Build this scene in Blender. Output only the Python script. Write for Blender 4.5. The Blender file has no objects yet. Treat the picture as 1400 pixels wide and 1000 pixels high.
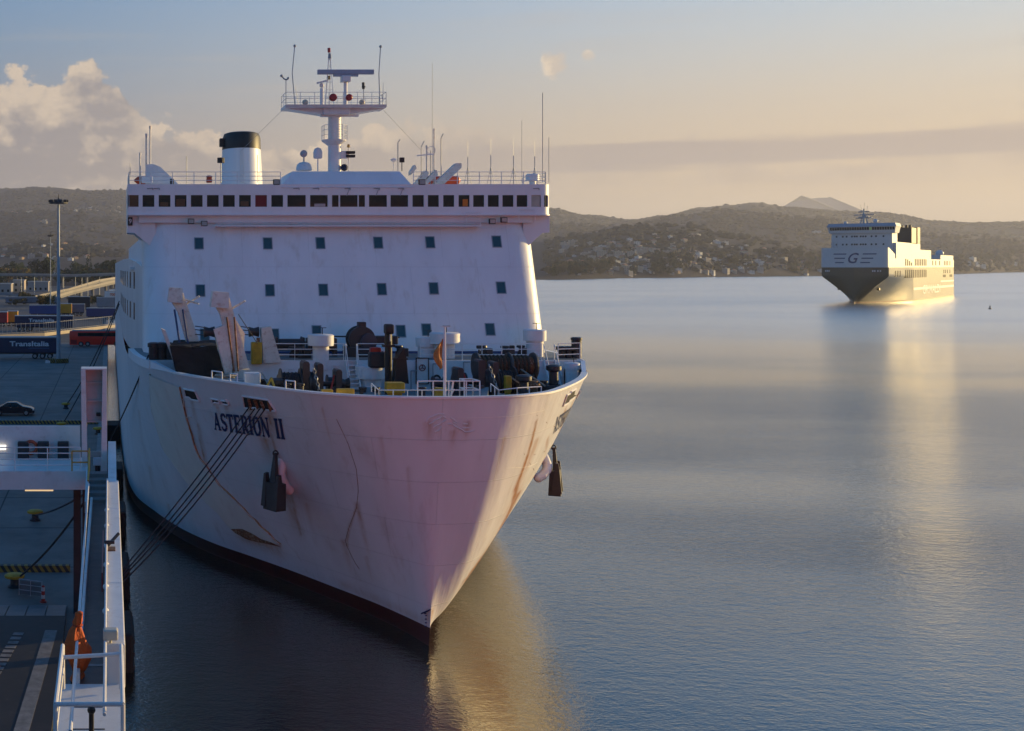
import bpy, bmesh, math, random
import numpy as np
from mathutils import Vector, Matrix
R = math.radians
random.seed(7)
S = bpy.context.scene
COL = S.collection

# ------------------------------------------------------------------ camera, sky, sun, exposure
F, XP, YP, H = 1600.0, 150.0, 364.0, 17.45        # focal length and principal point in photo pixels, eye height
cam = bpy.data.cameras.new('camera'); camo = bpy.data.objects.new('camera', cam); COL.objects.link(camo)
camo.location = (0, 0, H); camo.rotation_euler = (R(90), 0, 0)
cam.sensor_width = 36; cam.lens = 36 * F / 1400
cam.shift_x = (700 - XP) / 1400; cam.shift_y = (YP - 500) / 1400
cam.clip_start = 0.3; cam.clip_end = 60000
S.camera = camo
SUN_EL, SUN_AZ = 7.5, 18.0                         # degrees above the horizon, degrees behind +X
sv = Vector((math.cos(R(SUN_EL)) * math.cos(R(SUN_AZ)), math.cos(R(SUN_EL)) * math.sin(R(SUN_AZ)), math.sin(R(SUN_EL))))
ld = bpy.data.lights.new('sun', 'SUN'); ld.energy = 5.0; ld.angle = R(0.6); ld.color = (1.0, 0.71, 0.29)
lo = bpy.data.objects.new('sun', ld); COL.objects.link(lo); lo.rotation_euler = sv.to_track_quat('Z', 'Y').to_euler(); lo.location = sv * 400
S.view_settings.view_transform = 'Standard'; S.view_settings.look = 'None'
S.view_settings.exposure = 0.55; S.view_settings.gamma = 1.0
S.cycles.use_denoising = True
S.cycles.max_bounces = 6; S.cycles.diffuse_bounces = 3; S.cycles.glossy_bounces = 3; S.cycles.volume_bounces = 0
S.cycles.transparent_max_bounces = 8
S.cycles.sample_clamp_indirect = 4.0
SKY_STRENGTH = 0.105

def world():
    w = bpy.data.worlds.new('World'); S.world = w; w.use_nodes = True
    nt = w.node_tree; N = nt.nodes; L = nt.links; N.clear()
    def nd(t, **k):
        n = N.new(t)
        for a, b in k.items(): setattr(n, a, b)
        return n
    def M(op, a, b=None, c=None, clamp=False):
        n = nd('ShaderNodeMath', operation=op, use_clamp=clamp)
        for i, v in enumerate((a, b, c)):
            if v is None: continue
            if isinstance(v, (int, float)): n.inputs[i].default_value = v
            else: L.new(v, n.inputs[i])
        return n.outputs[0]
    def mix(f, a, b):
        n = nd('ShaderNodeMix', data_type='RGBA')
        for s, v in ((n.inputs[0], f), (n.inputs[6], a), (n.inputs[7], b)):
            if isinstance(v, (int, float)): s.default_value = v
            elif isinstance(v, tuple): s.default_value = (*v, 1)
            else: L.new(v, s)
        return n.outputs[2]
    def ss(v, a, b):
        n = nd('ShaderNodeMapRange', interpolation_type='SMOOTHSTEP')
        L.new(v, n.inputs[0])
        for i, q in ((1, a), (2, b)):
            if isinstance(q, (int, float)): n.inputs[i].default_value = q
            else: L.new(q, n.inputs[i])
        return n.outputs[0]
    sky = nd('ShaderNodeTexSky', sky_type='NISHITA', sun_disc=False)
    sky.sun_elevation = R(SUN_EL); sky.sun_rotation = R(90 - SUN_AZ)
    sky.altitude = 20; sky.air_density = 1.0; sky.dust_density = 0.8; sky.ozone_density = 4.0
    tc = nd('ShaderNodeTexCoord'); sep = nd('ShaderNodeSeparateXYZ'); L.new(tc.outputs['Generated'], sep.inputs[0])
    X, Y, Z = sep.outputs
    el = M('MULTIPLY', M('ARCSINE', Z), 57.2958)
    az = M('MULTIPLY', M('ARCTAN2', X, Y), 57.2958)
    # hazy evening air: a pale layer that thickens towards the horizon and glows on the sun's side
    hsv = nd('ShaderNodeHueSaturation'); hsv.inputs['Saturation'].default_value = 1.7; hsv.inputs['Value'].default_value = 1.8; L.new(sky.outputs[0], hsv.inputs['Color'])
    base = hsv.outputs[0]
    k = 0.683 / SKY_STRENGTH
    sh = nd('ShaderNodeVectorMath', operation='DOT_PRODUCT'); L.new(tc.outputs['Generated'], sh.inputs[0]); sh.inputs[1].default_value = (math.cos(R(SUN_AZ)), math.sin(R(SUN_AZ)), 0)
    glow = ss(sh.outputs['Value'], 0.0, 1.0)
    hazec = mix(glow, (0.25 * k, 0.245 * k, 0.28 * k), (0.78 * k, 0.59 * k, 0.385 * k))
    hi = mix(glow, (0.185 * k, 0.255 * k, 0.36 * k), (0.71 * k, 0.67 * k, 0.59 * k))
    hazec = mix(ss(el, 3.0, 12.0), hazec, hi)
    base = mix(ss(el, 26.0, 5.0), base, hazec)
    def noise(scale, detail, rough, zs=2.2, off=(0, 0, 0), warp=0.0):
        mp = nd('ShaderNodeMapping'); L.new(tc.outputs['Generated'], mp.inputs[0])
        mp.inputs['Scale'].default_value = (1, 1, zs); mp.inputs['Location'].default_value = off
        n = nd('ShaderNodeTexNoise'); n.inputs['Scale'].default_value = scale; n.inputs['Detail'].default_value = detail
        n.inputs['Roughness'].default_value = rough; n.inputs['Distortion'].default_value = warp
        L.new(mp.outputs[0], n.inputs['Vector']); return n.outputs[0]
    n1 = noise(14, 9, 0.58, 1.3); n1b = noise(14, 9, 0.58, 1.3, (-0.012, -0.004, -0.012))
    n2 = noise(42, 7, 0.6, 1.2, (3, 1, 0))
    n3 = noise(5, 6, 0.55, 14, (1, 5, 2))
    # cumulus bank: its top falls from left to right
    ramp = nd('ShaderNodeValToRGB'); L.new(ss(az, -40.0, 60.0), ramp.inputs[0])
    # build piecewise profile with a float curve instead
    fc = nd('ShaderNodeFloatCurve'); N.remove(ramp)
    mr = nd('ShaderNodeMapRange'); L.new(az, mr.inputs[0]); mr.inputs[1].default_value = -60; mr.inputs[2].default_value = 60
    L.new(mr.outputs[0], fc.inputs['Value'])
    pts = [(-60, 6.5), (-14, 8.4), (-5.5, 9.8), (-4.2, 9.6), (-2.6, 8.8), (-0.6, 9.4), (0.6, 8.6), (1.6, 7.2), (3.2, 6.5), (7, 6.4), (11, 6.9), (15, 7.4), (18, 6.9), (21, 5.4), (28, 5.0), (36, 5.1), (60, 5.0)]
    cm = fc.mapping; c = cm.curves[0]
    while len(c.points) > 2: c.points.remove(c.points[1])
    for i, (a, e) in enumerate(pts):
        x = (a + 60) / 120
        if i == 0: c.points[0].location = (0, e / 12)
        elif i == len(pts) - 1: c.points[-1].location = (1, e / 12)
        else: c.points.new(x, e / 12)
    cm.update()
    top = M('MULTIPLY', fc.outputs[0], 12.0)
    edge = M('ADD', M('MULTIPLY', M('SUBTRACT', n1, 0.5), 6.5), M('MULTIPLY', M('SUBTRACT', n2, 0.5), 1.8))
    d = M('SUBTRACT', M('ADD', top, edge), el)
    right = ss(az, 10.0, 22.0)
    soft = M('ADD', 0.3, M('MULTIPLY', right, 0.8))
    dens = ss(d, 0.0, soft)
    # underside: on the right the bank lifts off the horizon and leaves a warm clear strip
    bot = M('ADD', M('MULTIPLY', right, 4.3), -1.0)
    under = ss(M('ADD', M('SUBTRACT', el, bot), M('MULTIPLY', M('SUBTRACT', n3, 0.5), 2.2)), -0.5, 1.0)
    dens = M('MULTIPLY', dens, under)
    dens = M('MULTIPLY', dens, M('ADD', M('MULTIPLY', right, -0.15), 0.95))
    # light on the cloud heads: sun side of each lump and the upper rim
    rel = M('MULTIPLY', M('SUBTRACT', n1, n1b), 7.0)
    rim = M('SUBTRACT', 1.0, ss(d, 0.2, 2.6))
    lit = M('ADD', M('MULTIPLY', rim, 0.75), M('ADD', rel, -0.05), clamp=True)
    lit = M('MULTIPLY', lit, M('SUBTRACT', 1.0, M('MULTIPLY', right, 0.55)))
    warm = glow
    shade = mix(warm, (0.29 * k, 0.265 * k, 0.275 * k), (0.50 * k, 0.42 * k, 0.365 * k))
    shade = mix(ss(el, 7.0, 1.0), shade, mix(warm, (0.235 * k, 0.215 * k, 0.225 * k), (0.58 * k, 0.45 * k, 0.35 * k)))
    bright = (0.74 * k, 0.59 * k, 0.44 * k)
    ccol = mix(lit, shade, bright)
    out = mix(M('MULTIPLY', dens, 0.92), base, ccol)
    bd = M('SUBTRACT', el, M('ADD', 4.95, M('MULTIPLY', M('SUBTRACT', n3, 0.5), 1.2)))
    band = M('MULTIPLY', ss(M('ABSOLUTE', bd), 0.72, 0.36), ss(az, 12.0, 24.0))
    out = mix(M('MULTIPLY', band, 0.9), out, mix(warm, (0.30 * k, 0.275 * k, 0.285 * k), (0.46 * k, 0.38 * k, 0.345 * k)))
    # thin high veil streaks
    veil = M('MULTIPLY', ss(n3, 0.5, 0.75), M('MULTIPLY', ss(el, 3.0, 6.0), 0.22))
    out = mix(veil, out, (0.52 * k, 0.46 * k, 0.41 * k))
    # the small detached cumulus
    def puff(a, e, ra, re, amt):
        da = M('DIVIDE', M('SUBTRACT', az, a), ra); de = M('DIVIDE', M('SUBTRACT', el, e), re)
        q = M('ADD', M('MULTIPLY', da, da), M('MULTIPLY', de, de))
        q = M('ADD', M('SUBTRACT', 1.0, q), M('ADD', M('MULTIPLY', M('SUBTRACT', n2, 0.5), 4.0), M('MULTIPLY', M('SUBTRACT', n1, 0.5), 1.5)))
        return M('MULTIPLY', ss(q, 0.0, 0.8), amt)
    pf = M('MAXIMUM', puff(20.9, 9.2, 0.85, 0.7, 0.9), puff(22.2, 9.4, 0.45, 0.42, 0.7))
    out = mix(pf, out, mix(ss(rel, -0.2, 0.4), (0.62 * k, 0.52 * k, 0.43 * k), (0.86 * k, 0.70 * k, 0.52 * k)))
    bg = nd('ShaderNodeBackground'); L.new(out, bg.inputs[0]); bg.inputs[1].default_value = SKY_STRENGTH
    o = nd('ShaderNodeOutputWorld'); L.new(bg.outputs[0], o.inputs[0])
world()

# ------------------------------------------------------------------ helpers
def at(px, py, Y):
    return Vector(((px - XP) / F * Y, Y, H - (py - YP) / F * Y))
def gy(py, z):                                     # depth at which a point of height z shows at row py
    return (H - z) * F / (py - YP)

MATS = {}
def mat(name, col, rough=0.55, metal=0.0, var=0.12, scale=1.5, bump=0.0, dirt=None, dirt_amt=0.0, dlo=0.56, streak=False, spec=0.5, vc=None):
    if name in MATS: return MATS[name]
    m = bpy.data.materials.new(name); m.use_nodes = True; MATS[name] = m
    nt = m.node_tree; N = nt.nodes; L = nt.links
    b = N['Principled BSDF']; b.inputs['Roughness'].default_value = rough; b.inputs['Metallic'].default_value = metal
    b.inputs['Specular IOR Level'].default_value = spec
    tc = N.new('ShaderNodeTexCoord'); mp = N.new('ShaderNodeMapping'); L.new(tc.outputs['Object'], mp.inputs[0])
    if streak: mp.inputs['Scale'].default_value = (1, 1, 0.12)
    n = N.new('ShaderNodeTexNoise'); n.inputs['Scale'].default_value = scale; n.inputs['Detail'].default_value = 6; n.inputs['Roughness'].default_value = 0.6
    L.new(mp.outputs[0], n.inputs['Vector'])
    r = N.new('ShaderNodeMapRange'); L.new(n.outputs[0], r.inputs[0]); r.inputs[1].default_value = 0.25; r.inputs[2].default_value = 0.75
    r.inputs[3].default_value = 1 - var; r.inputs[4].default_value = 1 + var * 0.6
    mx = N.new('ShaderNodeMix'); mx.data_type = 'RGBA'; mx.blend_type = 'MULTIPLY'; mx.inputs[0].default_value = 1
    mx.inputs[6].default_value = (*col, 1)
    cmb = N.new('ShaderNodeCombineColor'); 
    for i in range(3): L.new(r.outputs[0], cmb.inputs[i])
    L.new(cmb.outputs[0], mx.inputs[7]); out = mx.outputs[2]
    if dirt:
        n2 = N.new('ShaderNodeTexNoise'); n2.inputs['Scale'].default_value = scale * 2.3; n2.inputs['Detail'].default_value = 8; n2.inputs['Roughness'].default_value = 0.7
        L.new(mp.outputs[0], n2.inputs['Vector'])
        r2 = N.new('ShaderNodeMapRange'); L.new(n2.outputs[0], r2.inputs[0]); r2.inputs[1].default_value = dlo; r2.inputs[2].default_value = dlo + 0.24
        r2.inputs[4].default_value = dirt_amt
        m2 = N.new('ShaderNodeMix'); m2.data_type = 'RGBA'; L.new(r2.outputs[0], m2.inputs[0]); L.new(out, m2.inputs[6]); m2.inputs[7].default_value = (*dirt, 1)
        out = m2.outputs[2]
    if vc:
        at_ = N.new('ShaderNodeAttribute'); at_.attribute_name = vc
        n3 = N.new('ShaderNodeTexNoise'); n3.inputs['Scale'].default_value = 1.6; n3.inputs['Detail'].default_value = 8; n3.inputs['Roughness'].default_value = 0.7
        mp3 = N.new('ShaderNodeMapping'); mp3.inputs['Scale'].default_value = (2.5, 2.5, 0.35); L.new(tc.outputs['Object'], mp3.inputs[0]); L.new(mp3.outputs[0], n3.inputs['Vector'])
        r3 = N.new('ShaderNodeMapRange'); L.new(n3.outputs[0], r3.inputs[0]); r3.inputs[1].default_value = 0.2; r3.inputs[2].default_value = 0.58
        mm = N.new('ShaderNodeMath'); mm.operation = 'MULTIPLY'; mm.use_clamp = True; L.new(at_.outputs['Fac'], mm.inputs[0]); L.new(r3.outputs[0], mm.inputs[1])
        m3 = N.new('ShaderNodeMix'); m3.data_type = 'RGBA'; L.new(mm.outputs[0], m3.inputs[0]); L.new(out, m3.inputs[6])
        rr = N.new('ShaderNodeMix'); rr.data_type = 'RGBA'; L.new(n3.outputs[0], rr.inputs[0]); rr.inputs[6].default_value = (0.16, 0.055, 0.015, 1); rr.inputs[7].default_value = (0.55, 0.26, 0.05, 1)
        L.new(rr.outputs[2], m3.inputs[7]); out = m3.outputs[2]
    L.new(out, b.inputs['Base Color'])
    if bump:
        n4 = N.new('ShaderNodeTexNoise'); n4.inputs['Scale'].default_value = scale * 1.3; n4.inputs['Detail'].default_value = 4
        L.new(tc.outputs['Object'], n4.inputs['Vector'])
        bp = N.new('ShaderNodeBump'); bp.inputs['Strength'].default_value = 1.0; bp.inputs['Distance'].default_value = bump
        L.new(n4.outputs[0], bp.inputs['Height']); L.new(bp.outputs[0], b.inputs['Normal'])
    return m
def emit(name, col, s):
    m = bpy.data.materials.new(name); m.use_nodes = True
    b = m.node_tree.nodes['Principled BSDF']; b.inputs['Base Color'].default_value = (*col, 1)
    b.inputs['Emission Color'].default_value = (*col, 1); b.inputs['Emission Strength'].default_value = s
    return m

class MB:
    """collects shapes in world coordinates; build() links them as one mesh object"""
    def __init__(s): s.v = []; s.f = []; s.mi = []; s.cur = 0
    def add(s, vs, fs):
        o = len(s.v); s.v += [tuple(p) for p in vs]; s.f += [tuple(i + o for i in f) for f in fs]; s.mi += [s.cur] * len(fs); return s
    def box(s, a, b):
        x0, y0, z0 = a; x1, y1, z1 = b
        return s.add([(x0,y0,z0),(x1,y0,z0),(x1,y1,z0),(x0,y1,z0),(x0,y0,z1),(x1,y0,z1),(x1,y1,z1),(x0,y1,z1)],
                     [(0,3,2,1),(4,5,6,7),(0,1,5,4),(1,2,6,5),(2,3,7,6),(3,0,4,7)])
    def hexa(s, p):                                # 8 corners: bottom ring then top ring
        return s.add(p, [(0,3,2,1),(4,5,6,7),(0,1,5,4),(1,2,6,5),(2,3,7,6),(3,0,4,7)])
    def bbox(s, c, sz, bev=0.0):
        c = Vector(c); h = Vector(sz) / 2
        if not bev: return s.box(c - h, c + h)
        bm = bmesh.new(); bmesh.ops.create_cube(bm, size=1)
        for v in bm.verts: v.co = Vector((v.co.x * sz[0], v.co.y * sz[1], v.co.z * sz[2])) + c
        bmesh.ops.bevel(bm, geom=bm.edges[:] , offset=bev, segments=2, affect='EDGES', profile=0.5)
        bm.verts.ensure_lookup_table(); bm.verts.index_update()
        s.add([v.co[:] for v in bm.verts], [[v.index for v in f.verts] for f in bm.faces]); bm.free(); return s
    def frame(s, d):
        d = d.normalized(); u = Vector((0, 0, 1)) if abs(d.z) < 0.95 else Vector((0, 1, 0))
        x = d.cross(u).normalized(); y = x.cross(d).normalized(); return x, y
    def tube(s, a, b, r, r2=None, n=8, cap=True):
        a = Vector(a); b = Vector(b); r2 = r if r2 is None else r2
        x, y = s.frame(b - a); vs = []
        for c, q in ((a, r), (b, r2)):
            for i in range(n):
                t = 2 * math.pi * i / n; vs.append(c + x * (math.cos(t) * q) + y * (math.sin(t) * q))
        fs = [(i, (i + 1) % n, n + (i + 1) % n, n + i) for i in range(n)]
        if cap: fs += [tuple(range(n))[::-1], tuple(range(n, 2 * n))]
        return s.add(vs, fs)
    def path(s, pts, r, n=6):
        for a, b in zip(pts, pts[1:]): s.tube(a, b, r, n=n)
        return s
    def beam(s, a, b, w, h, w2=None, h2=None):     # rectangular tapered bar
        a = Vector(a); b = Vector(b); w2 = w if w2 is None else w2; h2 = h if h2 is None else h2
        x, y = s.frame(b - a); vs = []
        for c, p, q in ((a, w / 2, h / 2), (b, w2 / 2, h2 / 2)):
            vs += [c - x * p - y * q, c + x * p - y * q, c + x * p + y * q, c - x * p + y * q]
        return s.hexa(vs)
    def lathe(s, c, prof, n=20, axis='z', sx=1.0, sy=1.0):
        c = Vector(c); vs = []
        for r, z in prof:
            for i in range(n):
                t = 2 * math.pi * i / n; p = (r * math.cos(t) * sx, r * math.sin(t) * sy, z)
                if axis == 'x': p = (p[2], p[0], p[1])
                if axis == 'y': p = (p[0], p[2], p[1])
                vs.append(c + Vector(p))
        fs = []
        for k in range(len(prof) - 1):
            for i in range(n): fs.append((k*n+i, k*n+(i+1)%n, (k+1)*n+(i+1)%n, (k+1)*n+i))
        fs += [tuple(range(n))[::-1], tuple(range((len(prof)-1)*n, len(prof)*n))]
        return s.add(vs, fs)
    def sphere(s, c, r, n=12, m=8, sz=1.0):
        prof = [(max(1e-3, r * math.sin(math.pi * k / m)), -r * sz * math.cos(math.pi * k / m)) for k in range(m + 1)]
        return s.lathe(c, prof, n)
    def prism(s, poly, y0, y1):                    # (x,z) polygon extruded along y
        n = len(poly); vs = [(x, y0, z) for x, z in poly] + [(x, y1, z) for x, z in poly]
        return s.add(vs, [tuple(range(n)), tuple(range(n, 2*n))[::-1]] + [(i, i+n, (i+1)%n+n, (i+1)%n) for i in range(n)])
    def plan(s, poly, z0, z1):                     # (x,y) polygon extruded along z
        n = len(poly); vs = [(x, y, z0) for x, y in poly] + [(x, y, z1) for x, y in poly]
        return s.add(vs, [tuple(range(n))[::-1], tuple(range(n, 2*n))] + [(i, (i+1)%n, (i+1)%n+n, i+n) for i in range(n)])
    def torus(s, c, R1, r, axis='y', n=18, m=6, sz=1.0):
        c = Vector(c); vs = []
        for i in range(n):
            t = 2*math.pi*i/n
            for j in range(m):
                p = 2*math.pi*j/m; q = R1 + r*math.cos(p); a = (q*math.cos(t), q*math.sin(t)*sz, r*math.sin(p))
                if axis == 'y': a = (a[0], a[2], a[1])
                if axis == 'x': a = (a[2], a[0], a[1])
                vs.append(c + Vector(a))
        return s.add(vs, [(i*m+j, ((i+1)%n)*m+j, ((i+1)%n)*m+(j+1)%m, i*m+(j+1)%m) for i in range(n) for j in range(m)])
    def rail(s, pts, h, bars=3, r=0.03, post=1.2, rp=None):
        pts = [Vector(p) for p in pts]
        for a, b in zip(pts, pts[1:]):
            n = max(1, round((b - a).length / post))
            for k in range(n + 1):
                p = a.lerp(b, k / n); s.tube(p, p + Vector((0, 0, h)), rp or r, n=5)
            for j in range(1, bars + 1):
                z = Vector((0, 0, h * j / bars)); s.tube(a + z, b + z, r, n=5)
        return s
    def build(s, name, mt, parent=None, smooth=False, local=False):
        off = Vector((0, 0, 0))
        if parent is not None and not local:
            p = parent
            while p is not None: off += p.location; p = p.parent
        me = bpy.data.meshes.new(name); me.from_pydata([tuple(Vector(v) - off) for v in s.v], [], s.f)
        for m in (mt if isinstance(mt, (list, tuple)) else [mt]): me.materials.append(m)
        if any(s.mi): me.polygons.foreach_set('material_index', s.mi)
        me.update()
        bm = bmesh.new(); bm.from_mesh(me); bmesh.ops.recalc_face_normals(bm, faces=bm.faces[:]); bm.to_mesh(me); bm.free()
        if smooth:
            me.polygons.foreach_set('use_smooth', [True] * len(me.polygons))
            me.set_sharp_from_angle(angle=R(38))
        o = bpy.data.objects.new(name, me); COL.objects.link(o)
        if parent is not None: o.parent = parent
        return o

def tag(o, label=None, cat=None, group=None, kind=None):
    if label: o['label'] = label
    if cat: o['category'] = cat
    if group: o['group'] = group
    if kind: o['kind'] = kind
    return o
def thing(name, label, cat, loc=(0, 0, 0), group=None, rz=0.0):
    o = bpy.data.objects.new(name, None); COL.objects.link(o); o.location = loc; o.rotation_euler = (0, 0, rz)
    o.empty_display_size = 0.5
    return tag(o, label, cat, group)
def copy_tree(o, parent=None):
    c = o.copy(); COL.objects.link(c); c.parent = parent
    for ch in list(o.children): copy_tree(ch, c)
    return c
def text(name, body, mt, parent, height, M4, bold=0.0, shear=0.0, extrude=0.01, width=None):
    cu = bpy.data.curves.new(name, 'FONT'); cu.body = body; cu.size = 1; cu.offset = bold; cu.shear = shear; cu.extrude = 0; cu.resolution_u = 3
    ob = bpy.data.objects.new(name, cu); COL.objects.link(ob)
    me = bpy.data.meshes.new_from_object(ob.evaluated_get(bpy.context.evaluated_depsgraph_get()))
    bpy.data.objects.remove(ob); bpy.data.curves.remove(cu)
    xs = [v.co.x for v in me.vertices]; ys = [v.co.y for v in me.vertices]
    sy = height / (max(ys) - min(ys)); sx = (width / (max(xs) - min(xs))) if width else sy
    for v in me.vertices: v.co = M4 @ Vector(((v.co.x - min(xs)) * sx, (v.co.y - min(ys)) * sy, 0))
    me.materials.clear(); me.materials.append(mt); me.name = name
    o = bpy.data.objects.new(name, me); COL.objects.link(o); o.parent = parent
    return o

# materials
white = mat('ship_white_paint', (0.74, 0.75, 0.77), 0.42, var=0.10, scale=0.5, bump=0.012, dirt=(0.42, 0.36, 0.28), dirt_amt=0.25, streak=True)
hullw = mat('hull_white_paint', (0.72, 0.72, 0.73), 0.4, var=0.13, scale=0.45, bump=0.02, dirt=(0.36, 0.27, 0.2), dirt_amt=0.5, streak=True, vc='rust')
panelw = mat('panel_lit_cream', (0.76, 0.73, 0.65), 0.5, var=0.12, scale=0.6, bump=0.01, dirt=(0.35, 0.22, 0.1), dirt_amt=0.4, streak=True)
gear = mat('dark_gear_paint', (0.022, 0.024, 0.03), 0.5, var=0.3, scale=3, bump=0.02, dirt=(0.1, 0.05, 0.025), dirt_amt=0.35)
tarp = mat('black_tarpaulin', (0.014, 0.014, 0.016), 0.75, var=0.3, scale=2, bump=0.12)
white2 = mat('fitting_white_paint', (0.72, 0.72, 0.72), 0.45, var=0.1, scale=2, dirt=(0.33, 0.2, 0.1), dirt_amt=0.35)
cranew = mat('rusty_white_paint', (0.66, 0.63, 0.58), 0.55, var=0.15, scale=1.6, dirt=(0.24, 0.09, 0.03), dirt_amt=0.85, dlo=0.52, bump=0.01)
rust = mat('rust', (0.2, 0.08, 0.03), 0.85, var=0.5, scale=3, bump=0.03, dirt=(0.6, 0.5, 0.4), dirt_amt=0.85, dlo=0.5)
railm = mat('rail_white_paint', (0.75, 0.75, 0.74), 0.45, var=0.08)
deckm = mat('deck_grey_paint', (0.16, 0.19, 0.2), 0.7, var=0.25, scale=1.2, bump=0.01)
glass = mat('dark_window_glass', (0.008, 0.012, 0.016), 0.06, var=0.2, spec=0.3)
glassg = mat('green_window_glass', (0.02, 0.06, 0.07), 0.08, var=0.2, spec=0.8)
bluel = mat('navy_lettering', (0.018, 0.035, 0.12), 0.5, var=0.25, scale=4)
bluep = mat('navy_stripe_paint', (0.02, 0.05, 0.16), 0.5, var=0.15)
redp = mat('boot_red_paint', (0.075, 0.008, 0.008), 0.5, var=0.35, scale=0.8, bump=0.02, dirt=(0.03, 0.02, 0.02), dirt_amt=0.8, streak=True)
yel = mat('deck_yellow_paint', (0.5, 0.3, 0.02), 0.6, var=0.35, scale=3, dirt=(0.06, 0.04, 0.02), dirt_amt=0.85)
blk = mat('black_paint', (0.012, 0.012, 0.013), 0.5, var=0.3, scale=2)
orange = mat('boat_orange', (0.62, 0.09, 0.03), 0.5, var=0.15)
redl = mat('signal_red', (0.35, 0.015, 0.02), 0.3, var=0.2)
steel = mat('galvanised_steel', (0.36, 0.38, 0.4), 0.5, metal=0.4, var=0.2)
ropem = mat('dark_rope', (0.03, 0.03, 0.035), 0.9, var=0.3, scale=12)
ropel = mat('pale_rope', (0.3, 0.27, 0.22), 0.9, var=0.3, scale=12)
concrete = mat('quay_concrete', (0.16, 0.145, 0.13), 0.7, var=0.45, scale=0.3, bump=0.01, dirt=(0.05, 0.05, 0.055), dirt_amt=0.85)

def plates(m, source, row=1.95, wid=5.5, amt=0.012, dent=0.03):
    """welded plating: fine seams, and the shallow dents of plate between frames"""
    N = m.node_tree.nodes; L = m.node_tree.links; b = N['Principled BSDF']; tc = N.new('ShaderNodeTexCoord')
    if source == 'UV': vec = tc.outputs['UV']
    else:
        sp = N.new('ShaderNodeSeparateXYZ'); L.new(tc.outputs['Object'], sp.inputs[0]); cb = N.new('ShaderNodeCombineXYZ'); L.new(sp.outputs[0], cb.inputs[0]); L.new(sp.outputs[2], cb.inputs[1]); vec = cb.outputs[0]
    br = N.new('ShaderNodeTexBrick'); L.new(vec, br.inputs['Vector']); br.inputs['Scale'].default_value = 1.0; br.inputs['Mortar Size'].default_value = 0.018; br.inputs['Mortar Smooth'].default_value = 0.6
    br.inputs['Brick Width'].default_value = wid; br.inputs['Row Height'].default_value = row
    mp = N.new('ShaderNodeMapping'); mp.inputs['Scale'].default_value = (1.35, 0.5, 1); L.new(vec, mp.inputs[0])
    ns = N.new('ShaderNodeTexNoise'); ns.inputs['Scale'].default_value = 1.0; ns.inputs['Detail'].default_value = 2; L.new(mp.outputs[0], ns.inputs['Vector'])
    b1 = N.new('ShaderNodeBump'); b1.inputs['Strength'].default_value = 1; b1.inputs['Distance'].default_value = dent; L.new(ns.outputs[0], b1.inputs['Height'])
    b2 = N.new('ShaderNodeBump'); b2.inputs['Strength'].default_value = 1; b2.inputs['Distance'].default_value = amt; L.new(br.outputs['Fac'], b2.inputs['Height']); L.new(b1.outputs[0], b2.inputs['Normal'])
    old = b.inputs['Normal'].links[0].from_node if b.inputs['Normal'].links else None
    if old: L.new(old.outputs[0], b1.inputs['Normal'])
    L.new(b2.outputs[0], b.inputs['Normal'])
    src = b.inputs['Base Color'].links[0].from_socket; mx = N.new('ShaderNodeMix'); mx.data_type = 'RGBA'; mx.blend_type = 'MULTIPLY'; mx.inputs[0].default_value = 1
    rg = N.new('ShaderNodeMapRange'); L.new(br.outputs['Fac'], rg.inputs[0]); rg.inputs[3].default_value = 1.0; rg.inputs[4].default_value = 0.86
    cc = N.new('ShaderNodeCombineColor'); [L.new(rg.outputs[0], cc.inputs[i]) for i in range(3)]
    L.new(src, mx.inputs[6]); L.new(cc.outputs[0], mx.inputs[7]); L.new(mx.outputs[2], b.inputs['Base Color'])
plates(hullw, 'UV', 1.95, 5.5, 0.010, 0.035)
frontw = mat('front_white_paint', (0.74, 0.75, 0.77), 0.42, var=0.10, scale=0.5, bump=0.012, dirt=(0.42, 0.33, 0.24), dirt_amt=0.5, dlo=0.54, streak=True)
plates(frontw, 'XZ', 2.9, 4.2, 0.006, 0.03)

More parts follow.
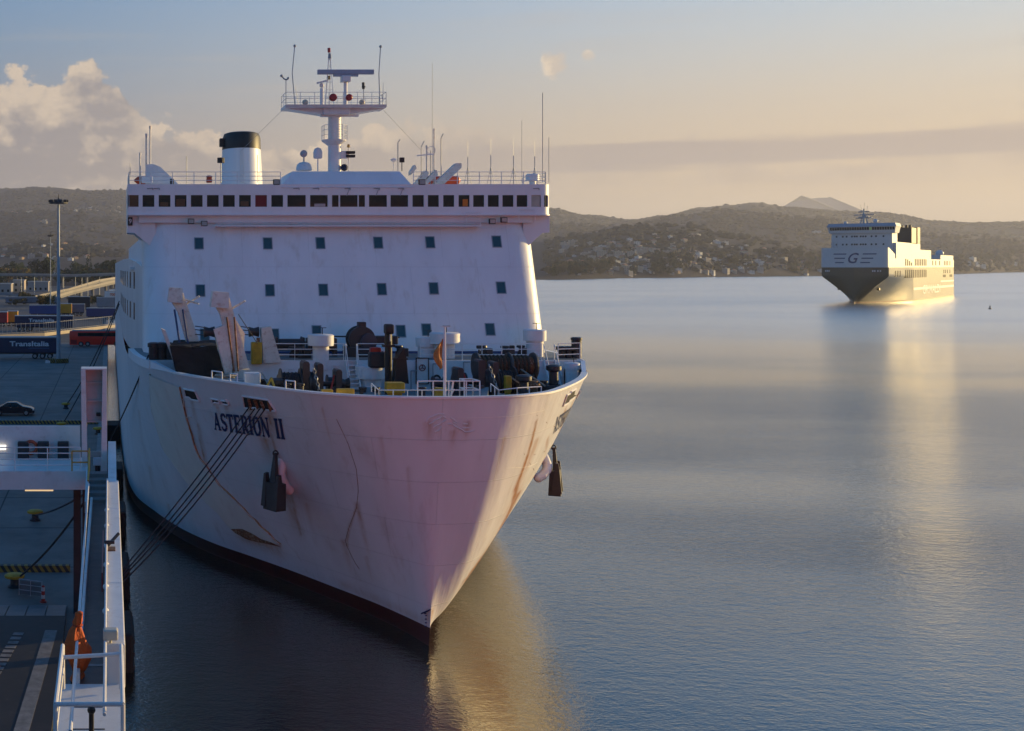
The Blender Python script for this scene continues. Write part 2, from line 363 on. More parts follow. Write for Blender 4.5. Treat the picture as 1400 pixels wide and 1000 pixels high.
# ------------------------------------------------------------------ sea
def sea_material():
    m = bpy.data.materials.new('sea_water'); m.use_nodes = True; nt = m.node_tree; N = nt.nodes; L = nt.links
    b = N['Principled BSDF']; b.inputs['Base Color'].default_value = (0.003, 0.008, 0.011, 1); b.inputs['Roughness'].default_value = 0.1
    b.inputs['IOR'].default_value = 2.0
    tc = N.new('ShaderNodeTexCoord')
    def noise(sc, det, stretch=(1, 1, 1), rough=0.55, rot=0):
        mp = N.new('ShaderNodeMapping'); mp.inputs['Scale'].default_value = stretch; mp.inputs['Rotation'].default_value = (0, 0, rot); L.new(tc.outputs['Object'], mp.inputs[0])
        n = N.new('ShaderNodeTexNoise'); n.inputs['Scale'].default_value = sc; n.inputs['Detail'].default_value = det; n.inputs['Roughness'].default_value = rough
        L.new(mp.outputs[0], n.inputs['Vector']); return n.outputs[0]
    def M(op, a, b_):
        n = N.new('ShaderNodeMath'); n.operation = op
        for i, v in enumerate((a, b_)):
            if isinstance(v, (int, float)): n.inputs[i].default_value = v
            else: L.new(v, n.inputs[i])
        return n.outputs[0]
    def rng(v, a, c, lo_, hi):
        n = N.new('ShaderNodeMapRange'); n.interpolation_type = 'SMOOTHSTEP'; L.new(v, n.inputs[0])
        for i, q in enumerate((a, c, lo_, hi)): n.inputs[i + 1].default_value = q
        return n.outputs[0]
    sx = N.new('ShaderNodeSeparateXYZ'); L.new(tc.outputs['Object'], sx.inputs[0])
    rough = rng(sx.outputs[1], 60, 400, 0.08, 0.26)              # sheltered by the quay, rougher out in the bay
    calm = rng(noise(0.008, 4, (0.5, 1.5, 1), 0.5, 0.3), 0.42, 0.56, 0.35, 1.1)     # slicks and cat's-paws
    rip = noise(1.6, 5, (0.7, 1.2, 1), 0.62, 0.35)
    fine = noise(5.5, 3, (0.8, 1.2, 1), 0.5, -0.3)
    swell = noise(0.16, 3, (1, 1.3, 1), 0.5, 0.2)
    h = M('ADD', M('MULTIPLY', rip, 0.105), M('ADD', M('MULTIPLY', fine, 0.042), M('MULTIPLY', swell, 0.10)))
    h = M('MULTIPLY', M('MULTIPLY', h, calm), rng(sx.outputs[1], 55, 280, 1.0, 0.42))
    bp = N.new('ShaderNodeBump'); bp.inputs['Strength'].default_value = 1; bp.inputs['Distance'].default_value = 1.0; L.new(h, bp.inputs['Height']); L.new(bp.outputs[0], b.inputs['Normal'])
    # wave-averaged Fresnel: dark body colour below, sky mirror that strengthens towards grazing
    N.remove(b); df = N.new('ShaderNodeBsdfDiffuse'); df.inputs['Color'].default_value = (0.004, 0.010, 0.013, 1)
    gl = N.new('ShaderNodeBsdfGlossy'); gl.inputs['Color'].default_value = (1.0, 0.96, 0.89, 1); gl.distribution = 'MULTI_GGX'; L.new(rough, gl.inputs['Roughness'])
    lw = N.new('ShaderNodeLayerWeight'); pw = M('POWER', lw.outputs['Facing'], 3.1); fac = M('ADD', M('MULTIPLY', pw, 0.97), 0.02)
    for q in (df, gl, lw): L.new(bp.outputs[0], q.inputs['Normal'])
    lw.inputs['Blend'].default_value = 0.5
    ms = N.new('ShaderNodeMixShader'); L.new(fac, ms.inputs[0]); L.new(df.outputs[0], ms.inputs[1]); L.new(gl.outputs[0], ms.inputs[2]); L.new(ms.outputs[0], N['Material Output'].inputs['Surface'])
    return m
mb = MB(); mb.add([(-20000, -3000, 0), (20000, -3000, 0), (20000, 30000, 0), (-20000, 30000, 0)], [(0, 1, 2, 3)])
tag(mb.build('sea', sea_material()), kind='structure')

# ------------------------------------------------------------------ hills and far shore
def lerp_table(tab, x):
    if x <= tab[0][0]: return tab[0][1]
    for (a, p), (b, q) in zip(tab, tab[1:]):
        if x <= b:
            t = (x - a) / (b - a); t = t * t * (3 - 2 * t); return p + (q - p) * t
    return tab[-1][1]
RIDGE = [(-200, 268), (0, 262), (22, 261), (50, 258), (75, 259), (115, 262), (165, 262), (400, 282), (700, 292), (752, 288), (800, 297), (868, 304), (905, 299), (960, 288), (1000, 284), (1030, 280), (1075, 287), (1150, 292), (1200, 294), (1285, 305), (1330, 308), (1400, 307), (1600, 300)]
SHORE = [(-200, 900), (160, 900), (330, 1300), (750, 1480), (900, 1740), (1010, 1900), (1130, 2060), (1300, 2550), (1400, 3300), (1600, 4200)]
FOOT = [(-200, 350), (0, 346), (60, 338), (100, 340), (165, 350), (600, 345), (740, 338), (800, 328), (860, 318), (930, 317), (1000, 328), (1060, 338), (1130, 352), (1300, 356), (1600, 360)]
MIDR = [(-200, 300), (0, 300), (80, 296), (165, 308), (600, 312), (760, 314), (850, 318), (930, 305), (985, 297), (1040, 300), (1120, 305), (1190, 318), (1290, 327), (1400, 333), (1600, 340)]
rng_ = np.random.default_rng(3)
def fbm(x, y, sc, octs=5):
    v = 0; a = 1; t = 0
    for k in range(octs):
        f = sc * 2 ** k
        v += a * (math.sin(x * f + 1.7 * k + 2.1 * math.sin(y * f * 0.7 + k)) * math.cos(y * f * 1.1 - 0.9 * k + 1.6 * math.sin(x * f * 0.6 - k))); t += a; a *= 0.55
    return v / t
YR, YM, YF = 5200.0, 3900.0, 2600.0
def ground_h(px, Y):
    ys = lerp_table(SHORE, px)
    if Y < ys: return -2.0
    k = (Y - ys)
    yr = max(YR, ys + 1500); ym = max(YM, ys + 700); yf = max(YF, ys + 300)
    zr = H + (YP - lerp_table(RIDGE, px)) / F * yr
    zm = H + (YP - lerp_table(MIDR, px)) / F * ym
    zf = H + (YP - lerp_table(FOOT, px)) / F * yf
    def hump(z, yc, wf, wb):
        d = (Y - yc); return z * math.exp(-(d / (wf if d < 0 else wb)) ** 2)
    h = max(hump(zr, yr, 900, 1500), hump(zm, ym, 700, 700), hump(zf, yf, 620, 700))
    # soften the joins
    h += 0.12 * (hump(zm, ym, 700, 700) + hump(zf, yf, 620, 700)) * 0.5
    X = (px - XP) / F * Y
    h *= 1 + 0.04 * fbm(X, Y, 0.004)
    base = 2.2 + 6 * min(1, k / 900)
    edge = min(1, k / 120)
    return base * min(1, k / 25 + 0.2) + h * edge
cols = [(-260 + i * 5.0) for i in range(int(1900 / 5) + 1)]
rows = [860 + 40 * i for i in range(40)] + [2460 + 60 * i for i in range(80)]
mb = MB(); vs = []
for Y in rows:
    for px in cols:
        vs.append(((px - XP) / F * Y, Y, ground_h(px, Y)))
nc = len(cols)
vs_h = vs
mb.add(vs, [(j*nc+i, j*nc+i+1, (j+1)*nc+i+1, (j+1)*nc+i) for j in range(len(rows)-1) for i in range(nc-1)])
hillm = mat('hill_scrub', (0.040, 0.036, 0.037), 0.95, var=0.4, scale=0.008, dirt=(0.09, 0.08, 0.06), dirt_amt=0.6, spec=0.1)
tag(mb.build('hills', hillm, smooth=True), kind='structure')
# distant mountain
MT = [(1035, 300), (1058, 290), (1068, 281.5), (1078, 283), (1090, 273), (1104, 267.5), (1115, 271.5), (1126, 269.5), (1137, 275), (1150, 283), (1168, 292), (1185, 300)]
mb = MB(); vs = []; n = 60; YMT = 8600.0
for j, (dy, k) in enumerate(((-1500, 0.0), (-900, 0.35), (-400, 0.75), (0, 1.0), (500, 0.7), (1500, 0.0))):
    for i in range(n + 1):
        px = 1010 + i * 200 / n; z = (H + (YP - lerp_table(MT, px)) / F * YMT) * k * (1 + 0.008 * math.sin(i * 1.9 + j))
        vs.append(((px - XP) / F * YMT + 60 * math.sin(i * 0.7 + j), YMT + dy, max(z, 0)))
mb.add(vs, [(j*(n+1)+i, j*(n+1)+i+1, (j+1)*(n+1)+i+1, (j+1)*(n+1)+i) for j in range(5) for i in range(n)])
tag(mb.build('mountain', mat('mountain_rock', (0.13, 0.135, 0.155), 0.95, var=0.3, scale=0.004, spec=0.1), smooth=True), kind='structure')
# second far ridge just showing in the saddle
mb = MB(); vs = []
LR = [(780, 312), (815, 300), (840, 298), (858, 301), (880, 306), (930, 318)]
for j, (dy, k) in enumerate(((-900, 0.0), (0, 1.0), (900, 0.0))):
    for i in range(41):
        px = 780 + i * 150 / 40; vs.append(((px - XP) / F * 7600, 7600 + dy, (H + (YP - lerp_table(LR, px)) / F * 7600) * k))
mb.add(vs, [(j*41+i, j*41+i+1, (j+1)*41+i+1, (j+1)*41+i) for j in range(2) for i in range(40)])
tag(mb.build('hills', MATS['mountain_rock'], smooth=True), kind='structure')

GH = np.array([v[2] for v in vs_h]).reshape(len(rows), nc); RW = np.array(rows, float); CW = np.array(cols)
def col_h(px):
    f = (px - CW[0]) / 5.0; i = int(min(max(f, 0), nc - 2)); t = f - i
    return GH[:, i] * (1 - t) + GH[:, i + 1] * t
def on_hill(px, py, y0=900):
    """first ground point seen at photo position (px, py)"""
    hcol = col_h(px); Yd = np.arange(max(y0, lerp_table(SHORE, px)), 6200, 10.0); hd = np.interp(Yd, RW, hcol)
    w = np.nonzero(H - (py - YP) / F * Yd <= hd)[0]
    k = w[0] if len(w) else len(Yd) - 1
    return Vector(((px - XP) / F * Yd[k], Yd[k], float(hd[k])))
def ground_z(px, Y): return float(np.interp(Y, RW, col_h(px)))
# scrub and far-off woodland: one mass, too far to count
leafm = mat('foliage_far', (0.042, 0.042, 0.032), 0.95, var=0.5, scale=0.02, spec=0.1)
mb = MB()
def clump(c, r, hz, seed):
    q = random.Random(seed); vs = []; n = 6
    for k, (rr, z) in enumerate(((0.55, -0.1), (1.0, 0.35), (0.75, 0.8), (0.2, 1.05))):
        for i in range(n):
            t = 2*math.pi*i/n + k*0.4; w = rr * r * q.uniform(0.75, 1.25); vs.append((c.x + w*math.cos(t), c.y + w*math.sin(t), c.z + hz*z*q.uniform(0.85, 1.15)))
    mb.add(vs, [(k*n+i, k*n+(i+1)%n, (k+1)*n+(i+1)%n, (k+1)*n+i) for k in range(3) for i in range(n)] + [tuple(range(3*n, 4*n))])
for i in range(7500):
    px = random.uniform(-30, 168) if i % 4 == 0 else random.uniform(745, 1420)
    py = random.uniform(282, 372) if px > 700 else random.uniform(262, 352)
    if py < lerp_table(RIDGE, px) + 1: py = lerp_table(RIDGE, px) + 0.5
    p = on_hill(px, py)
    if p.z < 0.5 or p.y > 6000: continue
    if 765 < px < 1110 and 328 < py < 378 and p.y < 3200 and random.random() < 0.55: continue
    if fbm(p.x, p.y, 0.006) < -0.15 and random.random() < 0.7: continue
    s = random.uniform(3.5, 8) * (0.75 + p.y / 6000)
    clump(p - Vector((0, 0, 1)), s, s * random.uniform(0.7, 1.2), i)
for i in range(500):                               # skyline shrubs
    px = random.uniform(-30, 168) if i % 4 == 0 else random.uniform(745, 1420)
    yr = max(YR, lerp_table(SHORE, px) + 1500) + random.uniform(-60, 60)
    p = Vector(((px - XP) / F * yr, yr, ground_z(px, yr)))
    s = random.uniform(4, 9) if random.random() < 0.12 else random.uniform(2.5, 5)
    clump(p - Vector((0, 0, 2)), s * 1.3, s, i + 9000)
tag(mb.build('woodland', leafm, smooth=True), 'dark scrub and woodland covering the hills across the bay', 'woodland', kind='stuff')

# trees one can tell apart along the far shore and behind the port
def tree_proto(name, h, w, cyp, seed, lm):
    q = random.Random(seed); root = thing(name, 'x', 'tree')
    t = MB(); t.tube((0, 0, -0.5), (0, 0, h * 0.55), h * 0.03, h * 0.015, n=6)
    for k in range(5):
        a = q.uniform(0, 6.28); z = h * q.uniform(0.25, 0.5); t.tube((0, 0, z), (w*0.3*math.cos(a), w*0.3*math.sin(a), z + h*0.2), h*0.012, h*0.006, n=5)
    t.build('trunk', mat('bark', (0.07, 0.055, 0.04), 0.9, var=0.3), root)
    c = MB(); blobs = [(q.gauss(0, 0.22)*w, q.gauss(0, 0.22)*w, h*q.uniform(0.35, 0.85), q.uniform(0.2, 0.36)*w) for _ in range(9)]
    for _ in range(420):
        if cyp:
            z = h * (0.08 + 0.92 * q.random()); rr = w * 0.5 * math.sin(math.pi * min(1, (1.02 - z / h) * 0.9 + 0.05)) ** 0.7 * q.uniform(0.6, 1.05); a = q.uniform(0, 6.28); p = Vector((rr*math.cos(a), rr*math.sin(a), z))
        else:
            bx, by, bz, br = q.choice(blobs); d = Vector((q.gauss(0, 1), q.gauss(0, 1), q.gauss(0, 1))).normalized() * br * q.uniform(0.6, 1.05); p = Vector((bx, by, bz)) + Vector((d.x, d.y, d.z * 0.75))
        s = w * q.uniform(0.045, 0.085); u = Vector((q.gauss(0, 1), q.gauss(0, 1), q.gauss(0, 1))).normalized(); v = u.orthogonal().normalized()
        w3 = u.cross(v)
        c.add([p - u*s - v*s*0.5, p + u*s - v*s*0.5, p + u*s*0.7 + v*s, p - u*s*0.7 + v*s*0.8 + w3*s*0.4], [(0, 1, 2, 3)])
    c.build('crown', lm, root)
    return root
lm1 = mat('foliage_dark', (0.035, 0.05, 0.022), 0.85, var=0.4, scale=0.3, spec=0.15)
lm2 = mat('foliage_brown', (0.11, 0.085, 0.035), 0.85, var=0.4, scale=0.3, spec=0.15)
protos = [tree_proto('broadleaf_tree', 14, 13, False, 1, lm1), tree_proto('broadleaf_tree', 12, 12, False, 2, lm2), tree_proto('cypress_tree', 17, 4.5, True, 3, lm1), tree_proto('broadleaf_tree', 16, 11, False, 4, lm1)]
TL = {(0, 'b'): 'dark green spreading tree on the far shore below the hillside town',
      (1, 'b'): 'brownish leafed tree at the water edge of the far shore',
      (2, 'b'): 'slim dark cypress tree among houses across the bay',
      (3, 'b'): 'tall dark green tree standing on the far shore of the bay',
      (0, 'p'): 'dark green spreading tree behind the port road bridges', (1, 'p'): 'brownish leafed shrub tree beside the port road ramps',
      (0, 's'): 'low dark green shrub between the trailers and the port road', (1, 's'): 'low brownish shrub between the trailers and the port road',
      (2, 'p'): 'slim dark cypress tree behind the port road bridges', (3, 'p'): 'tall dark green tree behind the port road bridges'}
used_proto = [False] * 4
def plant(k, p, s, where):
    if used_proto[k]: o = copy_tree(protos[k])
    else: o = protos[k]; used_proto[k] = True
    if where == 's': o.name = 'shrub'
    o.location = p; o.scale = (s, s, s * random.uniform(0.85, 1.15)); o.rotation_euler = (0, 0, random.uniform(0, 6.28))
    tag(o, TL[(k, where)], 'shrub' if where == 's' else 'tree', {'b': 'trees on the far shore', 'p': 'trees behind the port', 's': 'shrubs by the port road'}[where])
for i in range(120):
    px = random.choice([random.uniform(748, 830), random.uniform(748, 1128), random.uniform(1080, 1128), random.uniform(890, 920), random.uniform(1304, 1400)])
    ys = lerp_table(SHORE, px) + random.uniform(12, 130)
    k = 1 if px < 835 and random.random() < 0.6 else random.choice([0, 0, 3, 2, 3])
    plant(k, Vector(((px - XP) / F * ys, ys, ground_z(px, ys) - 0.5)), random.uniform(0.7, 1.35) * (1.0 + max(0, px - 1250) / 500), 'b')

# houses
def house_mesh(name, w, d, h, roof, wallm, roofm, floors):
    m = MB(); m.box((-w/2, -d/2, -4), (w/2, d/2, h))
    m.cur = 1
    if roof: m.add([(-w/2-.4, -d/2-.4, h), (w/2+.4, -d/2-.4, h), (w/2+.4, d/2+.4, h), (-w/2-.4, d/2+.4, h), (-w/2+d*.3, 0, h+roof), (w/2-d*.3, 0, h+roof)], [(0,1,5,4),(1,2,5),(2,3,4,5),(3,0,4)])
    else: m.box((-w/2-.3, -d/2-.3, h), (w/2+.3, d/2+.3, h+.35)); m.box((-1.2, -1, h+.35), (1.6, 1.4, h+2.2))
    m.cur = 2
    nw = max(2, int(w / 3.2))
    for fl in range(floors):
        for i in range(nw):
            x = -w/2 + w*(i+.5)/nw; z = 0.9 + fl*3
            m.box((x-.55, -d/2-.06, z), (x+.55, -d/2+.05, z+1.3))
            m.box((w/2-.05, -d/2+d*(i+.5)/nw-.5, z), (w/2+.06, -d/2+d*(i+.5)/nw+.5, z+1.3))
    o = m.build(name, [wallm, roofm, glass]); me = o.data; bpy.data.objects.remove(o)
    return me
wm = [mat('wall_white', (0.62, 0.6, 0.56), 0.8, var=0.1), mat('wall_cream', (0.42, 0.35, 0.28), 0.8, var=0.1), mat('wall_grey', (0.3, 0.28, 0.27), 0.8, var=0.1), mat('wall_ochre', (0.5, 0.34, 0.18), 0.8, var=0.1)]
tile = mat('roof_tile', (0.3, 0.13, 0.08), 0.8, var=0.2); slab = mat('roof_slab', (0.42, 0.4, 0.38), 0.8, var=0.2)
HT = [(house_mesh('house', 12, 9, 6.2, 0, wm[0], slab, 2), 'small white flat-roofed house'), (house_mesh('house', 11, 9, 6.2, 2.6, wm[1], tile, 2), 'cream house with a hipped red tile roof'),
      (house_mesh('house', 14, 11, 9.4, 0, wm[2], slab, 3), 'grey three-storey flat-roofed block'), (house_mesh('house', 10, 8, 3.4, 2.2, wm[0], tile, 1), 'low white cottage with a red tile roof'),
      (house_mesh('house', 18, 12, 12.4, 0, wm[1], slab, 4), 'cream four-storey flat-roofed block'), (house_mesh('house', 12, 10, 6.2, 2.4, wm[3], tile, 2), 'ochre house with a red tile roof')]
def house(k, p, s, rz, tail, grp):
    o = bpy.data.objects.new('house', HT[k][0]); COL.objects.link(o); o.location = p; o.scale = (s, s, s); o.rotation_euler = (0, 0, rz)
    tag(o, HT[k][1] + ' ' + tail, 'house', grp)
n = 0
while n < 290:
    px = random.gauss(880, 75) if random.random() < 0.62 else random.uniform(752, 1126)
    if not 748 < px < 1126: continue
    top = lerp_table(FOOT, px) + 4
    py = top + (377 - top) * random.random() ** 0.75
    if py < 316: continue
    p = on_hill(px, py)
    if p.y > 3300: continue
    house(random.choice([0, 0, 0, 1, 1, 2, 3, 4, 5]), p, random.uniform(0.45, 0.85), random.uniform(-0.8, 0.8), 'in the hillside town across the bay', 'houses of the hillside town across the bay'); n += 1
for px, py in ((1180, 322), (1182, 325), (1120, 318), (1330, 357), (1352, 360), (1334, 364), (1342, 366), (1370, 360), (1322, 362), (1386, 364), (1115, 320), (1178, 319)):
    house(random.choice([0, 0, 1, 3]), on_hill(px, py), 1.15, random.uniform(-0.6, 0.6), 'alone on the slope behind the arriving ship', 'scattered houses behind the arriving ship')
n = 0
while n < 62:
    if random.random() < 0.42: px = random.choice([18, 28, 33, 40, 62, 68, 105, 122, 128, 152, 158]) + random.gauss(0, 3.5); py = (293 if px < 45 else 304 if px < 80 else 288) + random.gauss(0, 2)
    else: px = random.uniform(-5, 150); py = random.uniform(335, 357)
    p = on_hill(px, py, 1000)
    house(random.choice([0, 0, 1, 2, 3, 5]), p, random.uniform(0.55, 0.85), random.uniform(-0.8, 0.8), 'on the hill slope behind the port' if py < 320 else 'in the town behind the port', 'houses on the hill behind the port' if py < 320 else 'houses of the town behind the port'); n += 1

# ------------------------------------------------------------------ quay and port ground
QZ = 2.0
def striped(name, a, b, sc, rot=0.0):
    m = bpy.data.materials.new(name); m.use_nodes = True; N = m.node_tree.nodes; L = m.node_tree.links
    tc = N.new('ShaderNodeTexCoord'); mp = N.new('ShaderNodeMapping'); mp.inputs['Rotation'].default_value = (0, rot, 0); L.new(tc.outputs['Object'], mp.inputs[0])
    w = N.new('ShaderNodeTexWave'); w.inputs['Scale'].default_value = sc; w.inputs['Distortion'].default_value = 0.3; L.new(mp.outputs[0], w.inputs[0])
    r = N.new('ShaderNodeMath'); r.operation = 'GREATER_THAN'; r.inputs[1].default_value = 0.5; L.new(w.outputs['Fac'], r.inputs[0])
    x = N.new('ShaderNodeMix'); x.data_type = 'RGBA'; x.inputs[6].default_value = (*a, 1); x.inputs[7].default_value = (*b, 1); L.new(r.outputs[0], x.inputs[0])
    n = N.new('ShaderNodeTexNoise'); n.inputs['Scale'].default_value = 6; y = N.new('ShaderNodeMix'); y.data_type = 'RGBA'; y.blend_type = 'MULTIPLY'; y.inputs[0].default_value = 0.7
    L.new(x.outputs[2], y.inputs[6]); L.new(n.outputs[0], y.inputs[7])
    L.new(y.outputs[2], N['Principled BSDF'].inputs['Base Color']); N['Principled BSDF'].inputs['Roughness'].default_value = 0.6
    return m
mb = MB(); mb.plan([(-0.35, 30), (-0.35, 905), (-420, 905), (-420, 30)], -3, QZ)
tag(mb.build('quay', concrete), kind='structure')
mb = MB(); mb.box((-1.1, 30.2, QZ - 0.01), (-0.36, 400, QZ + 0.14)); tag(mb.build('quay_kerb', mat('kerb_stone', (0.27, 0.26, 0.25), 0.8, var=0.25, scale=0.8)), kind='structure')
# slab joints in the quay paving
mb = MB()
for Y in range(60, 330, 9): mb.box((-60, Y, QZ + 0.001), (-1.2, Y + 0.10, QZ + 0.006))
for X in (-7, -15, -24, -34): mb.box((X, 40, QZ + 0.002), (X + 0.1, 330, QZ + 0.009))
tag(mb.build('paving_joint', mat('joint_black', (0.05, 0.05, 0.05), 0.9)), kind='structure')

# block fenders on the quay wall
for i, Y in enumerate((52, 63, 77, 93, 118)):
    f = thing('fender', 'black rubber block fender hanging on the quay wall beside the white ship', 'fender', (-0.35, Y, 0.4), 'rubber fenders along the quay wall')
    m = MB(); m.bbox((0.35, Y, 0.7), (1.35, 3.6, 1.9), 0.12); m.build('block', mat('fender_rubber', (0.012, 0.012, 0.012), 0.8, var=0.3, bump=0.03), f)
    for z in (0.15, 0.75, 1.3):
        m = MB(); m.box((1.0, Y - 1.7, z - 0.09), (1.08, Y + 1.7, z + 0.09)); m.build('facing_strip', mat('fender_facing', (0.03, 0.03, 0.03), 0.6), f)

# bollards
def bollard(px, py, label, s=0.8):
    Y = gy(py, QZ); p = Vector(((px - XP) / F * Y, Y, QZ)); b = thing('bollard', label, 'bollard', p, 'yellow mooring bollards on the quay')
    m = MB(); m.lathe(p, [(0.42*s, -0.01), (0.42*s, 0.08), (0.27*s, 0.16), (0.25*s, 0.5*s)], 14); m.build('base', gear, b, True)
    m = MB(); m.lathe(p, [(0.25*s, 0.5*s), (0.48*s, 0.58*s), (0.5*s, 0.72*s), (0.35*s, 0.82*s)], 14, sx=1.25); m.build('head', yel, b, True)
    return p + Vector((0, 0, 0.4*s))
B1 = bollard(48, 712, 'yellow mooring bollard under the gangway platform with one rope')
B2 = bollard(84, 587, 'small yellow mooring bollard beyond the far striped kerb')
B3 = bollard(90, 559, 'yellow mooring bollard near the dark car with a rope end', 0.8)
B4 = bollard(20, 803, 'yellow mooring bollard beside the folding barrier near the ramp')
B5 = bollard(134, 594, 'yellow mooring bollard at the quay edge behind the white gangway tower', 0.8)
B6p = Vector((-0.85, 51.0, QZ)); b = thing('bollard', 'mooring bollard on the quay edge under the gangway holding the bow ropes', 'bollard', B6p, 'yellow mooring bollards on the quay')
m = MB(); m.lathe(B6p, [(0.4, 0.13), (0.27, 0.3), (0.25, 0.6)], 14); m.build('base', gear, b, True)
m = MB(); m.lathe(B6p, [(0.25, 0.6), (0.46, 0.7), (0.46, 0.82), (0.3, 0.92)], 14); m.build('head', yel, b, True)
B6 = B6p + Vector((0, 0, 0.5))
# striped kerb beams across the quay
sk = striped('black_yellow_stripes', (0.02, 0.02, 0.02), (0.34, 0.23, 0.03), 1.1, R(35))
for py, x1, lab in ((580, -0.9, 'low black and yellow striped kerb across the quay beyond the gangway tower'), (783, -2.0, 'low black and yellow striped kerb across the quay in front of the ramp')):
    Y = gy(py, QZ); m = MB(); m.hexa([(-14, Y, QZ-.01), (x1, Y, QZ-.01), (x1, Y+.5, QZ-.01), (-14, Y+.5, QZ-.01), (-14, Y+.08, QZ+.32), (x1, Y+.08, QZ+.32), (x1, Y+.42, QZ+.32), (-14, Y+.42, QZ+.32)])
    tag(m.build('striped_kerb', sk), lab, 'kerb')
# folding barrier and striped post
p = at(36, 815, gy(815, QZ)); br = thing('folding_barrier', 'low grey folding mesh barrier between bollard and striped post', 'barrier', p)
m = MB(); m.rail([p + Vector((-0.35, 0.2, 0)), p + Vector((0.75, -0.3, 0))], 0.75, 3, 0.02, 0.6); m.build('frame', steel, br)
m = MB(); a = p + Vector((-0.3, 0.18, 0.06)); c = p + Vector((0.7, -0.28, 0.06)); m.add([a, c, c + Vector((0, 0, 0.62)), a + Vector((0, 0, 0.62))], [(0, 1, 2, 3)]); m.build('mesh_panel', mat('barrier_mesh', (0.12, 0.13, 0.14), 0.7), br)
p = at(59, 824, gy(824, QZ)); m = MB(); m.lathe(p, [(0.16, 0), (0.16, 0.06), (0.09, 0.08), (0.075, 0.75), (0.04, 0.79)], 12)
tag(m.build('warning_post', striped('red_white_stripes', (0.5, 0.05, 0.03), (0.7, 0.7, 0.68), 0.9, R(90)), smooth=True), 'small red and white striped warning post by the ramp', 'post')

# loading ramp with lane lines
rampm = mat('ramp_steel', (0.018, 0.016, 0.017), 0.65, var=0.35, scale=0.8, bump=0.02, dirt=(0.08, 0.06, 0.05), dirt_amt=0.6)
rp = thing('loading_ramp', 'dark steel loading ramp with white lane lines below the gangway', 'ramp', (-4, 38, QZ))
y1 = gy(853, QZ); y0 = gy(1090, QZ)
m = MB(); m.box((-9, y0, QZ + 0.02), (-1.9, y1, QZ + 0.34)); m.build('deck_plate', rampm, rp)
linem = mat('worn_white_line', (0.2, 0.19, 0.18), 0.8, var=0.45, scale=2.5, dirt=(0.05, 0.05, 0.05), dirt_amt=0.8)
def ln(pa, pb, w):
    a = at(*pa, gy(pa[1], QZ + 0.35)); c = at(*pb, gy(pb[1], QZ + 0.35)); d = (c - a).normalized(); x = Vector((-d.y, d.x, 0)) * w / 2
    return [a - x, a + x, c + x, c - x]
m = MB(); m.hexa([v + Vector((0, 0, z)) for z in (-0.005, 0.006) for v in ln((70, 862), (26, 1010), 0.5)]); m.build('lane_line', linem, rp)
a0 = Vector((26, 865)); a1 = Vector((-12, 930))
for k in range(11):
    q0 = a0.lerp(a1, k / 11); q1 = a0.lerp(a1, (k + 0.62) / 11)
    m = MB(); m.hexa([v + Vector((0, 0, z)) for z in (-0.005, 0.006) for v in ln(tuple(q0), tuple(q1), 0.42)]); m.build('lane_dash', linem, rp)
# ramp flaps up to the quay: each plate by itself
flapm = mat('flap_steel', (0.13, 0.135, 0.145), 0.55, metal=0.3, var=0.3, scale=1.2, bump=0.01)
for k in range(7):
    x0 = -8.0 + k * 0.87; m = MB(); m.hexa([(x0, y1 + 0.02, QZ + 0.25), (x0 + 0.83, y1 + 0.02, QZ + 0.25), (x0 + 0.83, y1 + 2.6, QZ + 0.0), (x0, y1 + 2.6, QZ + 0.0), (x0, y1 + 0.02, QZ + 0.34), (x0 + 0.83, y1 + 0.02, QZ + 0.34), (x0 + 0.83, y1 + 2.6, QZ + 0.05), (x0, y1 + 2.6, QZ + 0.05)])
    m.build('flap', flapm, rp)

# ------------------------------------------------------------------ vehicles on the quay
tyre = mat('tyre_rubber', (0.015, 0.015, 0.016), 0.85, var=0.2); rim = mat('wheel_rim', (0.32, 0.32, 0.33), 0.4, metal=0.6)
def wheel(parent, c, r, w):
    m = MB(); m.lathe(c, [(r*0.6, -w/2), (r*0.95, -w/2), (r, -w*0.35), (r, w*0.35), (r*0.95, w/2), (r*0.6, w/2)], 16, 'y'); o = m.build('wheel', tyre, parent, True)
    m = MB(); m.lathe(c, [(r*0.58, -w/2 - 0.01), (r*0.5, -w/2 - 0.02), (r*0.2, -w*0.2), (0.06, -w/2 - 0.02)], 12, 'y'); m.build('rim', rim, o, True)
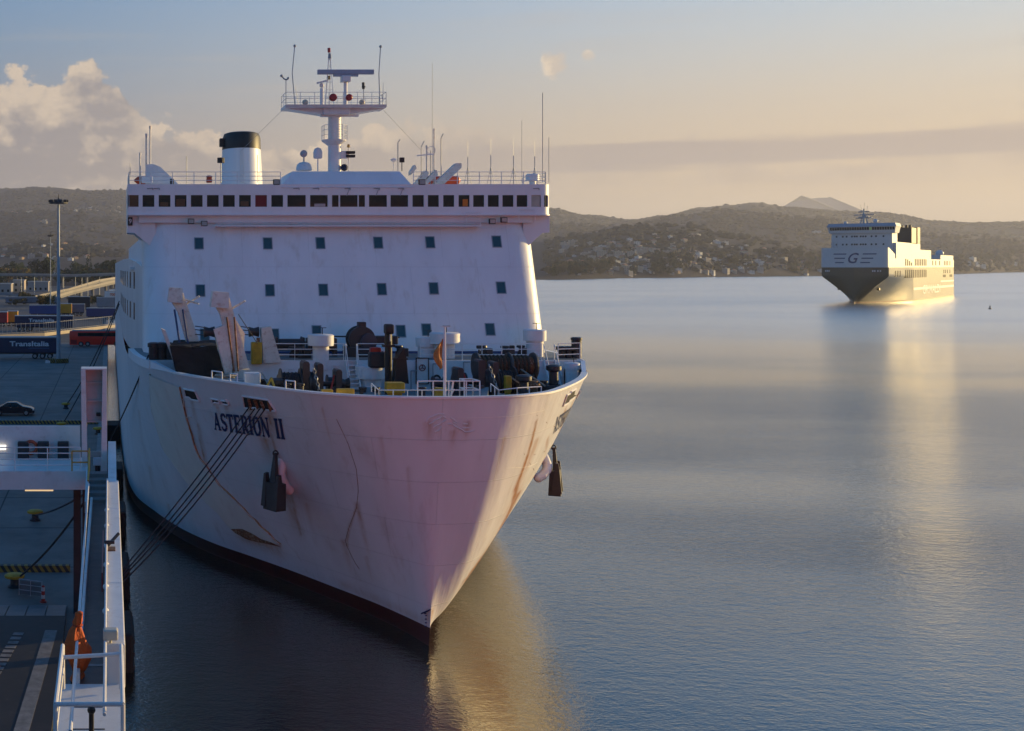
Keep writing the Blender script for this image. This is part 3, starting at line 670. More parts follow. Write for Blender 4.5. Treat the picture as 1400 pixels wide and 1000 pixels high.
# dark saloon car, seen from its side
def car():
    Y = gy(569, QZ); x1 = (47 - XP) / F * Y; L = 4.5; x0 = x1 - L; W = 1.75
    c = thing('parked_car', 'dark saloon car parked on the quay in the shade of the ship', 'car', ((x0 + x1) / 2, Y, QZ))
    prof = [(0.0, 0.36), (0.02, 0.62), (0.1, 0.86), (0.75, 0.92), (1.05, 1.0), (1.65, 1.36), (2.6, 1.38), (3.3, 0.98), (4.1, 0.84), (4.42, 0.66), (4.5, 0.4), (4.45, 0.24), (0.1, 0.24)]
    n = len(prof); m = MB(); vs = []
    for y, k in ((0.0, 0.93), (0.12, 1.0), (W - 0.12, 1.0), (W, 0.93)):
        for x, z in prof:
            inset = 0.16 if z > 1.1 else 0.0
            yy = y + (inset if y < W / 2 else -inset); zz = 0.5 + (z - 0.5) * (1 if k == 1.0 else 0.96)
            vs.append((x0 + L/2 + (x - L/2) * (0.99 if k < 1 else 1), Y + yy, QZ + zz))
    fs = [(j*n+i, j*n+(i+1)%n, (j+1)*n+(i+1)%n, (j+1)*n+i) for j in range(3) for i in range(n)] + [tuple(range(n))[::-1], tuple(range(3*n, 4*n))]
    m.add(vs, fs); paint = mat('dark_car_paint', (0.01, 0.012, 0.02), 0.2, var=0.1, spec=0.7); m.build('body', paint, c, True)
    for xa, xb in ((1.2, 2.02), (2.1, 3.02)):
        m = MB(); m.hexa([(x0+xa, Y-0.004, QZ+0.96), (x0+xb, Y-0.004, QZ+0.96), (x0+xb, Y+0.1, QZ+0.96), (x0+xa, Y+0.1, QZ+0.96), (x0+min(xa+0.42, 2.12 if xa>2 else 9), Y+0.10, QZ+1.3), (x0+(xb if xa < 2 else 2.62), Y+0.10, QZ+1.3), (x0+(xb if xa < 2 else 2.62), Y+0.2, QZ+1.3), (x0+min(xa+0.42, 2.12 if xa>2 else 9), Y+0.2, QZ+1.3)])
        m.build('side_window', glass, c)
    for wx in (0.85, 3.65): wheel(c, (x0 + wx, Y + 0.08, QZ + 0.31), 0.32, 0.2); wheel(c, (x0 + wx, Y + W - 0.08, QZ + 0.31), 0.32, 0.2)
    m = MB(); m.bbox((x1 - 0.12, Y + 0.14, QZ + 0.62), (0.2, 0.3, 0.12), 0.03); m.build('headlight', mat('lamp_glass', (0.5, 0.5, 0.5), 0.1), c)
    m = MB(); m.bbox((x0 + 0.06, Y + 0.12, QZ + 0.7), (0.14, 0.3, 0.14), 0.03); m.build('tail_light', redl, c)
    m = MB(); m.bbox((x0 + 2.05, Y - 0.005, QZ + 0.86), (0.16, 0.03, 0.03)); m.build('door_handle', steel, c)
car()
navy = mat('trailer_navy', (0.012, 0.018, 0.06), 0.5, var=0.2, scale=0.4, bump=0.01)
signw = mat('sign_white', (0.6, 0.62, 0.66), 0.5, var=0.1)
def trailer(px0, px1, py_bot, ztop, col, label, word=None, flip=False, legs=True, name='semi_trailer', wordm=None, wx=0.16, ww=0.68):
    Y = gy(py_bot, QZ); x0 = (px0 - XP) / F * Y; x1 = (px1 - XP) / F * Y; W = 2.5
    t = thing(name, label, 'trailer', ((x0 + x1) / 2, Y + W / 2, QZ), 'trailers parked in the port')
    m = MB(); m.bbox(((x0 + x1) / 2, Y + W / 2, QZ + (1.05 + ztop) / 2), (x1 - x0, W, ztop - 1.05), 0.05); m.build('body', col, t)
    m = MB(); m.box((x0 - 0.02, Y - 0.03, QZ + ztop - 0.08), (x1 + 0.02, Y + W + 0.03, QZ + ztop + 0.1)); m.build('roof_edge', steel, t)
    m = MB(); m.box((x0 + 0.4, Y + 0.5, QZ + 0.8), (x1 - 0.2, Y + W - 0.5, QZ + 1.06)); m.build('chassis', blk, t)
    n = 3
    for k in range(n):
        xx = (x1 - 1.2 - k * 1.25) if not flip else (x0 + 1.2 + k * 1.25)
        for yy in (Y + 0.2, Y + W - 0.2): wheel(t, (xx, yy, QZ + 0.46), 0.47, 0.32)
    if legs:
        lx = x0 + 2.4 if not flip else x1 - 2.4
        for yy in (Y + 0.4, Y + W - 0.4):
            m = MB(); m.box((lx - 0.08, yy - 0.08, QZ), (lx + 0.08, yy + 0.08, QZ + 1.0)); m.box((lx - 0.16, yy - 0.14, QZ), (lx + 0.16, yy + 0.14, QZ + 0.06)); m.build('landing_leg', steel, t)
    if word:
        wdt = (x1 - x0) * ww; M4 = Matrix.Translation(Vector((x0 + (x1 - x0) * wx, Y - 0.02, QZ + 1.05 + (ztop - 1.05) * 0.42)) - t.location) @ Matrix.Rotation(R(90), 4, 'X')
        text('lettering', word, wordm or signw, t, (ztop - 1.05) * 0.34, M4, bold=0.03, width=wdt)
    return t, x0, x1, Y
mb = MB(); mb.box((-90, 236, QZ + 0.004), (-1.3, 900, QZ + 0.012)); tag(mb.build('road', mat('port_asphalt', (.06, .06, .062), .85, var=.35, scale=.05)), kind='structure')
t, x0, x1, Y = trailer(-32, 78, 491, 3.55, navy, 'navy blue semi-trailer lettered in white beside the tall light mast', 'TransItalia', wx=0.41, ww=0.49)
m = MB(); m.box((x0 + (x1-x0)*0.64, Y - 0.025, QZ + 1.75), (x0 + (x1-x0)*0.90, Y - 0.004, QZ + 1.81)); m.build('underline', mat('sky_stripe', (0.05, 0.2, 0.4), 0.5), t)
trailer(20, 100, 453, 3.6, navy, 'navy blue lettered semi-trailer behind the metal fence', 'TransItalia', flip=True, wx=0.24, ww=0.44)
colr = lambda n, c: mat(n, c, 0.55, var=0.2, scale=0.5)
trailer(-6, 10, 447, 3.7, colr('trailer_red', (0.35, 0.03, 0.03)), 'red box trailer at the end of the fenced row')
trailer(10, 24, 446, 3.8, colr('trailer_yellow', (0.55, 0.3, 0.02)), 'plain yellow box trailer beside the red one behind the fence')
trailer(40, 82, 434, 3.6, colr('trailer_blue', (0.02, 0.05, 0.2)), 'royal blue box trailer behind the lettered trailer')
trailer(82, 98, 433, 3.9, colr('trailer_amber', (0.6, 0.28, 0.01)), 'amber box trailer next to the royal blue one')
trailer(98, 116, 432, 3.6, colr('trailer_slate', (0.1, 0.12, 0.18)), 'slate grey box trailer next to the amber one')
trailer(118, 164, 438, 3.4, colr('trailer_indigo', (0.03, 0.035, 0.13)), 'long indigo curtain trailer next to the slate one')
trailer(93, 123, 424, 4.6, colr('trailer_black', (0.012, 0.012, 0.02)), 'tall black box trailer in the far row')
trailer(132, 166, 424, 4.4, colr('trailer_grey', (0.2, 0.21, 0.24)), 'grey box trailer in the far row by the white billboard')
trailer(8, 80, 417.5, 3.2, colr('trailer_steel', (0.13, 0.15, 0.2)), 'long low steel grey trailer row car in front of the shrubs')
t, x0, x1, Y = trailer(143, 168, 413, 4.6, colr('trailer_white', (0.6, 0.6, 0.6)), 'white box trailer with red numerals in the far row', '700', wordm=colr('numeral_red', (0.6, 0.12, 0.02)), wx=0.28, ww=0.3)
text('lettering', 'Tem', bluel, t, 0.8, Matrix.Translation(Vector((x0 + (x1-x0)*0.68, Y - 0.02, QZ + 3.0)) - t.location) @ Matrix.Rotation(R(90), 4, 'X'), bold=0.02, width=(x1-x0)*0.28)

def bus():
    Y = gy(474, QZ); x0 = (95 - XP) / F * Y; L = 11.4; x1 = x0 + L; W = 2.5; Hh = 2.95
    b = thing('red_bus', 'bright red touring coach parked on the quay beside the ship', 'bus', ((x0 + x1) / 2, Y, QZ)); red = mat('coach_red', (0.85, 0.03, 0.015), 0.35, var=0.12, scale=0.6)
    m = MB(); m.bbox(((x0 + x1) / 2, Y + W/2, QZ + (0.3 + Hh) / 2), (L, W, Hh - 0.3), 0.14); m.build('body', red, b, True)
    m = MB(); m.box((x0 + 1.6, Y - 0.02, QZ + 1.95), (x1 - 0.3, Y + 0.02, QZ + 2.62)); m.build('window_band', glass, b)
    for k in range(6):
        m = MB(); m.box((x0 + 1.6 + k*1.6, Y - 0.035, QZ + 1.95), (x0 + 1.66 + k*1.6, Y + 0.01, QZ + 2.62)); m.build('pillar', blk, b)
    m = MB(); m.box((x0 + 0.5, Y + 0.12, QZ + Hh - 0.02), (x1 - 0.4, Y + W - 0.12, QZ + Hh + 0.14)); m.build('roof_rail', mat('roof_grey', (0.3, 0.3, 0.3), 0.6), b)
    m = MB(); m.box((x0 - 0.02, Y + 0.3, QZ + 1.6), (x0 + 0.02, Y + W - 0.3, QZ + 2.6)); m.build('rear_window', glass, b)
    for xx in (2.2, 3.5, 9.0):
        for yy in (Y + 0.1, Y + W - 0.1): wheel(b, (x0 + xx, yy, QZ + 0.48), 0.48, 0.3)
    m = MB(); m.box((x0 + 0.2, Y - 0.015, QZ + 0.5), (x0 + 1.4, Y + 0.01, QZ + 1.3)); m.build('engine_panel', mat('coach_dark_red', (0.35, 0.01, 0.01), 0.4), b)
bus()
# tall light masts
def light_mast(px, base_py, top_py, label, r, head):
    Y = gy(base_py, QZ); X = (px - XP) / F * Y; zt = H - (top_py - YP) / F * Y
    l = thing('light_mast', label, 'light mast', (X, Y, QZ), 'floodlight masts in the port')
    m = MB(); m.tube((X, Y, QZ), (X, Y, zt), r, r*0.45, n=12); m.build('pole', mat('mast_grey', (0.3, 0.34, 0.38), 0.5, metal=0.2, var=0.15), l, True)
    m = MB(); m.lathe((X, Y, zt), [(head*0.35, 0), (head, 0.05), (head, 0.18), (head*0.4, 0.3), (0.08, 0.9), (0.03, 1.6)], 20); m.build('head_ring', gear, l)
    for k in range(10):
        a = 2*math.pi*k/10; c = Vector((X + head*0.85*math.cos(a), Y + head*0.85*math.sin(a), zt + 0.45)); m = MB(); m.bbox(c, (0.55, 0.55, 0.4), 0.06); m.build('floodlight', gear, l)
    return X, Y
X, Y = light_mast(80, 496, 279, 'tall grey light mast with floodlight ring beside the navy trailer', 0.36, 1.55)
base = thing('mast_guard', 'black and yellow concrete guard blocks round the tall light mast foot', 'guard block', (X, Y, QZ))
for k, (dx, dy) in enumerate(((-1.0, -0.9), (0.15, -0.9), (1.1, -0.2), (-1.1, 0.4))):
    m = MB(); m.bbox((X + dx, Y + dy, QZ + 0.33), (1.05, 0.7, 0.68), 0.05); m.build('block', sk, base)
m = MB(); m.bbox((X - 1.65, Y - 1.1, QZ + 0.2), (0.75, 0.5, 0.42), 0.04); tag(m.build('white_crate', signw), 'small white crate on the quay by the light mast foot', 'crate')
light_mast(69, 424, 324, 'slim far light mast standing behind the trailer rows', 0.22, 0.9)
# fence on a low wall
fp = [at(-10, 463, gy(463, QZ)), at(60, 460, gy(460, QZ)), at(165, 447, gy(447, QZ))]
fe = thing('metal_fence', 'tall pale metal picket fence on a low wall behind the coach', 'fence', fp[1])
m = MB()
for a, c in zip(fp, fp[1:]):
    d = (c - a).normalized(); x = Vector((-d.y, d.x, 0)) * 0.15
    m.hexa([a - x, c - x, c + x, a + x] + [v + Vector((0, 0, 0.75)) for v in (a - x, c - x, c + x, a + x)])
m.build('low_wall', mat('wall_sand', (0.4, 0.34, 0.26), 0.85, var=0.2, scale=0.3), fe)
pm = mat('picket_grey', (0.34, 0.33, 0.32), 0.6)
for a, c in zip(fp, fp[1:]):
    nn = int((c - a).length / 1.15)
    for k in range(nn):
        p = a.lerp(c, k / nn); m = MB(); m.box((p.x - 0.07, p.y - 0.05, p.z + 0.72), (p.x + 0.07, p.y + 0.05, p.z + 3.1)); m.build('picket', pm, fe)
    for z in (1.0, 2.9):
        m = MB(); m.beam(a + Vector((0, 0, z)), c + Vector((0, 0, z)), 0.06, 0.06); m.build('fence_bar', pm, fe)
# elevated port road: two rising carriageways
roadm = mat('bridge_concrete', (0.2, 0.19, 0.18), 0.8, var=0.15, scale=0.1)
def viaduct(pts, w, label, name='road_viaduct'):
    v = thing(name, label, 'bridge', (pts[0].x, pts[0].y, QZ))
    d = MB(); pa = MB()
    for a, c in zip(pts, pts[1:]):
        x = Vector((0, w, 0))
        d.hexa([a + Vector((0, 0, -1.0)), c + Vector((0, 0, -1.0)), c + x + Vector((0, 0, -1.0)), a + x + Vector((0, 0, -1.0)), a, c, c + x, a + x])
    d.build('deck', roadm, v)
    for s in (0, 1):
        pa = MB()
        for a, c in zip(pts, pts[1:]):
            o = Vector((0, (w - 0.3) * s, 0)); t = Vector((0, 0.3, 0)); u = Vector((0, 0, 1.0))
            pa.hexa([a + o, c + o, c + o + t, a + o + t, a + o + u, c + o + u, c + o + t + u, a + o + t + u])
        pa.build('parapet', mat('parapet_concrete', (0.32, 0.29, 0.25), 0.8, var=0.15, scale=0.2), v)
    for a, c in zip(pts, pts[1:]):
        for k in (0.25, 0.75):
            p = a.lerp(c, k); 
            if p.z - 1.0 > QZ + 0.8:
                m = MB(); m.tube((p.x, p.y + w/2, QZ - 0.1), (p.x, p.y + w/2, p.z - 0.95), 0.7, n=10); m.build('pier', roadm, v)
viaduct([at(48, 407, 580), at(95, 397, 610), at(135, 385, 650), at(172, 379, 700)], 6, 'upper carriageway of the rising concrete port road')
viaduct([at(70, 409, 520), at(100, 400, 545), at(135, 391, 570), at(172, 382.5, 600)], 7, 'lower carriageway of the rising concrete port road with sunlit parapet')
viaduct([at(-30, 375.5, 840), at(40, 376, 835), at(100, 377, 830), at(172, 374.5, 825)], 8, 'long level concrete road bridge in front of the trees', 'road_bridge')
# port buildings
def shed(px0, px1, pyb, pyt, dep, m_, label, gable=False, lit=None):
    Y = gy(pyb, QZ); x0 = (px0 - XP)/F*Y; x1 = (px1 - XP)/F*Y; zt = H - (pyt - YP)/F*Y
    b = thing('port_building', label, 'building', ((x0+x1)/2, Y, QZ))
    m = MB(); m.box((x0, Y, QZ - 0.05), (x1, Y + dep, zt)); m.build('wall', m_, b)
    m = MB()
    if gable: m.prism([(x0 - .5, zt), (x1 + .5, zt), ((x0+x1)/2, zt + (x1-x0)*0.33)], Y - .4, Y + dep + .4)
    else: m.box((x0 - .3, Y - .3, zt), (x1 + .3, Y + dep + .3, zt + 0.5))
    m.build('roof', slab, b)
    nf = max(1, int((zt - QZ) / 3.2)); nw = max(2, int((x1 - x0) / 3))
    for f in range(nf):
        for i in range(nw):
            xx = x0 + (x1-x0)*(i+.5)/nw; m = MB(); m.box((xx-.6, Y-.05, QZ+1+f*3.1), (xx+.6, Y+.05, QZ+2.4+f*3.1)); m.build('window', glass, b)
shed(18, 33, 401, 384, 14, wm[1], 'narrow cream tower-like building in front of the level bridge')
shed(-8, 15, 402, 389, 16, wm[2], 'low grey flat-roofed port building beside the cream tower')
shed(38, 66, 399, 386, 14, wm[2], 'wide grey flat-roofed port building below the level bridge')
for k, px in enumerate((131, 139, 147, 155)):
    shed(px, px + 7, 382.5, 372, 18, wm[0], ('white gabled shed with a lit end wall, first of four behind the road', 'white gabled shed, second of four behind the road', 'white gabled shed, third of four behind the road', 'white gabled shed, last of four next to the ship')[k], True)
shed(64, 86, 381, 373, 14, wm[0], 'white low building behind the far light mast')
# trees and shrubs behind the port
for i in range(46):
    px = random.uniform(-6, 160); Y = random.uniform(850, 1150)
    z = QZ if Y < 900 else ground_z(px, Y)
    plant(random.choice([0, 3, 2, 0, 3, 1]), Vector(((px - XP)/F*Y, Y, z - 0.3)), random.uniform(0.75, 1.3), 'p')
for i in range(26):
    px = random.uniform(4, 80) if i < 16 else random.uniform(112, 158); Y = random.uniform(440, 500)
    plant(1 if i % 3 else 0, Vector(((px - XP)/F*Y, Y, QZ - 0.2)), random.uniform(0.2, 0.34), 's')
# street lamps near the ramps
for k, px in enumerate((29, 47, 87, 103, 112, 120, 136)):
    Y = 560 + 20 * (k % 4); p = Vector(((px - XP)/F*Y, Y, QZ)); s = thing('street_lamp', 'thin grey street lamp beside the port road ramps', 'street lamp', p, 'street lamps by the port road')
    m = MB(); m.tube(p, p + Vector((0, 0, 10)), 0.14, 0.09, n=6); m.build('pole', steel, s)
    m = MB(); m.beam(p + Vector((0, 0, 9.95)), p + Vector((1.5, 0, 10.3)), 0.2, 0.14); m.build('lamp_head', steel, s)

# ------------------------------------------------------------------ the moored ferry
XC = 14.65; ZB = 11.65                             # centre line, bulwark top
DK = [(0,51.4),(3,51.85),(5,53.1),(6.3,54.6),(8.1,57.4),(9.8,60.4),(11.1,63.2),(12.3,66.3),(13.0,70),(13.4,76),(13.55,85),(13.55,112),(13.55,235)]
WL = [(0,53.7),(0.5,55.6),(1.35,57.9),(2.7,60.6),(4.5,64.1),(6.4,67.4),(8.3,70.6),(10.0,74.6),(11.4,79.5),(12.8,86),(13.4,97),(13.55,112),(13.55,235)]
WR = [(0,53.7),(0.3,55.6),(.85,58.2),(1.6,61),(2.6,64.4),(3.8,68),(5.4,71.5),(7.8,76),(10.2,81),(12.3,88),(13.4,98),(13.55,112),(13.55,235)]   # offshore side runs finer
DKn, WLn, WRn = np.array(DK, float), np.array(WL, float), np.array(WR, float)
def cat(P, u, rnd=1.0):
    n = len(P) - 1; i = min(int(u), n - 1); t = u - i
    p0 = P[max(i-1, 0)]; p1 = P[i]; p2 = P[i+1]; p3 = P[min(i+2, n)]
    if i == 0: p0 = (1 - rnd) * p1 + rnd * np.array([-P[1][0], P[1][1]])     # mirrored tangent: the stem is round
    if i >= 10: return p1 + (p2 - p1) * t
    return 0.5*((2*p1)+(-p0+p2)*t+(2*p0-5*p1+4*p2-p3)*t*t+(-p0+3*p1-3*p2+p3)*t**3)
def hull(u, Z, side):
    g = min(1.0, max(0.0, Z / ZB)); r = min(1.0, max(0.0, (Z - 0.3) / 3.2)); r = r * r * (3 - 2 * r)
    if side > 0:
        k = min(1.0, u); k = k * k * (3 - 2 * k); g = g * (1 - k) + (max(0.0, min(Z, ZB) - 0.7) / (ZB - 0.7)) ** 0.5 * k
        q = cat(WRn + (DKn - WRn) * g, u, r)
    else: q = cat(WLn + (DKn - WLn) * g, u, r)
    return Vector((XC + side * max(0, q[0]), q[1], Z))
def hull_n(u, Z, side):
    e = 0.02
    du = hull(u + e, Z, side) - hull(max(u - e, 0), Z, side); dz = hull(u, min(Z + e, ZB), side) - hull(u, Z - e, side)
    n = du.cross(dz).normalized()
    c = hull(u, Z, side) - Vector((XC, hull(u, Z, side).y + 8, Z)); return n if n.dot(c) > 0 else -n
_U = np.concatenate([np.linspace(0, 9, 270), np.linspace(9.03, 11.3, 70)]); _Z = np.linspace(0, ZB, 130); _T = {}
for sd in (-1, 1):
    P = np.array([[tuple(hull(u, z, sd)) for z in _Z] for u in _U]); T = np.stack([XP + F*P[..., 0]/P[..., 1], YP + F*(H - P[..., 2])/P[..., 1], P[..., 1]], -1); _T[sd] = T
def hull_at(px, py, side):
    """(u, Z) of the hull point that shows at a photo position"""
    T = _T[side]; d = (T[..., 0] - px)**2 + (T[..., 1] - py)**2 + T[..., 2] * 0.02
    i, j = np.unravel_index(np.argmin(d), d.shape); return float(_U[i]), float(_Z[j])
def hp(uz, side, off=0.0): return hull(uz[0], uz[1], side) + hull_n(uz[0], uz[1], side) * off
def patch(mb_, A, B, side, off, nu=10, off2=None):
    """surface strip between two photo polylines lying on the hull"""
    A = [hull_at(*p, side) for p in A]; B = [hull_at(*p, side) for p in B]; n = len(A); vs = []
    for i in range(n):
        for k in range(nu + 1):
            t = k / nu; vs.append(hp((A[i][0]*(1-t) + B[i][0]*t, A[i][1]*(1-t) + B[i][1]*t), side, off))
    mb_.add(vs, [(i*(nu+1)+k, i*(nu+1)+k+1, (i+1)*(nu+1)+k+1, (i+1)*(nu+1)+k) for i in range(n-1) for k in range(nu)])
def resample(P, n):
    P = [Vector(p) for p in P]; L = [0]
    for a, b in zip(P, P[1:]): L.append(L[-1] + (b - a).length)
    out = []
    for k in range(n):
        s = L[-1] * k / (n - 1); i = max(j for j in range(len(P)) if L[j] <= s + 1e-6); i = min(i, len(P) - 2)
        out.append(tuple(P[i].lerp(P[i+1], (s - L[i]) / max(1e-6, L[i+1] - L[i]))))
    return out

SHIP = thing('moored_ferry', 'large white passenger ferry moored bow-on at the quay, name on its bow', 'ferry', (XC, 74, 0))
# hull grid; rust stains live in a colour attribute
UCOL = list(np.concatenate([np.linspace(0, 7, 141), np.linspace(7.1, 11, 50), np.linspace(11.1, 12, 6)]))
def hull_grid(name, zs, m_, stains=True):
    b = MB(); cols_ = [(-1, u) for u in reversed(UCOL)] + [(1, u) for u in UCOL[1:]]
    b.add([hull(u, z, s) for z in zs for s, u in cols_], [(j*len(cols_)+i, j*len(cols_)+i+1, (j+1)*len(cols_)+i+1, (j+1)*len(cols_)+i) for j in range(len(zs)-1) for i in range(len(cols_)-1)])
    o = b.build(name, m_, SHIP, True)
    if stains:
        W = np.array([hull(u, z, s)[:] for z in zs for s, u in cols_]); sx = XP + F*W[:, 0]/W[:, 1]; sy = YP + F*(H - W[:, 2])/W[:, 1]; sd = W[:, 0] - XC
        r = np.zeros(len(W))
        def streak(px, py, side, length, width, amt):
            uz = hull_at(px, py, side); p = hull(uz[0], uz[1], side)
            m_ = (np.sign(sd) == side) | (np.abs(sd) < 0.3)
            d2 = ((W[:, 0] - p.x)**2 + (W[:, 1] - p.y)**2); dz = p.z - W[:, 2]
            # runs straight down the plating: compare against the u of the start
            uu = np.array([u for z in zs for s, u in cols_]); du = np.abs(uu - uz[0])
            k = np.exp(-(du / width)**2) * np.where(dz < -0.05, 0, np.clip(1 - dz / length, 0, 1)) * m_
            np.maximum(r, amt * k, out=r)
        for a in ((772, 600, 1, 2.5, 0.27, 1), (778, 552, 1, 1.8, .2, 1.1), (786, 545, 1, 2.4, .14, 1), (735, 600, 1, 6, 0.24, .7), (722, 640, 1, 6, 0.31, 1), (708, 676, 1, 6, 0.41, 1.4), (697, 706, 1, 5, 0.51, 1.6), (686, 728, 1, 4, 0.54, 1.5), (672, 750, 1, 3, 0.51, 1.2), (655, 770, 1, 2.2, 0.42, .9), (636, 792, 1, 1.5, .2, .7),
                  (392, 668, -1, 3.2, .14, .9), (384, 640, -1, 2.0, .1, .7), (362, 600, -1, 1.6, .12, .9), (488, 690, -1, 3.0, .06, .8), (470, 740, -1, 2.0, .08, .6), (585, 580, -1, 1.0, .06, .7), (640, 578, 1, 1.0, .06, .7), (586, 838, -1, 1.4, .14, .7), (270, 580, -1, 3.5, .05, .7), (250, 552, -1, 2.5, .05, .7), (262, 548, -1, 2.0, .06, .6), (340, 560, -1, 1.2, .08, .7), (355, 565, -1, 1.6, .16, .6), (372, 566, -1, 2.0, .08, .7), (620, 590, 1, .9, .06, .6), (308, 555, -1, 1.4, .05, .6), (296, 554, -1, 1.2, .05, .5),
                  (440, 560, -1, 2.5, .03, .45), (520, 600, -1, 3.0, .03, .4), (560, 640, -1, 3.5, .03, .4), (500, 760, -1, 1.5, .05, .5), (230, 690, -1, 2.0, .06, .5), (205, 640, -1, 3.0, .05, .5), (190, 560, -1, 3.0, .06, .45), (420, 690, -1, 2.5, .05, .45), (660, 640, 1, 3.0, .05, .5), (690, 600, 1, 3.0, .05, .5)):
            streak(*a)
        def stain(side, amt, *pts):
            P = [(hull(*hull_at(x, y, side), side), w) for x, y, w in pts]
            for (a, wa), (c, wc) in zip(P, P[1:]):
                A_ = np.array(a); D = np.array(c) - A_; L2 = max(1e-6, D @ D); t = np.clip(((W - A_) @ D) / L2, 0, 1); d = np.linalg.norm(W - (A_ + t[:, None] * D), axis=1)
                k = amt * np.exp(-(d / (wa + (wc - wa) * t)) ** 2) * ((np.sign(sd) == side) | (np.abs(sd) < .2)); np.maximum(r, k, out=r)
        stain(1, 1.5, (734, 575, .08), (722, 620, .16), (706, 665, .32), (694, 705, .6), (684, 728, .7), (664, 758, .6), (640, 788, .4), (615, 818, .22))
        stain(1, .6, (700, 690, 1.2), (680, 735, 1.3), (650, 775, 1.0))
        stain(1, 1.0, (772, 560, .2), (765, 590, .25), (758, 605, .2)); stain(1, .9, (748, 600, .15), (740, 640, .12))
        stain(-1, .9, (368, 564, .12), (373, 600, .14), (380, 626, .1)); stain(-1, .8, (394, 668, .2), (404, 700, .16), (412, 730, .1))
        stain(-1, 1.0, (270, 585, .06), (277, 622, .08), (290, 655, .1), (303, 690, .1), (323, 722, .08)); stain(-1, .8, (208, 520, .06), (210, 565, .08), (226, 618, .05))
        stain(-1, .7, (246, 560, .08), (250, 590, .05)); stain(-1, .8, (488, 690, .05), (476, 725, .06), (474, 745, .05)); stain(-1, .45, (330, 735, .5), (380, 752, .5))
        stain(-1, .35, (470, 800, .3), (530, 828, .3), (580, 850, .3))
        uvl = o.data.uv_layers.new(name='plating'); arc = {}
        for s_ in (-1, 1):
            acc = 0.0; prev = hull(0, 8, s_)
            for u in UCOL: p_ = hull(u, 8, s_); acc += (p_ - prev).length; prev = p_; arc[(s_, u)] = acc * s_
        sv_ = np.array([(arc[(s, u)], z) for z in zs for s, u in cols_]); li = np.zeros(len(o.data.loops), np.int32); o.data.loops.foreach_get('vertex_index', li)
        uvl.data.foreach_set('uv', sv_[li].astype(np.float32).ravel())
        me = o.data; ca = me.attributes.new('rust', 'FLOAT', 'POINT'); ca.data.foreach_set('value', r.astype(np.float32))
    return o
hull_grid('hull', [0.9] + list(np.linspace(1.1, ZB, 56)), hullw)
hull_grid('boot_topping', [-2.5, -1, 0, 0.3, 0.6, 0.9], redp, False)
# stern closure and upper side shells
b = MB(); b.add([hull(12, z, s) for z in (-2.5, ZB) for s in (-1, 1)], [(0, 1, 3, 2)]); b.add([(1.1, 235, ZB), (28.2, 235, ZB), (28.2, 235, 18), (1.1, 235, 18)], [(0, 1, 2, 3)]); b.build('transom', hullw, SHIP)
SH = [(2.1, 76.0), (1.75, 79), (1.35, 85), (1.12, 95), (1.1, 112), (1.1, 234.95)]
for s, nm in ((-1, 'side_shell'), (1, 'side_shell')):
    b = MB(); P = [(XC + s*(XC - x), y) for x, y in SH]
    zt = [17.4, 17.75, 18, 18, 18, 18]
    b.add([(x, y, ZB - 0.02) for x, y in P] + [(x, y, z) for (x, y), z in zip(P, zt)], [(i, i+1, i+7, i+6) for i in range(5)]); sh = b.build(nm, hullw, SHIP, True)
    b = MB(); Q = [(x - s*0.25, y) for x, y in P]; b.add([(x, y, z) for (x, y), z in zip(P, zt)] + [(x, y, z) for (x, y), z in zip(Q, zt)], [(i, i+1, i+7, i+6) for i in range(5)]); b.build('rail_cap', white2, sh)
    for zc, n in ((15.9, 12), (13.8, 11)):          # square windows along the side
        for k in range(n):
            y = 79.5 + k * 3.1 + (k // 3) * 1.2; x = np.interp(y, [p[1] for p in SH], [p[0] for p in SH]) - 0.02; x2 = np.interp(y + 1.0, [p[1] for p in SH], [p[0] for p in SH]) - 0.02
            xa = XC + s*(XC - x); xb = XC + s*(XC - x2); b = MB(); b.add([(xa, y, zc), (xb, y + 1.0, zc), (xb, y + 1.0, zc + 1.15), (xa, y, zc + 1.15)], [(0, 1, 2, 3)]); b.build('side_window', glass, sh)
b = MB(); b.box((1.4, 80, 17.2), (27.9, 233, 17.4)); b.box((3.5, 81, 17.4), (25.8, 215, 20.6)); b.build('upper_deckhouse', white, SHIP)
# forecastle deck and raised mooring platform
pl = [(XC - w + 0.12 * (w > 1), y + 0.15) for w, y in DK[7::-1]] + [(XC + w - 0.12, y + 0.15) for w, y in DK[1:8]]
def deck_outline(y0, y1, inset, n=24):
    us = np.linspace(0, 10, 400); P = [cat(DKn, u) for u in us]
    ys = np.linspace(y0, y1, n); ww = [np.interp(y, [p[1] for p in P], [p[0] for p in P]) - inset for y in ys]
    return [(XC - max(w, 0.05), y) for w, y in zip(ww, ys)] + [(XC + max(w, 0.05), y) for w, y in reversed(list(zip(ww, ys)))]
def half_w(y, z, side):
    us = np.linspace(0, 11, 240); P = np.array([tuple(hull(u, z, side)) for u in us]); return float(np.interp(y, P[:, 1], abs(P[:, 0] - XC)))
ysd = np.linspace(hull(0, 10.2, 1).y + 0.2, 70, 40)
b = MB(); b.plan([(XC - max(half_w(y, 10.2, -1) - 0.12, 0.05), y) for y in ysd] + [(XC + max(half_w(y, 10.2, 1) - 0.12, 0.05), y) for y in reversed(ysd)], 10.2, 10.4); b.build('forecastle_deck', deckm, SHIP)
PZ = 12.07
b = MB(); b.box((XC - 11.2, 66.62, 10.3), (XC + 11.2, 67.2, ZB + 0.1)); b.plan(deck_outline(66.6, 76.5, -0.02), ZB - 0.05, PZ); b.build('mooring_platform', white, SHIP)
b = MB(); b.plan(deck_outline(66.9, 76.4, 0.35), PZ + 0.002, PZ + 0.02); b.build('platform_deck', deckm, SHIP)
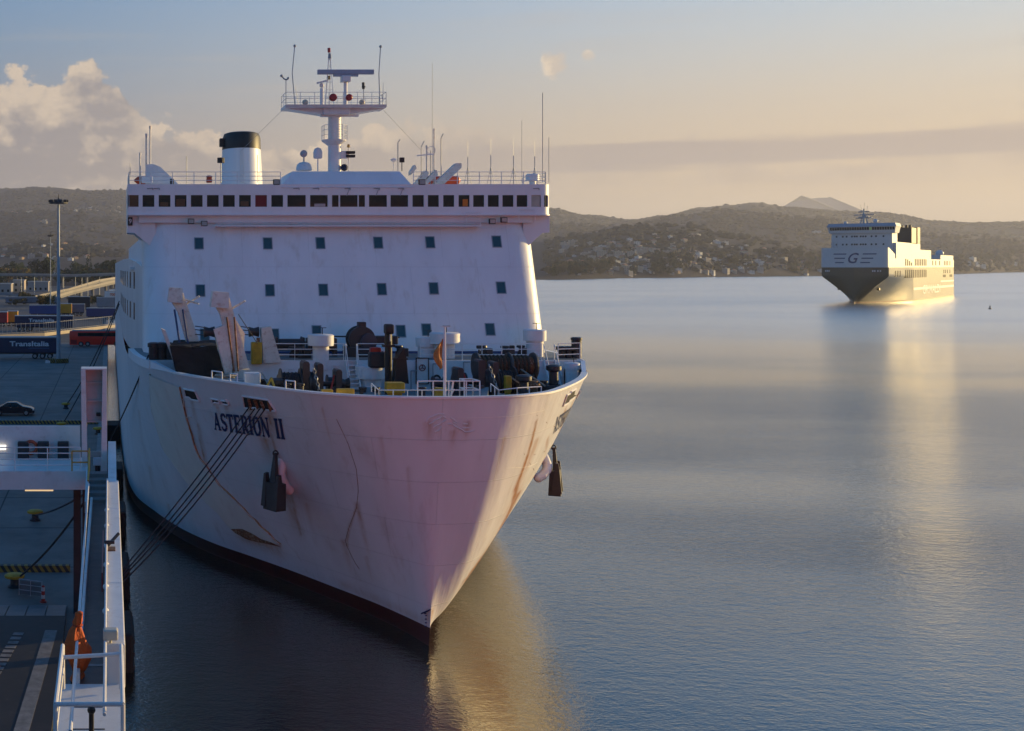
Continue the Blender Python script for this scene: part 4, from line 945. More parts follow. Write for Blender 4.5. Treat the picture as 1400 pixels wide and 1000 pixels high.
# bulwark: inner plating, top rail
b = MB(); UB = list(np.linspace(0, 6.05, 90)); seq = [(-1, u) for u in reversed(UB)] + [(1, u) for u in UB[1:]]
inn = []
for z in (10.36, ZB):
    for s, u in seq:
        p = hull(u, z, s); n = hull_n(u, z - 0.1, s); inn.append((p.x - n.x*0.22, p.y - n.y*0.22, z))
k = len(seq); b.add(inn, [(i, i+1, k+i+1, k+i) for i in range(k-1)]); b.build('bulwark', white, SHIP, True)
b = MB(); top = []
for s, u in seq:
    p = hull(u, ZB, s); n = hull_n(u, ZB - 0.1, s); n.z = 0; n.normalize()
    top += [p + n*0.05 + Vector((0, 0, -0.03)), p - n*0.28 + Vector((0, 0, -0.03)), p - n*0.28 + Vector((0, 0, 0.06)), p + n*0.05 + Vector((0, 0, 0.06))]
b.add(top, [(4*i+j, 4*i+(j+1) % 4, 4*i+4+(j+1) % 4, 4*i+4+j) for i in range(k-1) for j in range(4)]); b.build('cap_rail', railm, SHIP)
for s in (-1, 1):                                   # sloping shoulder plates where the bulwark ends
    p = hull(6.0, ZB, s); q = hull(7.05, ZB, s); b = MB()
    b.add([p + Vector((0, 0, 0)), p - Vector((s*0.25, 0, 0)), q - Vector((s*0.25, 0, -0.42)), q + Vector((0, 0, 0.42)), q], [(0, 1, 2, 3), (0, 3, 4)]); b.build('shoulder_plate', white, SHIP)
mat('rust_stain', (.36, .2, .08), .8, var=.5, scale=3, dirt=(.6, .55, .48), dirt_amt=.8)
# raised panel on the flare, light on it put into the cream; rusty ledge
A = [(206, 512), (209, 560), (225, 615), (262, 665), (295, 697), (322, 728)]; B = [(246, 528), (258, 578), (272, 622), (303, 664), (345, 706), (384, 744)]
for s in (-1,):
    b = MB(); patch(b, resample(A, 24), resample(B, 24), s, 0.11, 12); b.build('bow_panel', panelw, SHIP, True)
    for E_ in (A, B):
        q = [hull_at(*p, s) for p in resample(E_, 24)]; b = MB(); b.add([hp(z, s, o_) for z in q for o_ in (-0.02, 0.11)], [(2*i, 2*i+1, 2*i+3, 2*i+2) for i in range(23)]); b.build('panel_edge', MATS['rust_stain'], SHIP)
    b = MB(); patch(b, resample([(318, 722), (330, 731), (345, 738)], 5), resample([(334, 721), (358, 734), (386, 746)], 5), s, 0.14, 6); b.build('rusty_ledge', rust, SHIP, True)
    MATS.get('rust_stain') or mat('rust_stain', (.36, .2, .08), .8, var=.5, scale=3, dirt=(.6, .55, .48), dirt_amt=.8)
    for A_, B_ in (([(206, 512), (209, 560), (225, 615), (262, 665), (295, 697), (322, 728)], 1.3), ([(246, 528), (258, 578), (272, 622), (303, 664), (345, 706), (384, 744)], 1.3)):
        b = MB(); b.path([hp(hull_at(*p, s), s, 0.105) for p in resample(A_, 22)], 0.012, 4); b.build('edge_bead', panelw, SHIP, True)
    b = MB(); b.path([hp(hull_at(*p, s), s, 0.05) for p in ((240, 546), (252, 546), (253, 563), (240, 562), (240, 546))], 0.02, 4); b.path([hp(hull_at(*p, s), s, 0.05) for p in ((238, 571), (248, 581), (250, 570), (262, 570))], 0.03, 4); b.build('access_hatch', panelw, SHIP)
# plating seams
def seam(pts, side, r=0.02, m_=None, name='plating_seam'):
    q = [hull_at(*p, side) for p in pts]; q = resample([(a, c, 0) for a, c in q], 28); r *= 0.6; b = MB(); b.path([hp((a, c), side, 0.006) for a, c, _ in q], r, 4); b.build(name, m_ or rust, SHIP)
seam([(461, 573), (476, 605), (488, 640), (491, 670), (487, 695), (477, 720), (472, 742), (485, 768), (492, 778)], -1)
seam([(734, 568), (727, 590), (716, 620), (703, 655), (694, 690), (690, 725)], 1, 0.018)
seam([(250, 556), (420, 572), (560, 573)], -1, 0.01, panelw); seam([(625, 573), (700, 569), (745, 561)], 1, 0.01, panelw)
seam([(310, 615), (420, 640), (470, 645)], -1, 0.008, panelw); seam([(690, 640), (735, 632)], 1, 0.01, panelw)
seam([(430, 710), (500, 728), (560, 735)], -1, 0.006, panelw)
# wave emblem in relief on the stem
def wave(y, x0, x1, dy):
    return [(x0 + (x1 - x0)*t/12, y + dy*(t/12) - 7*math.sin(math.pi*2*(t/12) - 0.6)*(1 - 0.3*t/12)) for t in range(13)]
for k in range(4):
    pts = wave(572 + k*5, 583 + k*4, 640 + k*3, -1.5); b = MB(); b.path([hp(hull_at(*p, -1 if p[0] < 604 else 1), -1 if p[0] < 604 else 1, 0.01) for p in pts], 0.03, 5); b.build('wave_emblem', white2, SHIP)
# draught marks
for k in range(5):
    uz = hull_at(583, 838 + k*4.5, -1); b = MB(); p = hp(uz, -1, 0.012); b.bbox(p, (0.16 - 0.02*(k % 2), 0.03, 0.05)); b.build('draught_mark', bluel, SHIP)
b = MB(); b.path([hp(hull_at(577, 838, -1), -1, .02), hp(hull_at(583, 836, -1), -1, .02), hp(hull_at(590, 833, -1), -1, .02)], 0.035, 4); b.build('draught_mark', bluel, SHIP)

# ship's name, mapped onto the plating
GLYPH = {
 'A': [((.10,0),(.44,1),.11),((.42,1),(.80,0),.20),((.22,.33),(.64,.33),.10),((-.04,.03),(.26,.03),.07),((.60,.03),(1.0,.03),.07)],
 'S': [((.80,.80),(.62,.95),.13),((.66,.95),(.34,.95),.12),((.36,.95),(.14,.76),.17),((.14,.78),(.26,.58),.18),((.24,.58),(.70,.42),.18),((.70,.44),(.80,.22),.18),((.80,.24),(.62,.05),.15),((.64,.05),(.32,.05),.12),((.34,.05),(.12,.22),.13)],
 'T': [((.46,0),(.46,1),.22),((.04,.94),(.90,.94),.12),((.08,.97),(.08,.72),.08),((.86,.97),(.86,.72),.08),((.26,.03),(.66,.03),.07)],
 'E': [((.24,0),(.24,1),.22),((.06,.95),(.80,.95),.10),((.06,.05),(.84,.05),.10),((.2,.52),(.60,.52),.10),((.78,.97),(.78,.74),.07),((.82,.03),(.82,.28),.07),((.6,.64),(.6,.4),.07)],
 'R': [((.24,0),(.24,1),.22),((.06,.95),(.62,.95),.10),((.60,.95),(.78,.76),.17),((.78,.78),(.60,.52),.17),((.2,.50),(.62,.50),.10),((.46,.50),(.82,0),.20),((.06,.03),(.44,.03),.07),((.70,.03),(.98,.03),.07)],
 'I': [((.24,0),(.24,1),.24),((.02,.96),(.46,.96),.08),((.02,.04),(.46,.04),.08)],
 'O': [((.14,.28),(.14,.72),.20),((.12,.70),(.32,.96),.16),((.30,.95),(.64,.95),.11),((.62,.96),(.84,.70),.16),((.82,.72),(.82,.28),.20),((.84,.30),(.62,.04),.16),((.64,.05),(.30,.05),.11),((.32,.04),(.12,.30),.16)],
 'N': [((.16,0),(.16,1),.10),((.14,.98),(.80,.02),.20),((.80,0),(.80,1),.10),((.0,.97),(.28,.97),.07),((.02,.03),(.30,.03),.07),((.64,.97),(.96,.97),.07)]}
ADV = {'A': 1.0, 'S': .92, 'T': .95, 'E': .92, 'R': 1.0, 'I': .52, 'O': 1.0, 'N': 1.0, ' ': .62}
def ship_name(side, TLp, TRp, BLp, BRp, mirror=False):
    q = [hull_at(*p, side) for p in (TLp, TRp, BLp, BRp)]; word = 'ASTERION II'; tot = sum(ADV[c] for c in word); x = 0; cnt = 0
    root = MB()
    for ch in word:
        if ch != ' ':
            b = MB()
            for (p0, p1, w) in GLYPH[ch]:
                cnt += 1; p0 = Vector(p0); p1 = Vector(p1); d = (p1 - p0).normalized(); nrm = Vector((-d.y, d.x)) * w * 0.64; vs = []
                for k in range(5):
                    c = p0.lerp(p1, k / 4)
                    for e in (c - nrm, c + nrm):
                        s = (x + e.x) / tot; t = 1 - e.y
                        u = (q[0][0]*(1-s) + q[1][0]*s)*(1-t) + (q[2][0]*(1-s) + q[3][0]*s)*t; z = (q[0][1]*(1-s) + q[1][1]*s)*(1-t) + (q[2][1]*(1-s) + q[3][1]*s)*t
                        vs.append(hp((max(u, 0), z), side, 0.022 + 0.0012*(cnt % 9)))
                b.add(vs, [(2*k, 2*k+1, 2*k+3, 2*k+2) for k in range(4)])
            b.build('name_letter', bluel, SHIP)
        x += ADV[ch]
ship_name(-1, (291, 564), (387, 573), (295, 587), (391, 600))
ship_name(1, (760, 571), (788, 552), (756, 593), (781, 573))
# fairlead openings in the bulwark
def fairlead(quad, side, label=None):
    P = resample(quad[:2], 8); Q = resample(quad[2:], 8); b = MB(); patch(b, P, Q, side, 0.02, 5); o = b.build('fairlead', mat('fairlead_recess', (0.012, 0.012, 0.014), 0.8), SHIP)
    ring = P + list(reversed(Q)); ring.append(ring[0]); b = MB(); b.path([hp(hull_at(*p, side), side, 0.03) for p in ring], 0.05, 5); b.build('fairlead_rim', white2, o)
    return o
fairlead([(252, 531), (267, 534), (254, 543), (273, 548)], -1); fairlead([(290, 545), (300, 546), (291, 551), (301, 552)], -1); fairlead([(303, 547), (312, 548), (304, 553), (314, 554)], -1)
FL = fairlead([(332, 541), (368, 546), (335, 557), (377, 562)], -1)
fairlead([(774, 540), (789, 531), (769, 555), (784, 544)], 1); fairlead([(791, 540), (796, 536), (790, 545), (795, 541)], 1)
for k in range(4):                                  # rollers inside the big fairlead
    x = 340 + k * 9; b = MB(); c0 = hp(hull_at(x, 545 + k*1.2, -1), -1, 0.03); c1 = hp(hull_at(x + 4, 558 + k*1.0, -1), -1, 0.03); b.tube(c0, c1, 0.09, n=8); b.build('roller', rust, FL)
# anchors with their bolsters
def anchor(side, crown, shank_top, bol0, bol1, size):
    uz = hull_at(*shank_top, side); p0 = hp(uz, side, 0.12); n = hull_n(*uz, side); uc = hull_at(*crown, side); pc = hull(uc[0], uc[1], side); 
    p1 = Vector((p0.x + n.x*0.1, p0.y + n.y*0.1 , p0.z - size))
    tang = Vector((0, 0, 1)).cross(n).normalized(); nn = Vector((n.x, n.y, 0)).normalized()
    def P(a, bq, z): return p1 + tang*a + nn*bq + Vector((0, 0, z))
    an = MB(); an.hexa([P(-.24, -.12, .2), P(.24, -.12, .2), P(.24, .14, .2), P(-.24, .14, .2)] + [p0 + tang*a + nn*bq for a, bq in ((-.07, -.06), (.07, -.06), (.07, .08), (-.07, .08))]); an.torus(p0, .12, .04, 'y', 12, 5); o = an.build('anchor', gear, SHIP)
    f = MB(); f.hexa([P(-.5, -.34, -1.05), P(.5, -.34, -1.05), P(.5, .3, -1.05), P(-.5, .3, -1.05), P(-.6, -.26, .3), P(.6, -.26, .3), P(.6, .24, .3), P(-.6, .24, .3)]); f.build('crown', gear, o)
    for s in (-1, 1):
        f = MB(); f.hexa([P(s*.62, -.16, -.9), P(s*.3, -.16, -.9), P(s*.3, .36, -.9), P(s*.62, .36, -.9), P(s*.58, .02, .75), P(s*.4, .02, .75), P(s*.4, .2, .7), P(s*.58, .2, .7)]); f.build('fluke', gear, o)
    bs = MB(); A_ = hp(hull_at(*bol0, side), side, -0.1); B_ = hp(hull_at(*bol1, side), side, 0.22); C_ = A_.lerp(B_, .5) + n*.32
    cur = [A_, A_.lerp(C_, .6) + n*.1, C_, B_.lerp(C_, .4) + n*.06, B_]
    bs.path(cur, 0.24, 12)
    for c in cur: bs.sphere(c, 0.245, 12, 8)
    bs.build('anchor_bolster', white2, SHIP, True)
anchor(-1, (376, 670), (378, 618), (384, 632), (400, 668), 1.75)
anchor(1, (756, 650), (757, 612), (751, 628), (739, 656), 1.5)

# superstructure front: raked, with rounded shoulders
Z0, Z1 = PZ, 20.25
def yf(z): return 71.5 + (z - Z0) / (Z1 - Z0) * 2.9
def front_ring(z, rr=1.7, xl=2.1, xr=27.1):
    y = yf(z); P = [(xl, 78.2), (xl, y + rr)]
    for k in range(1, 12): a = math.pi * k / 24; P.append((xl + rr*(1 - math.cos(a)), y + rr*(1 - math.sin(a))))
    n = 40
    for k in range(n + 1): P.append((xl + rr + (xr - xl - 2*rr) * k / n, y))
    for k in range(11, 0, -1): a = math.pi * k / 24; P.append((xr - rr*(1 - math.cos(a)), y + rr*(1 - math.sin(a))))
    P += [(xr, y + rr), (xr, 78.2)]; return P
b = MB(); zz = np.linspace(Z0 - 0.3, Z1, 24); rings = [front_ring(z) for z in zz]; k = len(rings[0])
b.add([(x, y, z) for z, rg in zip(zz, rings) for x, y in rg], [(j*k+i, j*k+i+1, (j+1)*k+i+1, (j+1)*k+i) for j in range(len(zz)-1) for i in range(k-1)])
b.add([(x, y, Z1) for x, y in rings[-1]], [tuple(range(k))]); FRONT = b.build('front_house', frontw, SHIP, True)
b = MB(); b.hexa([(3.2, yf(12.1)-.02, 12.1), (26, yf(12.1)-.02, 12.1), (26, yf(12.1)+.1, 12.1), (3.2, yf(12.1)+.1, 12.1), (3.2, yf(12.25)-.02, 12.25), (26, yf(12.25)-.02, 12.25), (26, yf(12.25)+.1, 12.25), (3.2, yf(12.25)+.1, 12.25)]); b.build('blue_stripe', bluep, SHIP)
def on_front(px, py):
    Y = 73.0
    for _ in range(5): z = H - (py - YP) / F * Y; Y = yf(z)
    return Vector(((px - XP) / F * Y, Y, H - (py - YP) / F * Y))
def fr_box(b, c, w, h, o0, o1):                     # box lying on the raked front
    vs = []
    for z in (c.z - h/2, c.z + h/2): vs += [(c.x - w/2, yf(z) - o0, z), (c.x + w/2, yf(z) - o0, z), (c.x + w/2, yf(z) + o1, z), (c.x - w/2, yf(z) + o1, z)]
    b.hexa(vs)
for px, py in [(272, 333), (366, 333), (438, 332.5), (517, 332), (588, 331.5), (679, 330.5), (274, 397.5), (369, 397), (442, 396.5), (522, 395.5), (593, 394.5), (685, 393.5), (280, 458), (375, 458), (433, 453.5), (548, 453), (583, 451), (670, 450.5)]:
    c = on_front(px, py); b = MB(); fr_box(b, c, 0.50, 0.66, 0.012, 0.05); w_ = b.build('porthole', glassg, SHIP)
    b = MB()
    for dx, dz, ww, hh in ((-.275, 0, .05, .76), (.275, 0, .05, .76), (0, .355, .50, .05), (0, -.355, .50, .05)): fr_box(b, c + Vector((dx, 0, dz)), ww, hh, 0.035, 0.04)
    b.build('frame', mat('porthole_frame', (0.2, 0.26, 0.3), 0.5), w_)
def floodlight(p, parent=SHIP, s=0.4, up=0.0):
    b = MB(); b.bbox(p + Vector((0, -0.12, 0)), (s, 0.22, s*0.85), 0.03); o = b.build('floodlight', blk, parent)
    b = MB(); b.bbox(p + Vector((0, -0.235, 0)), (s*0.8, 0.02, s*0.62)); b.build('lens', mat('lamp_lens', (0.3, 0.33, 0.33), 0.15), o)
    b = MB(); b.tube(p + Vector((0, 0, -0.05)), p + Vector((0, 0.35, -0.1)), 0.03, n=5); b.build('bracket', steel, o)
for px, py in ((261, 303), (279, 306), (672, 303), (688, 301)): floodlight(at(px, py, 73.7))
# bridge
BF = 73.9                                            # face of the bridge front
def bz(py): return H - (py - YP) / F * BF
def bx(px): return (px - XP) / F * BF
xl, xr = bx(174.5), bx(755.5)
wz0, wz1, bt, bb = bz(283), bz(267), bz(252), bz(292)
WINS = [(176, 189.5), (195, 211), (217, 233), (239, 255), (261, 277), (283, 299), (305, 321), (327, 343), (349, 365), (371, 387), (393, 418), (424, 448), (454, 463), (465, 489), (490.5, 499), (504.5, 529), (534, 558), (564, 579.5), (585, 600), (606, 621), (627, 642), (647, 662), (667, 682), (687, 702), (706.5, 721), (726.5, 740.5)]
b = MB(); rc = 0.75
def rbox(b, z0, z1, y0=BF, y1=79.5):                 # bridge plan with rounded right corner
    P = [(xl, y0), (xr - rc, y0)] + [(xr - rc + rc*math.sin(a), y0 + rc - rc*math.cos(a)) for a in [math.pi/2*k/8 for k in range(1, 9)]] + [(xr, y1), (xl, y1)]
    b.plan(P, z0, z1)
rbox(b, wz1, bt); rbox(b, bb - 0.05, wz0)
edges = [xl] + [v for w in WINS for v in (bx(w[0]), bx(w[1]))] + [xr - rc]
for a, c in zip(edges[::2], edges[1::2]): b.box((a, BF, wz0), (c, BF + 0.16, wz1))
for a0, a1 in ((0, 18), (50, 62), (84, 90)):
    P = [(xr - rc + r_*math.sin(R(a)), BF + rc - r_*math.cos(R(a))) for r_, rng2 in ((rc, (a0, (a0+a1)/2, a1)), (rc - .12, (a1, (a0+a1)/2, a0))) for a in rng2]
    b.plan(P, wz0, wz1)
b.box((xr - 0.1, BF + rc, wz0), (xr, 79.5, wz1)); b.box((xl, BF, wz0), (xl + 0.1, 79.5, wz1)); BR = b.build('bridge', white, SHIP)
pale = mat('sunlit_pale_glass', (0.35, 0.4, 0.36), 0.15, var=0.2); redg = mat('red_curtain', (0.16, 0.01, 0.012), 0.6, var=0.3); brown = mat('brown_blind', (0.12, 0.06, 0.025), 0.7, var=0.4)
for i, (p0, p1) in enumerate(WINS):
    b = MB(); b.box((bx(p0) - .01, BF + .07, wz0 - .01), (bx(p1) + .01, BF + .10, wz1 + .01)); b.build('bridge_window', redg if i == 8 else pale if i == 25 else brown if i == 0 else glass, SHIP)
for i, (p0, p1, za, zb, mt_) in enumerate(((241, 253, .05, .5, brown), (633, 640, .03, .48, mat('orange_folder', (0.6, .18, .02), .6)), (219, 230, .03, .3, brown), (329, 340, .04, .35, brown), (430, 445, .02, .2, steel))):
    b = MB(); b.box((bx(p0), BF + .055, wz0 + za), (bx(p1), BF + .068, wz0 + zb)); b.build('window_shade', mt_, SHIP)
b = MB(); P = [(xr - rc + (rc-.06)*math.sin(R(a)), BF + rc - (rc-.06)*math.cos(R(a))) for a in (15, 30, 52)] + [(xr - rc + (rc-.1)*math.sin(R(a)), BF + rc - (rc-.1)*math.cos(R(a))) for a in (52, 30, 15)]; b.plan(P, wz0, wz1); b.build('bridge_window', glass, SHIP)
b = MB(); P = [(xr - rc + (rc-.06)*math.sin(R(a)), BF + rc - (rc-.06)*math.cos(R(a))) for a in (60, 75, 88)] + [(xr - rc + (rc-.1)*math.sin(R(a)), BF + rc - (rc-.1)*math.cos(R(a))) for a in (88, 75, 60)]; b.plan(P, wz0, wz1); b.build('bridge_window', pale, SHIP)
b = MB(); b.box((xl + .2, BF + 1.2, wz0), (xr - .3, BF + 1.3, wz1)); b.build('bridge_interior', blk, SHIP)
b = MB(); rbox(b, bb - 0.13, bb - 0.05, BF - 0.14, 79.6); b.build('bridge_ledge', white, SHIP)
# apron between ledge and front house, wing ends below the ledge
b = MB(); b.box((bx(190), BF + .25, Z1 - .05), (xr - 1.2, 79, bb - .13)); b.build('bridge_apron', white, SHIP)
for s in (-1, 1):
    x0, x1 = (xl, 2.9) if s < 0 else (26.3, xr); zl = bz(318)
    poly = [(x0, zl), (x0, bb - .13), (x1, bb - .13), (x1, zl - 0.7)] + ([(x0 + .45, zl - .02)] if s < 0 else [])
    if s > 0: poly = [(x0, bb - .13), (x1, bb - .13), (x1, zl), (x1 - .45, zl - .02), (x0 + .25, zl - .9), (x0, zl - 1.2)]
    else: poly = [(x1, bb - .13), (x0, bb - .13), (x0, zl), (x0 + .45, zl - .02), (x1 - .25, zl - .9), (x1, zl - 1.2)]
    b = MB(); b.prism(poly, BF + .5, 78.5); b.build('wing_bracket', white, SHIP)
b = MB(); b.bbox((bx(178.2), BF + .44, bz(302.5)), (.3, .12, .52), .02); sg = b.build('number_board', blk, SHIP)
text('number', '9', signw, sg, 0.3, Matrix.Translation(Vector((bx(176.2), BF + .37, bz(305.6))) - SHIP.location) @ Matrix.Rotation(R(90), 4, 'X'), bold=0.01)
b = MB(); b.bbox((xr - .02, BF + 1.6, bz(300)), (.06, .5, .8)); b.build('side_light', blk, SHIP)
# small walkway under the bridge
for xa, xb, py in ((294, 656, 308.5),):
    b = MB(); b.box((bx(xa), BF - .25, bz(310)), (bx(xb), BF + .3, bz(308.6))); b.build('walkway', white, SHIP)
for xa, xb in ((637, 656), (709, 731)):
    b = MB(); b.rail([(bx(xa), BF - .1, bz(307 if xa < 700 else 303)), (bx(xb), BF - .1, bz(307 if xa < 700 else 303))], .75, 2, .018, .9); b.build('railing', railm, SHIP)
b = MB(); b.rail([(bx(295), BF - .2, bz(308.6)), (bx(656), BF - .2, bz(308.6))], .12, 1, .02, 6); b.build('handrail', railm, SHIP)
for px in (205, 214, 405, 432, 475, 515, 548, 733):   # wipers and small brackets above windows
    b = MB(); b.path([at(px - 4, 258, BF - .04), at(px + 4, 257.5, BF - .04), at(px + 4, 260, BF - .04)], .025, 4)
    if px > 450 and px < 600: b.path([at(px + 3, 258, BF - .05), at(px - 1, 268, BF - .03)], .02, 4)
    b.build('window_wiper', steel, SHIP)
# top of the bridge
RZ = bt - 0.02
rp_ = [(xl + .1, 79, RZ), (xl + .1, BF + .15, RZ), (bx(384), BF + .15, RZ)]; b = MB(); b.rail(rp_, .8, 3, .02, 1.4, .025); b.build('railing', railm, SHIP)
rp_ = [(bx(566), BF + .15, RZ), (xr - .4, BF + .15, RZ), (xr - .1, BF + 1, RZ), (xr - .1, 79, RZ)]; b = MB(); b.rail(rp_, .8, 3, .02, 1.4, .025); b.build('railing', railm, SHIP)
b = MB(); b.hexa([at(384, 256.5, BF - .05), at(566, 256.5, BF - .05), (bx(566), 79, bt - .1), (bx(384), 79, bt - .1), (bx(403), BF + .9, bz(233) ), (bx(551), BF + .9, bz(233)), (bx(551), 79, bz(233)), (bx(403), 79, bz(233))]); b.build('wheelhouse_top', white, SHIP)
TOPZ = bz(233)
for px in (377.5, 576): floodlight(at(px, 249.5, BF + .2), s=0.42)
# funnel
FY = 92.0; fz = lambda py: H - (py - YP) / F * FY; fc = (330 - XP) / F * FY; fr = 28 / F * FY
b = MB(); b.lathe((fc, FY, 0), [(fr*1.03, 18), (fr*1.02, fz(250)), (fr*0.93, fz(205.5))], 36, sy=1.3); FN = b.build('funnel', white, SHIP, True)
b = MB(); b.lathe((fc, FY, 0), [(fr*.935, fz(205.5)), (fr*.92, fz(190)), (fr*.85, fz(184)), (fr*.7, fz(182.5))], 36, sy=1.3); b.build('funnel_cap', blk, FN, True)
for dx, py0, py1, r_ in ((-.55, 186, 180.5, .32), (.2, 186, 180, .36), (.75, 187, 181, .25)):
    b = MB(); b.tube((fc + dx, FY, fz(py0)), (fc + dx, FY, fz(py1) - .35), r_, n=12); b.build('exhaust_pipe', blk, FN)
b = MB(); b.bbox((fc - fr*.98, FY - .3, fz(196)), (.35, .6, .65), .06); b.build('funnel_lamp', blk, FN)
b = MB()
for dx in (-.15, .15): b.tube((fc - fr*.12 + dx, FY - fr*1.34, fz(252)), (fc - fr*.12 + dx*.8, FY - fr*1.22, fz(207)), .02, n=4)
for k in range(14): z = fz(252) + (fz(207) - fz(252)) * k / 13; y = FY - fr*1.34 + fr*.12*k/13; b.tube((fc - fr*.12 - .15, y, z), (fc - fr*.12 + .15, y, z), .015, n=4)
b.build('ladder', railm, FN)

# mast on the bridge roof
MY = 77.0
def m_(px, py, dy=0.0): return at(px, py, MY) + Vector((0, dy, 0))
px2m = MY / F
b = MB(); b.tube(m_(457.5, 240), m_(457.5, 158), .44, .42, n=20); MAST = b.build('mast', white2, SHIP, True)
b = MB(); b.hexa([m_(387, 147.5, -1) + Vector((0, 0, -.12)), m_(523.5, 147.5, -1) + Vector((0, 0, -.12)), m_(523.5, 147.5, 1) + Vector((0, 0, -.12)), m_(387, 147.5, 1) + Vector((0, 0, -.12)), m_(387, 146.2, -1.1), m_(523.5, 146.2, -1.1), m_(523.5, 146.2, 1.1), m_(387, 146.2, 1.1)]); b.build('crosstree', white2, SHIP)
for s in (-1, 1):
    xo, xi = (388, 441) if s < 0 else (523, 475); b = MB(); b.hexa([m_(xi, 158, -.6), m_(xo, 150, -.6), m_(xo, 150, .6), m_(xi, 158, .6), m_(xi, 148, -.6), m_(xo, 148.5, -.6), m_(xo, 148.5, .6), m_(xi, 148, .6)]); b.build('crosstree_arm', white2, SHIP)
b = MB(); b.bbox(m_(457.5, 152.5), (1.75, 1.5, .6), .08); b.build('mast_head', white2, SHIP)
b = MB(); b.bbox(m_(463, 159.3, -.3), (51*px2m, .25, .13)); b.build('yard', white2, SHIP)
b = MB(); b.lathe(m_(456.5, 193), [(.35, -.35), (.8, -.02), (.82, .06)], 20); b.build('mast_platform', white2, SHIP)
b = MB(); b.rail([m_(440.5, 192.5, .2), m_(441, 192.5, -.6), m_(450, 192.5, -1), m_(464, 192.5, -1), m_(472.5, 192.5, -.5), m_(472.5, 192.5, .3)], .95, 3, .016, .5); b.build('railing', railm, SHIP)
b = MB(); b.rail([m_(388, 146, 1), m_(388, 146, -1), m_(523, 146, -1), m_(523, 146, 1), m_(388, 146, 1)], .8, 2, .018, .95); b.build('railing', railm, SHIP)
for px, r_ in ((450.7, .25), (472.3, .22)):
    b = MB(); b.lathe(m_(px, 137, -1.15), [(r_*.5, .15), (r_, .1), (r_, -.1), (r_*.7, -.16)], 18, 'y'); b.build('red_lamp', redl, SHIP, True)
b = MB(); b.tube(m_(472.5, 147), m_(472.5, 113), .13, n=10); b.bbox(m_(472.5, 108.5), (.62, .6, .4), .05); sc_ = b.build('radar_scanner', white2, SHIP)
b = MB(); b.bbox(m_(472.5, 98.8), (77*px2m, .3, .3), .03); b.bbox(m_(472.5, 103.5), (34*px2m, .22, .14)); b.build('radar_bar', mat('radar_blue_grey', (0.3, 0.36, 0.45), .45), sc_)
b = MB(); b.tube(m_(440, 147), m_(440, 121), .12, n=8); b.sphere(m_(440, 117), .16); s2 = b.build('radar_scanner', white2, SHIP)
b = MB(); b.beam(m_(433, 114.5, -.2), m_(448.5, 110, .1), .16, .12); b.build('radar_bar', white2, s2)
b = MB()
for dx in (-7, 5.5):
    b.tube(m_(450 + dx, 147, -.3), m_(450.6 + dx*.2, 80, 0), .02, n=5); b.tube(m_(450 + dx*.5, 147, .5), m_(450.6 + dx*.15, 80, 0), .02, n=5)
for k in range(6): t = k/6; b.tube(m_(443 + 5.5*t, 145 - 64*t, -.3*(1-t)), m_(455.5 - 4*t, 145 - 64*t, -.3*(1-t)), .014, n=4)
b.tube(m_(450.6, 82), m_(450, 70), .05, .03, n=6); b.build('lattice_topmast', white2, SHIP)
b = MB(); b.tube(m_(450, 72), m_(449.8, 66), .1, n=8); b.build('red_lamp', redl, SHIP); b = MB(); b.tube(m_(450.8, 80), m_(450.8, 73.5), .12, .09, n=8); b.build('mast_lamp', mat('lamp_blue_grey', (.2, .25, .32), .4), SHIP)
b = MB(); b.tube(m_(450, 109), m_(450, 104), .09, n=8); b.build('mast_lamp', mat('brass_lamp', (.45, .3, .1), .4), SHIP)
for pts, r_ in (([(403.5, 147), (399.5, 100), (403, 63)], .03), ([(519.5, 147), (518, 101), (520.3, 64)], .03), ([(391, 147), (391, 108)], .025), ([(497.5, 147), (497, 122)], .025), ([(523.5, 140), (524, 113)], .012)):
    b = MB(); b.path([m_(*p) for p in pts], r_, 5)
    if r_ == .03: b.sphere(m_(pts[-1][0], pts[-1][1]), .1, 8, 6); b.tube(m_(pts[0][0] + 5, 146), m_(pts[0][0], 118), .012, n=4)
    b.build('whip_antenna', steel, SHIP)
b = MB(); b.path([m_(385, 103.5), m_(388, 108), m_(391, 109.5), m_(394, 108)], .05, 5); b.sphere(m_(385, 104), .1, 8, 6); b.sphere(m_(394, 107), .08, 8, 6); b.build('anemometer', steel, SHIP)
b = MB(); b.tube(m_(497, 122), m_(496.5, 113), .09, n=8); b.bbox(m_(497, 119), (.22, .1, .08)); b.build('mast_lamp', gear, SHIP)
for px in (414.5, 491.5): b = MB(); b.sphere(m_(px, 142.5, -.8), .2, 10, 6); b.build('loud_hailer', mat('hailer_cream', (.55, .5, .4), .5), SHIP, True)
for x0_, y0_, x1_, y1_ in ((387, 150, 330, 206), (523.5, 150, 576, 206)): b = MB(); b.tube(at(x0_, y0_, MY), at(x1_, y1_, 84), .012, n=4); b.build('stay_wire', steel, SHIP)
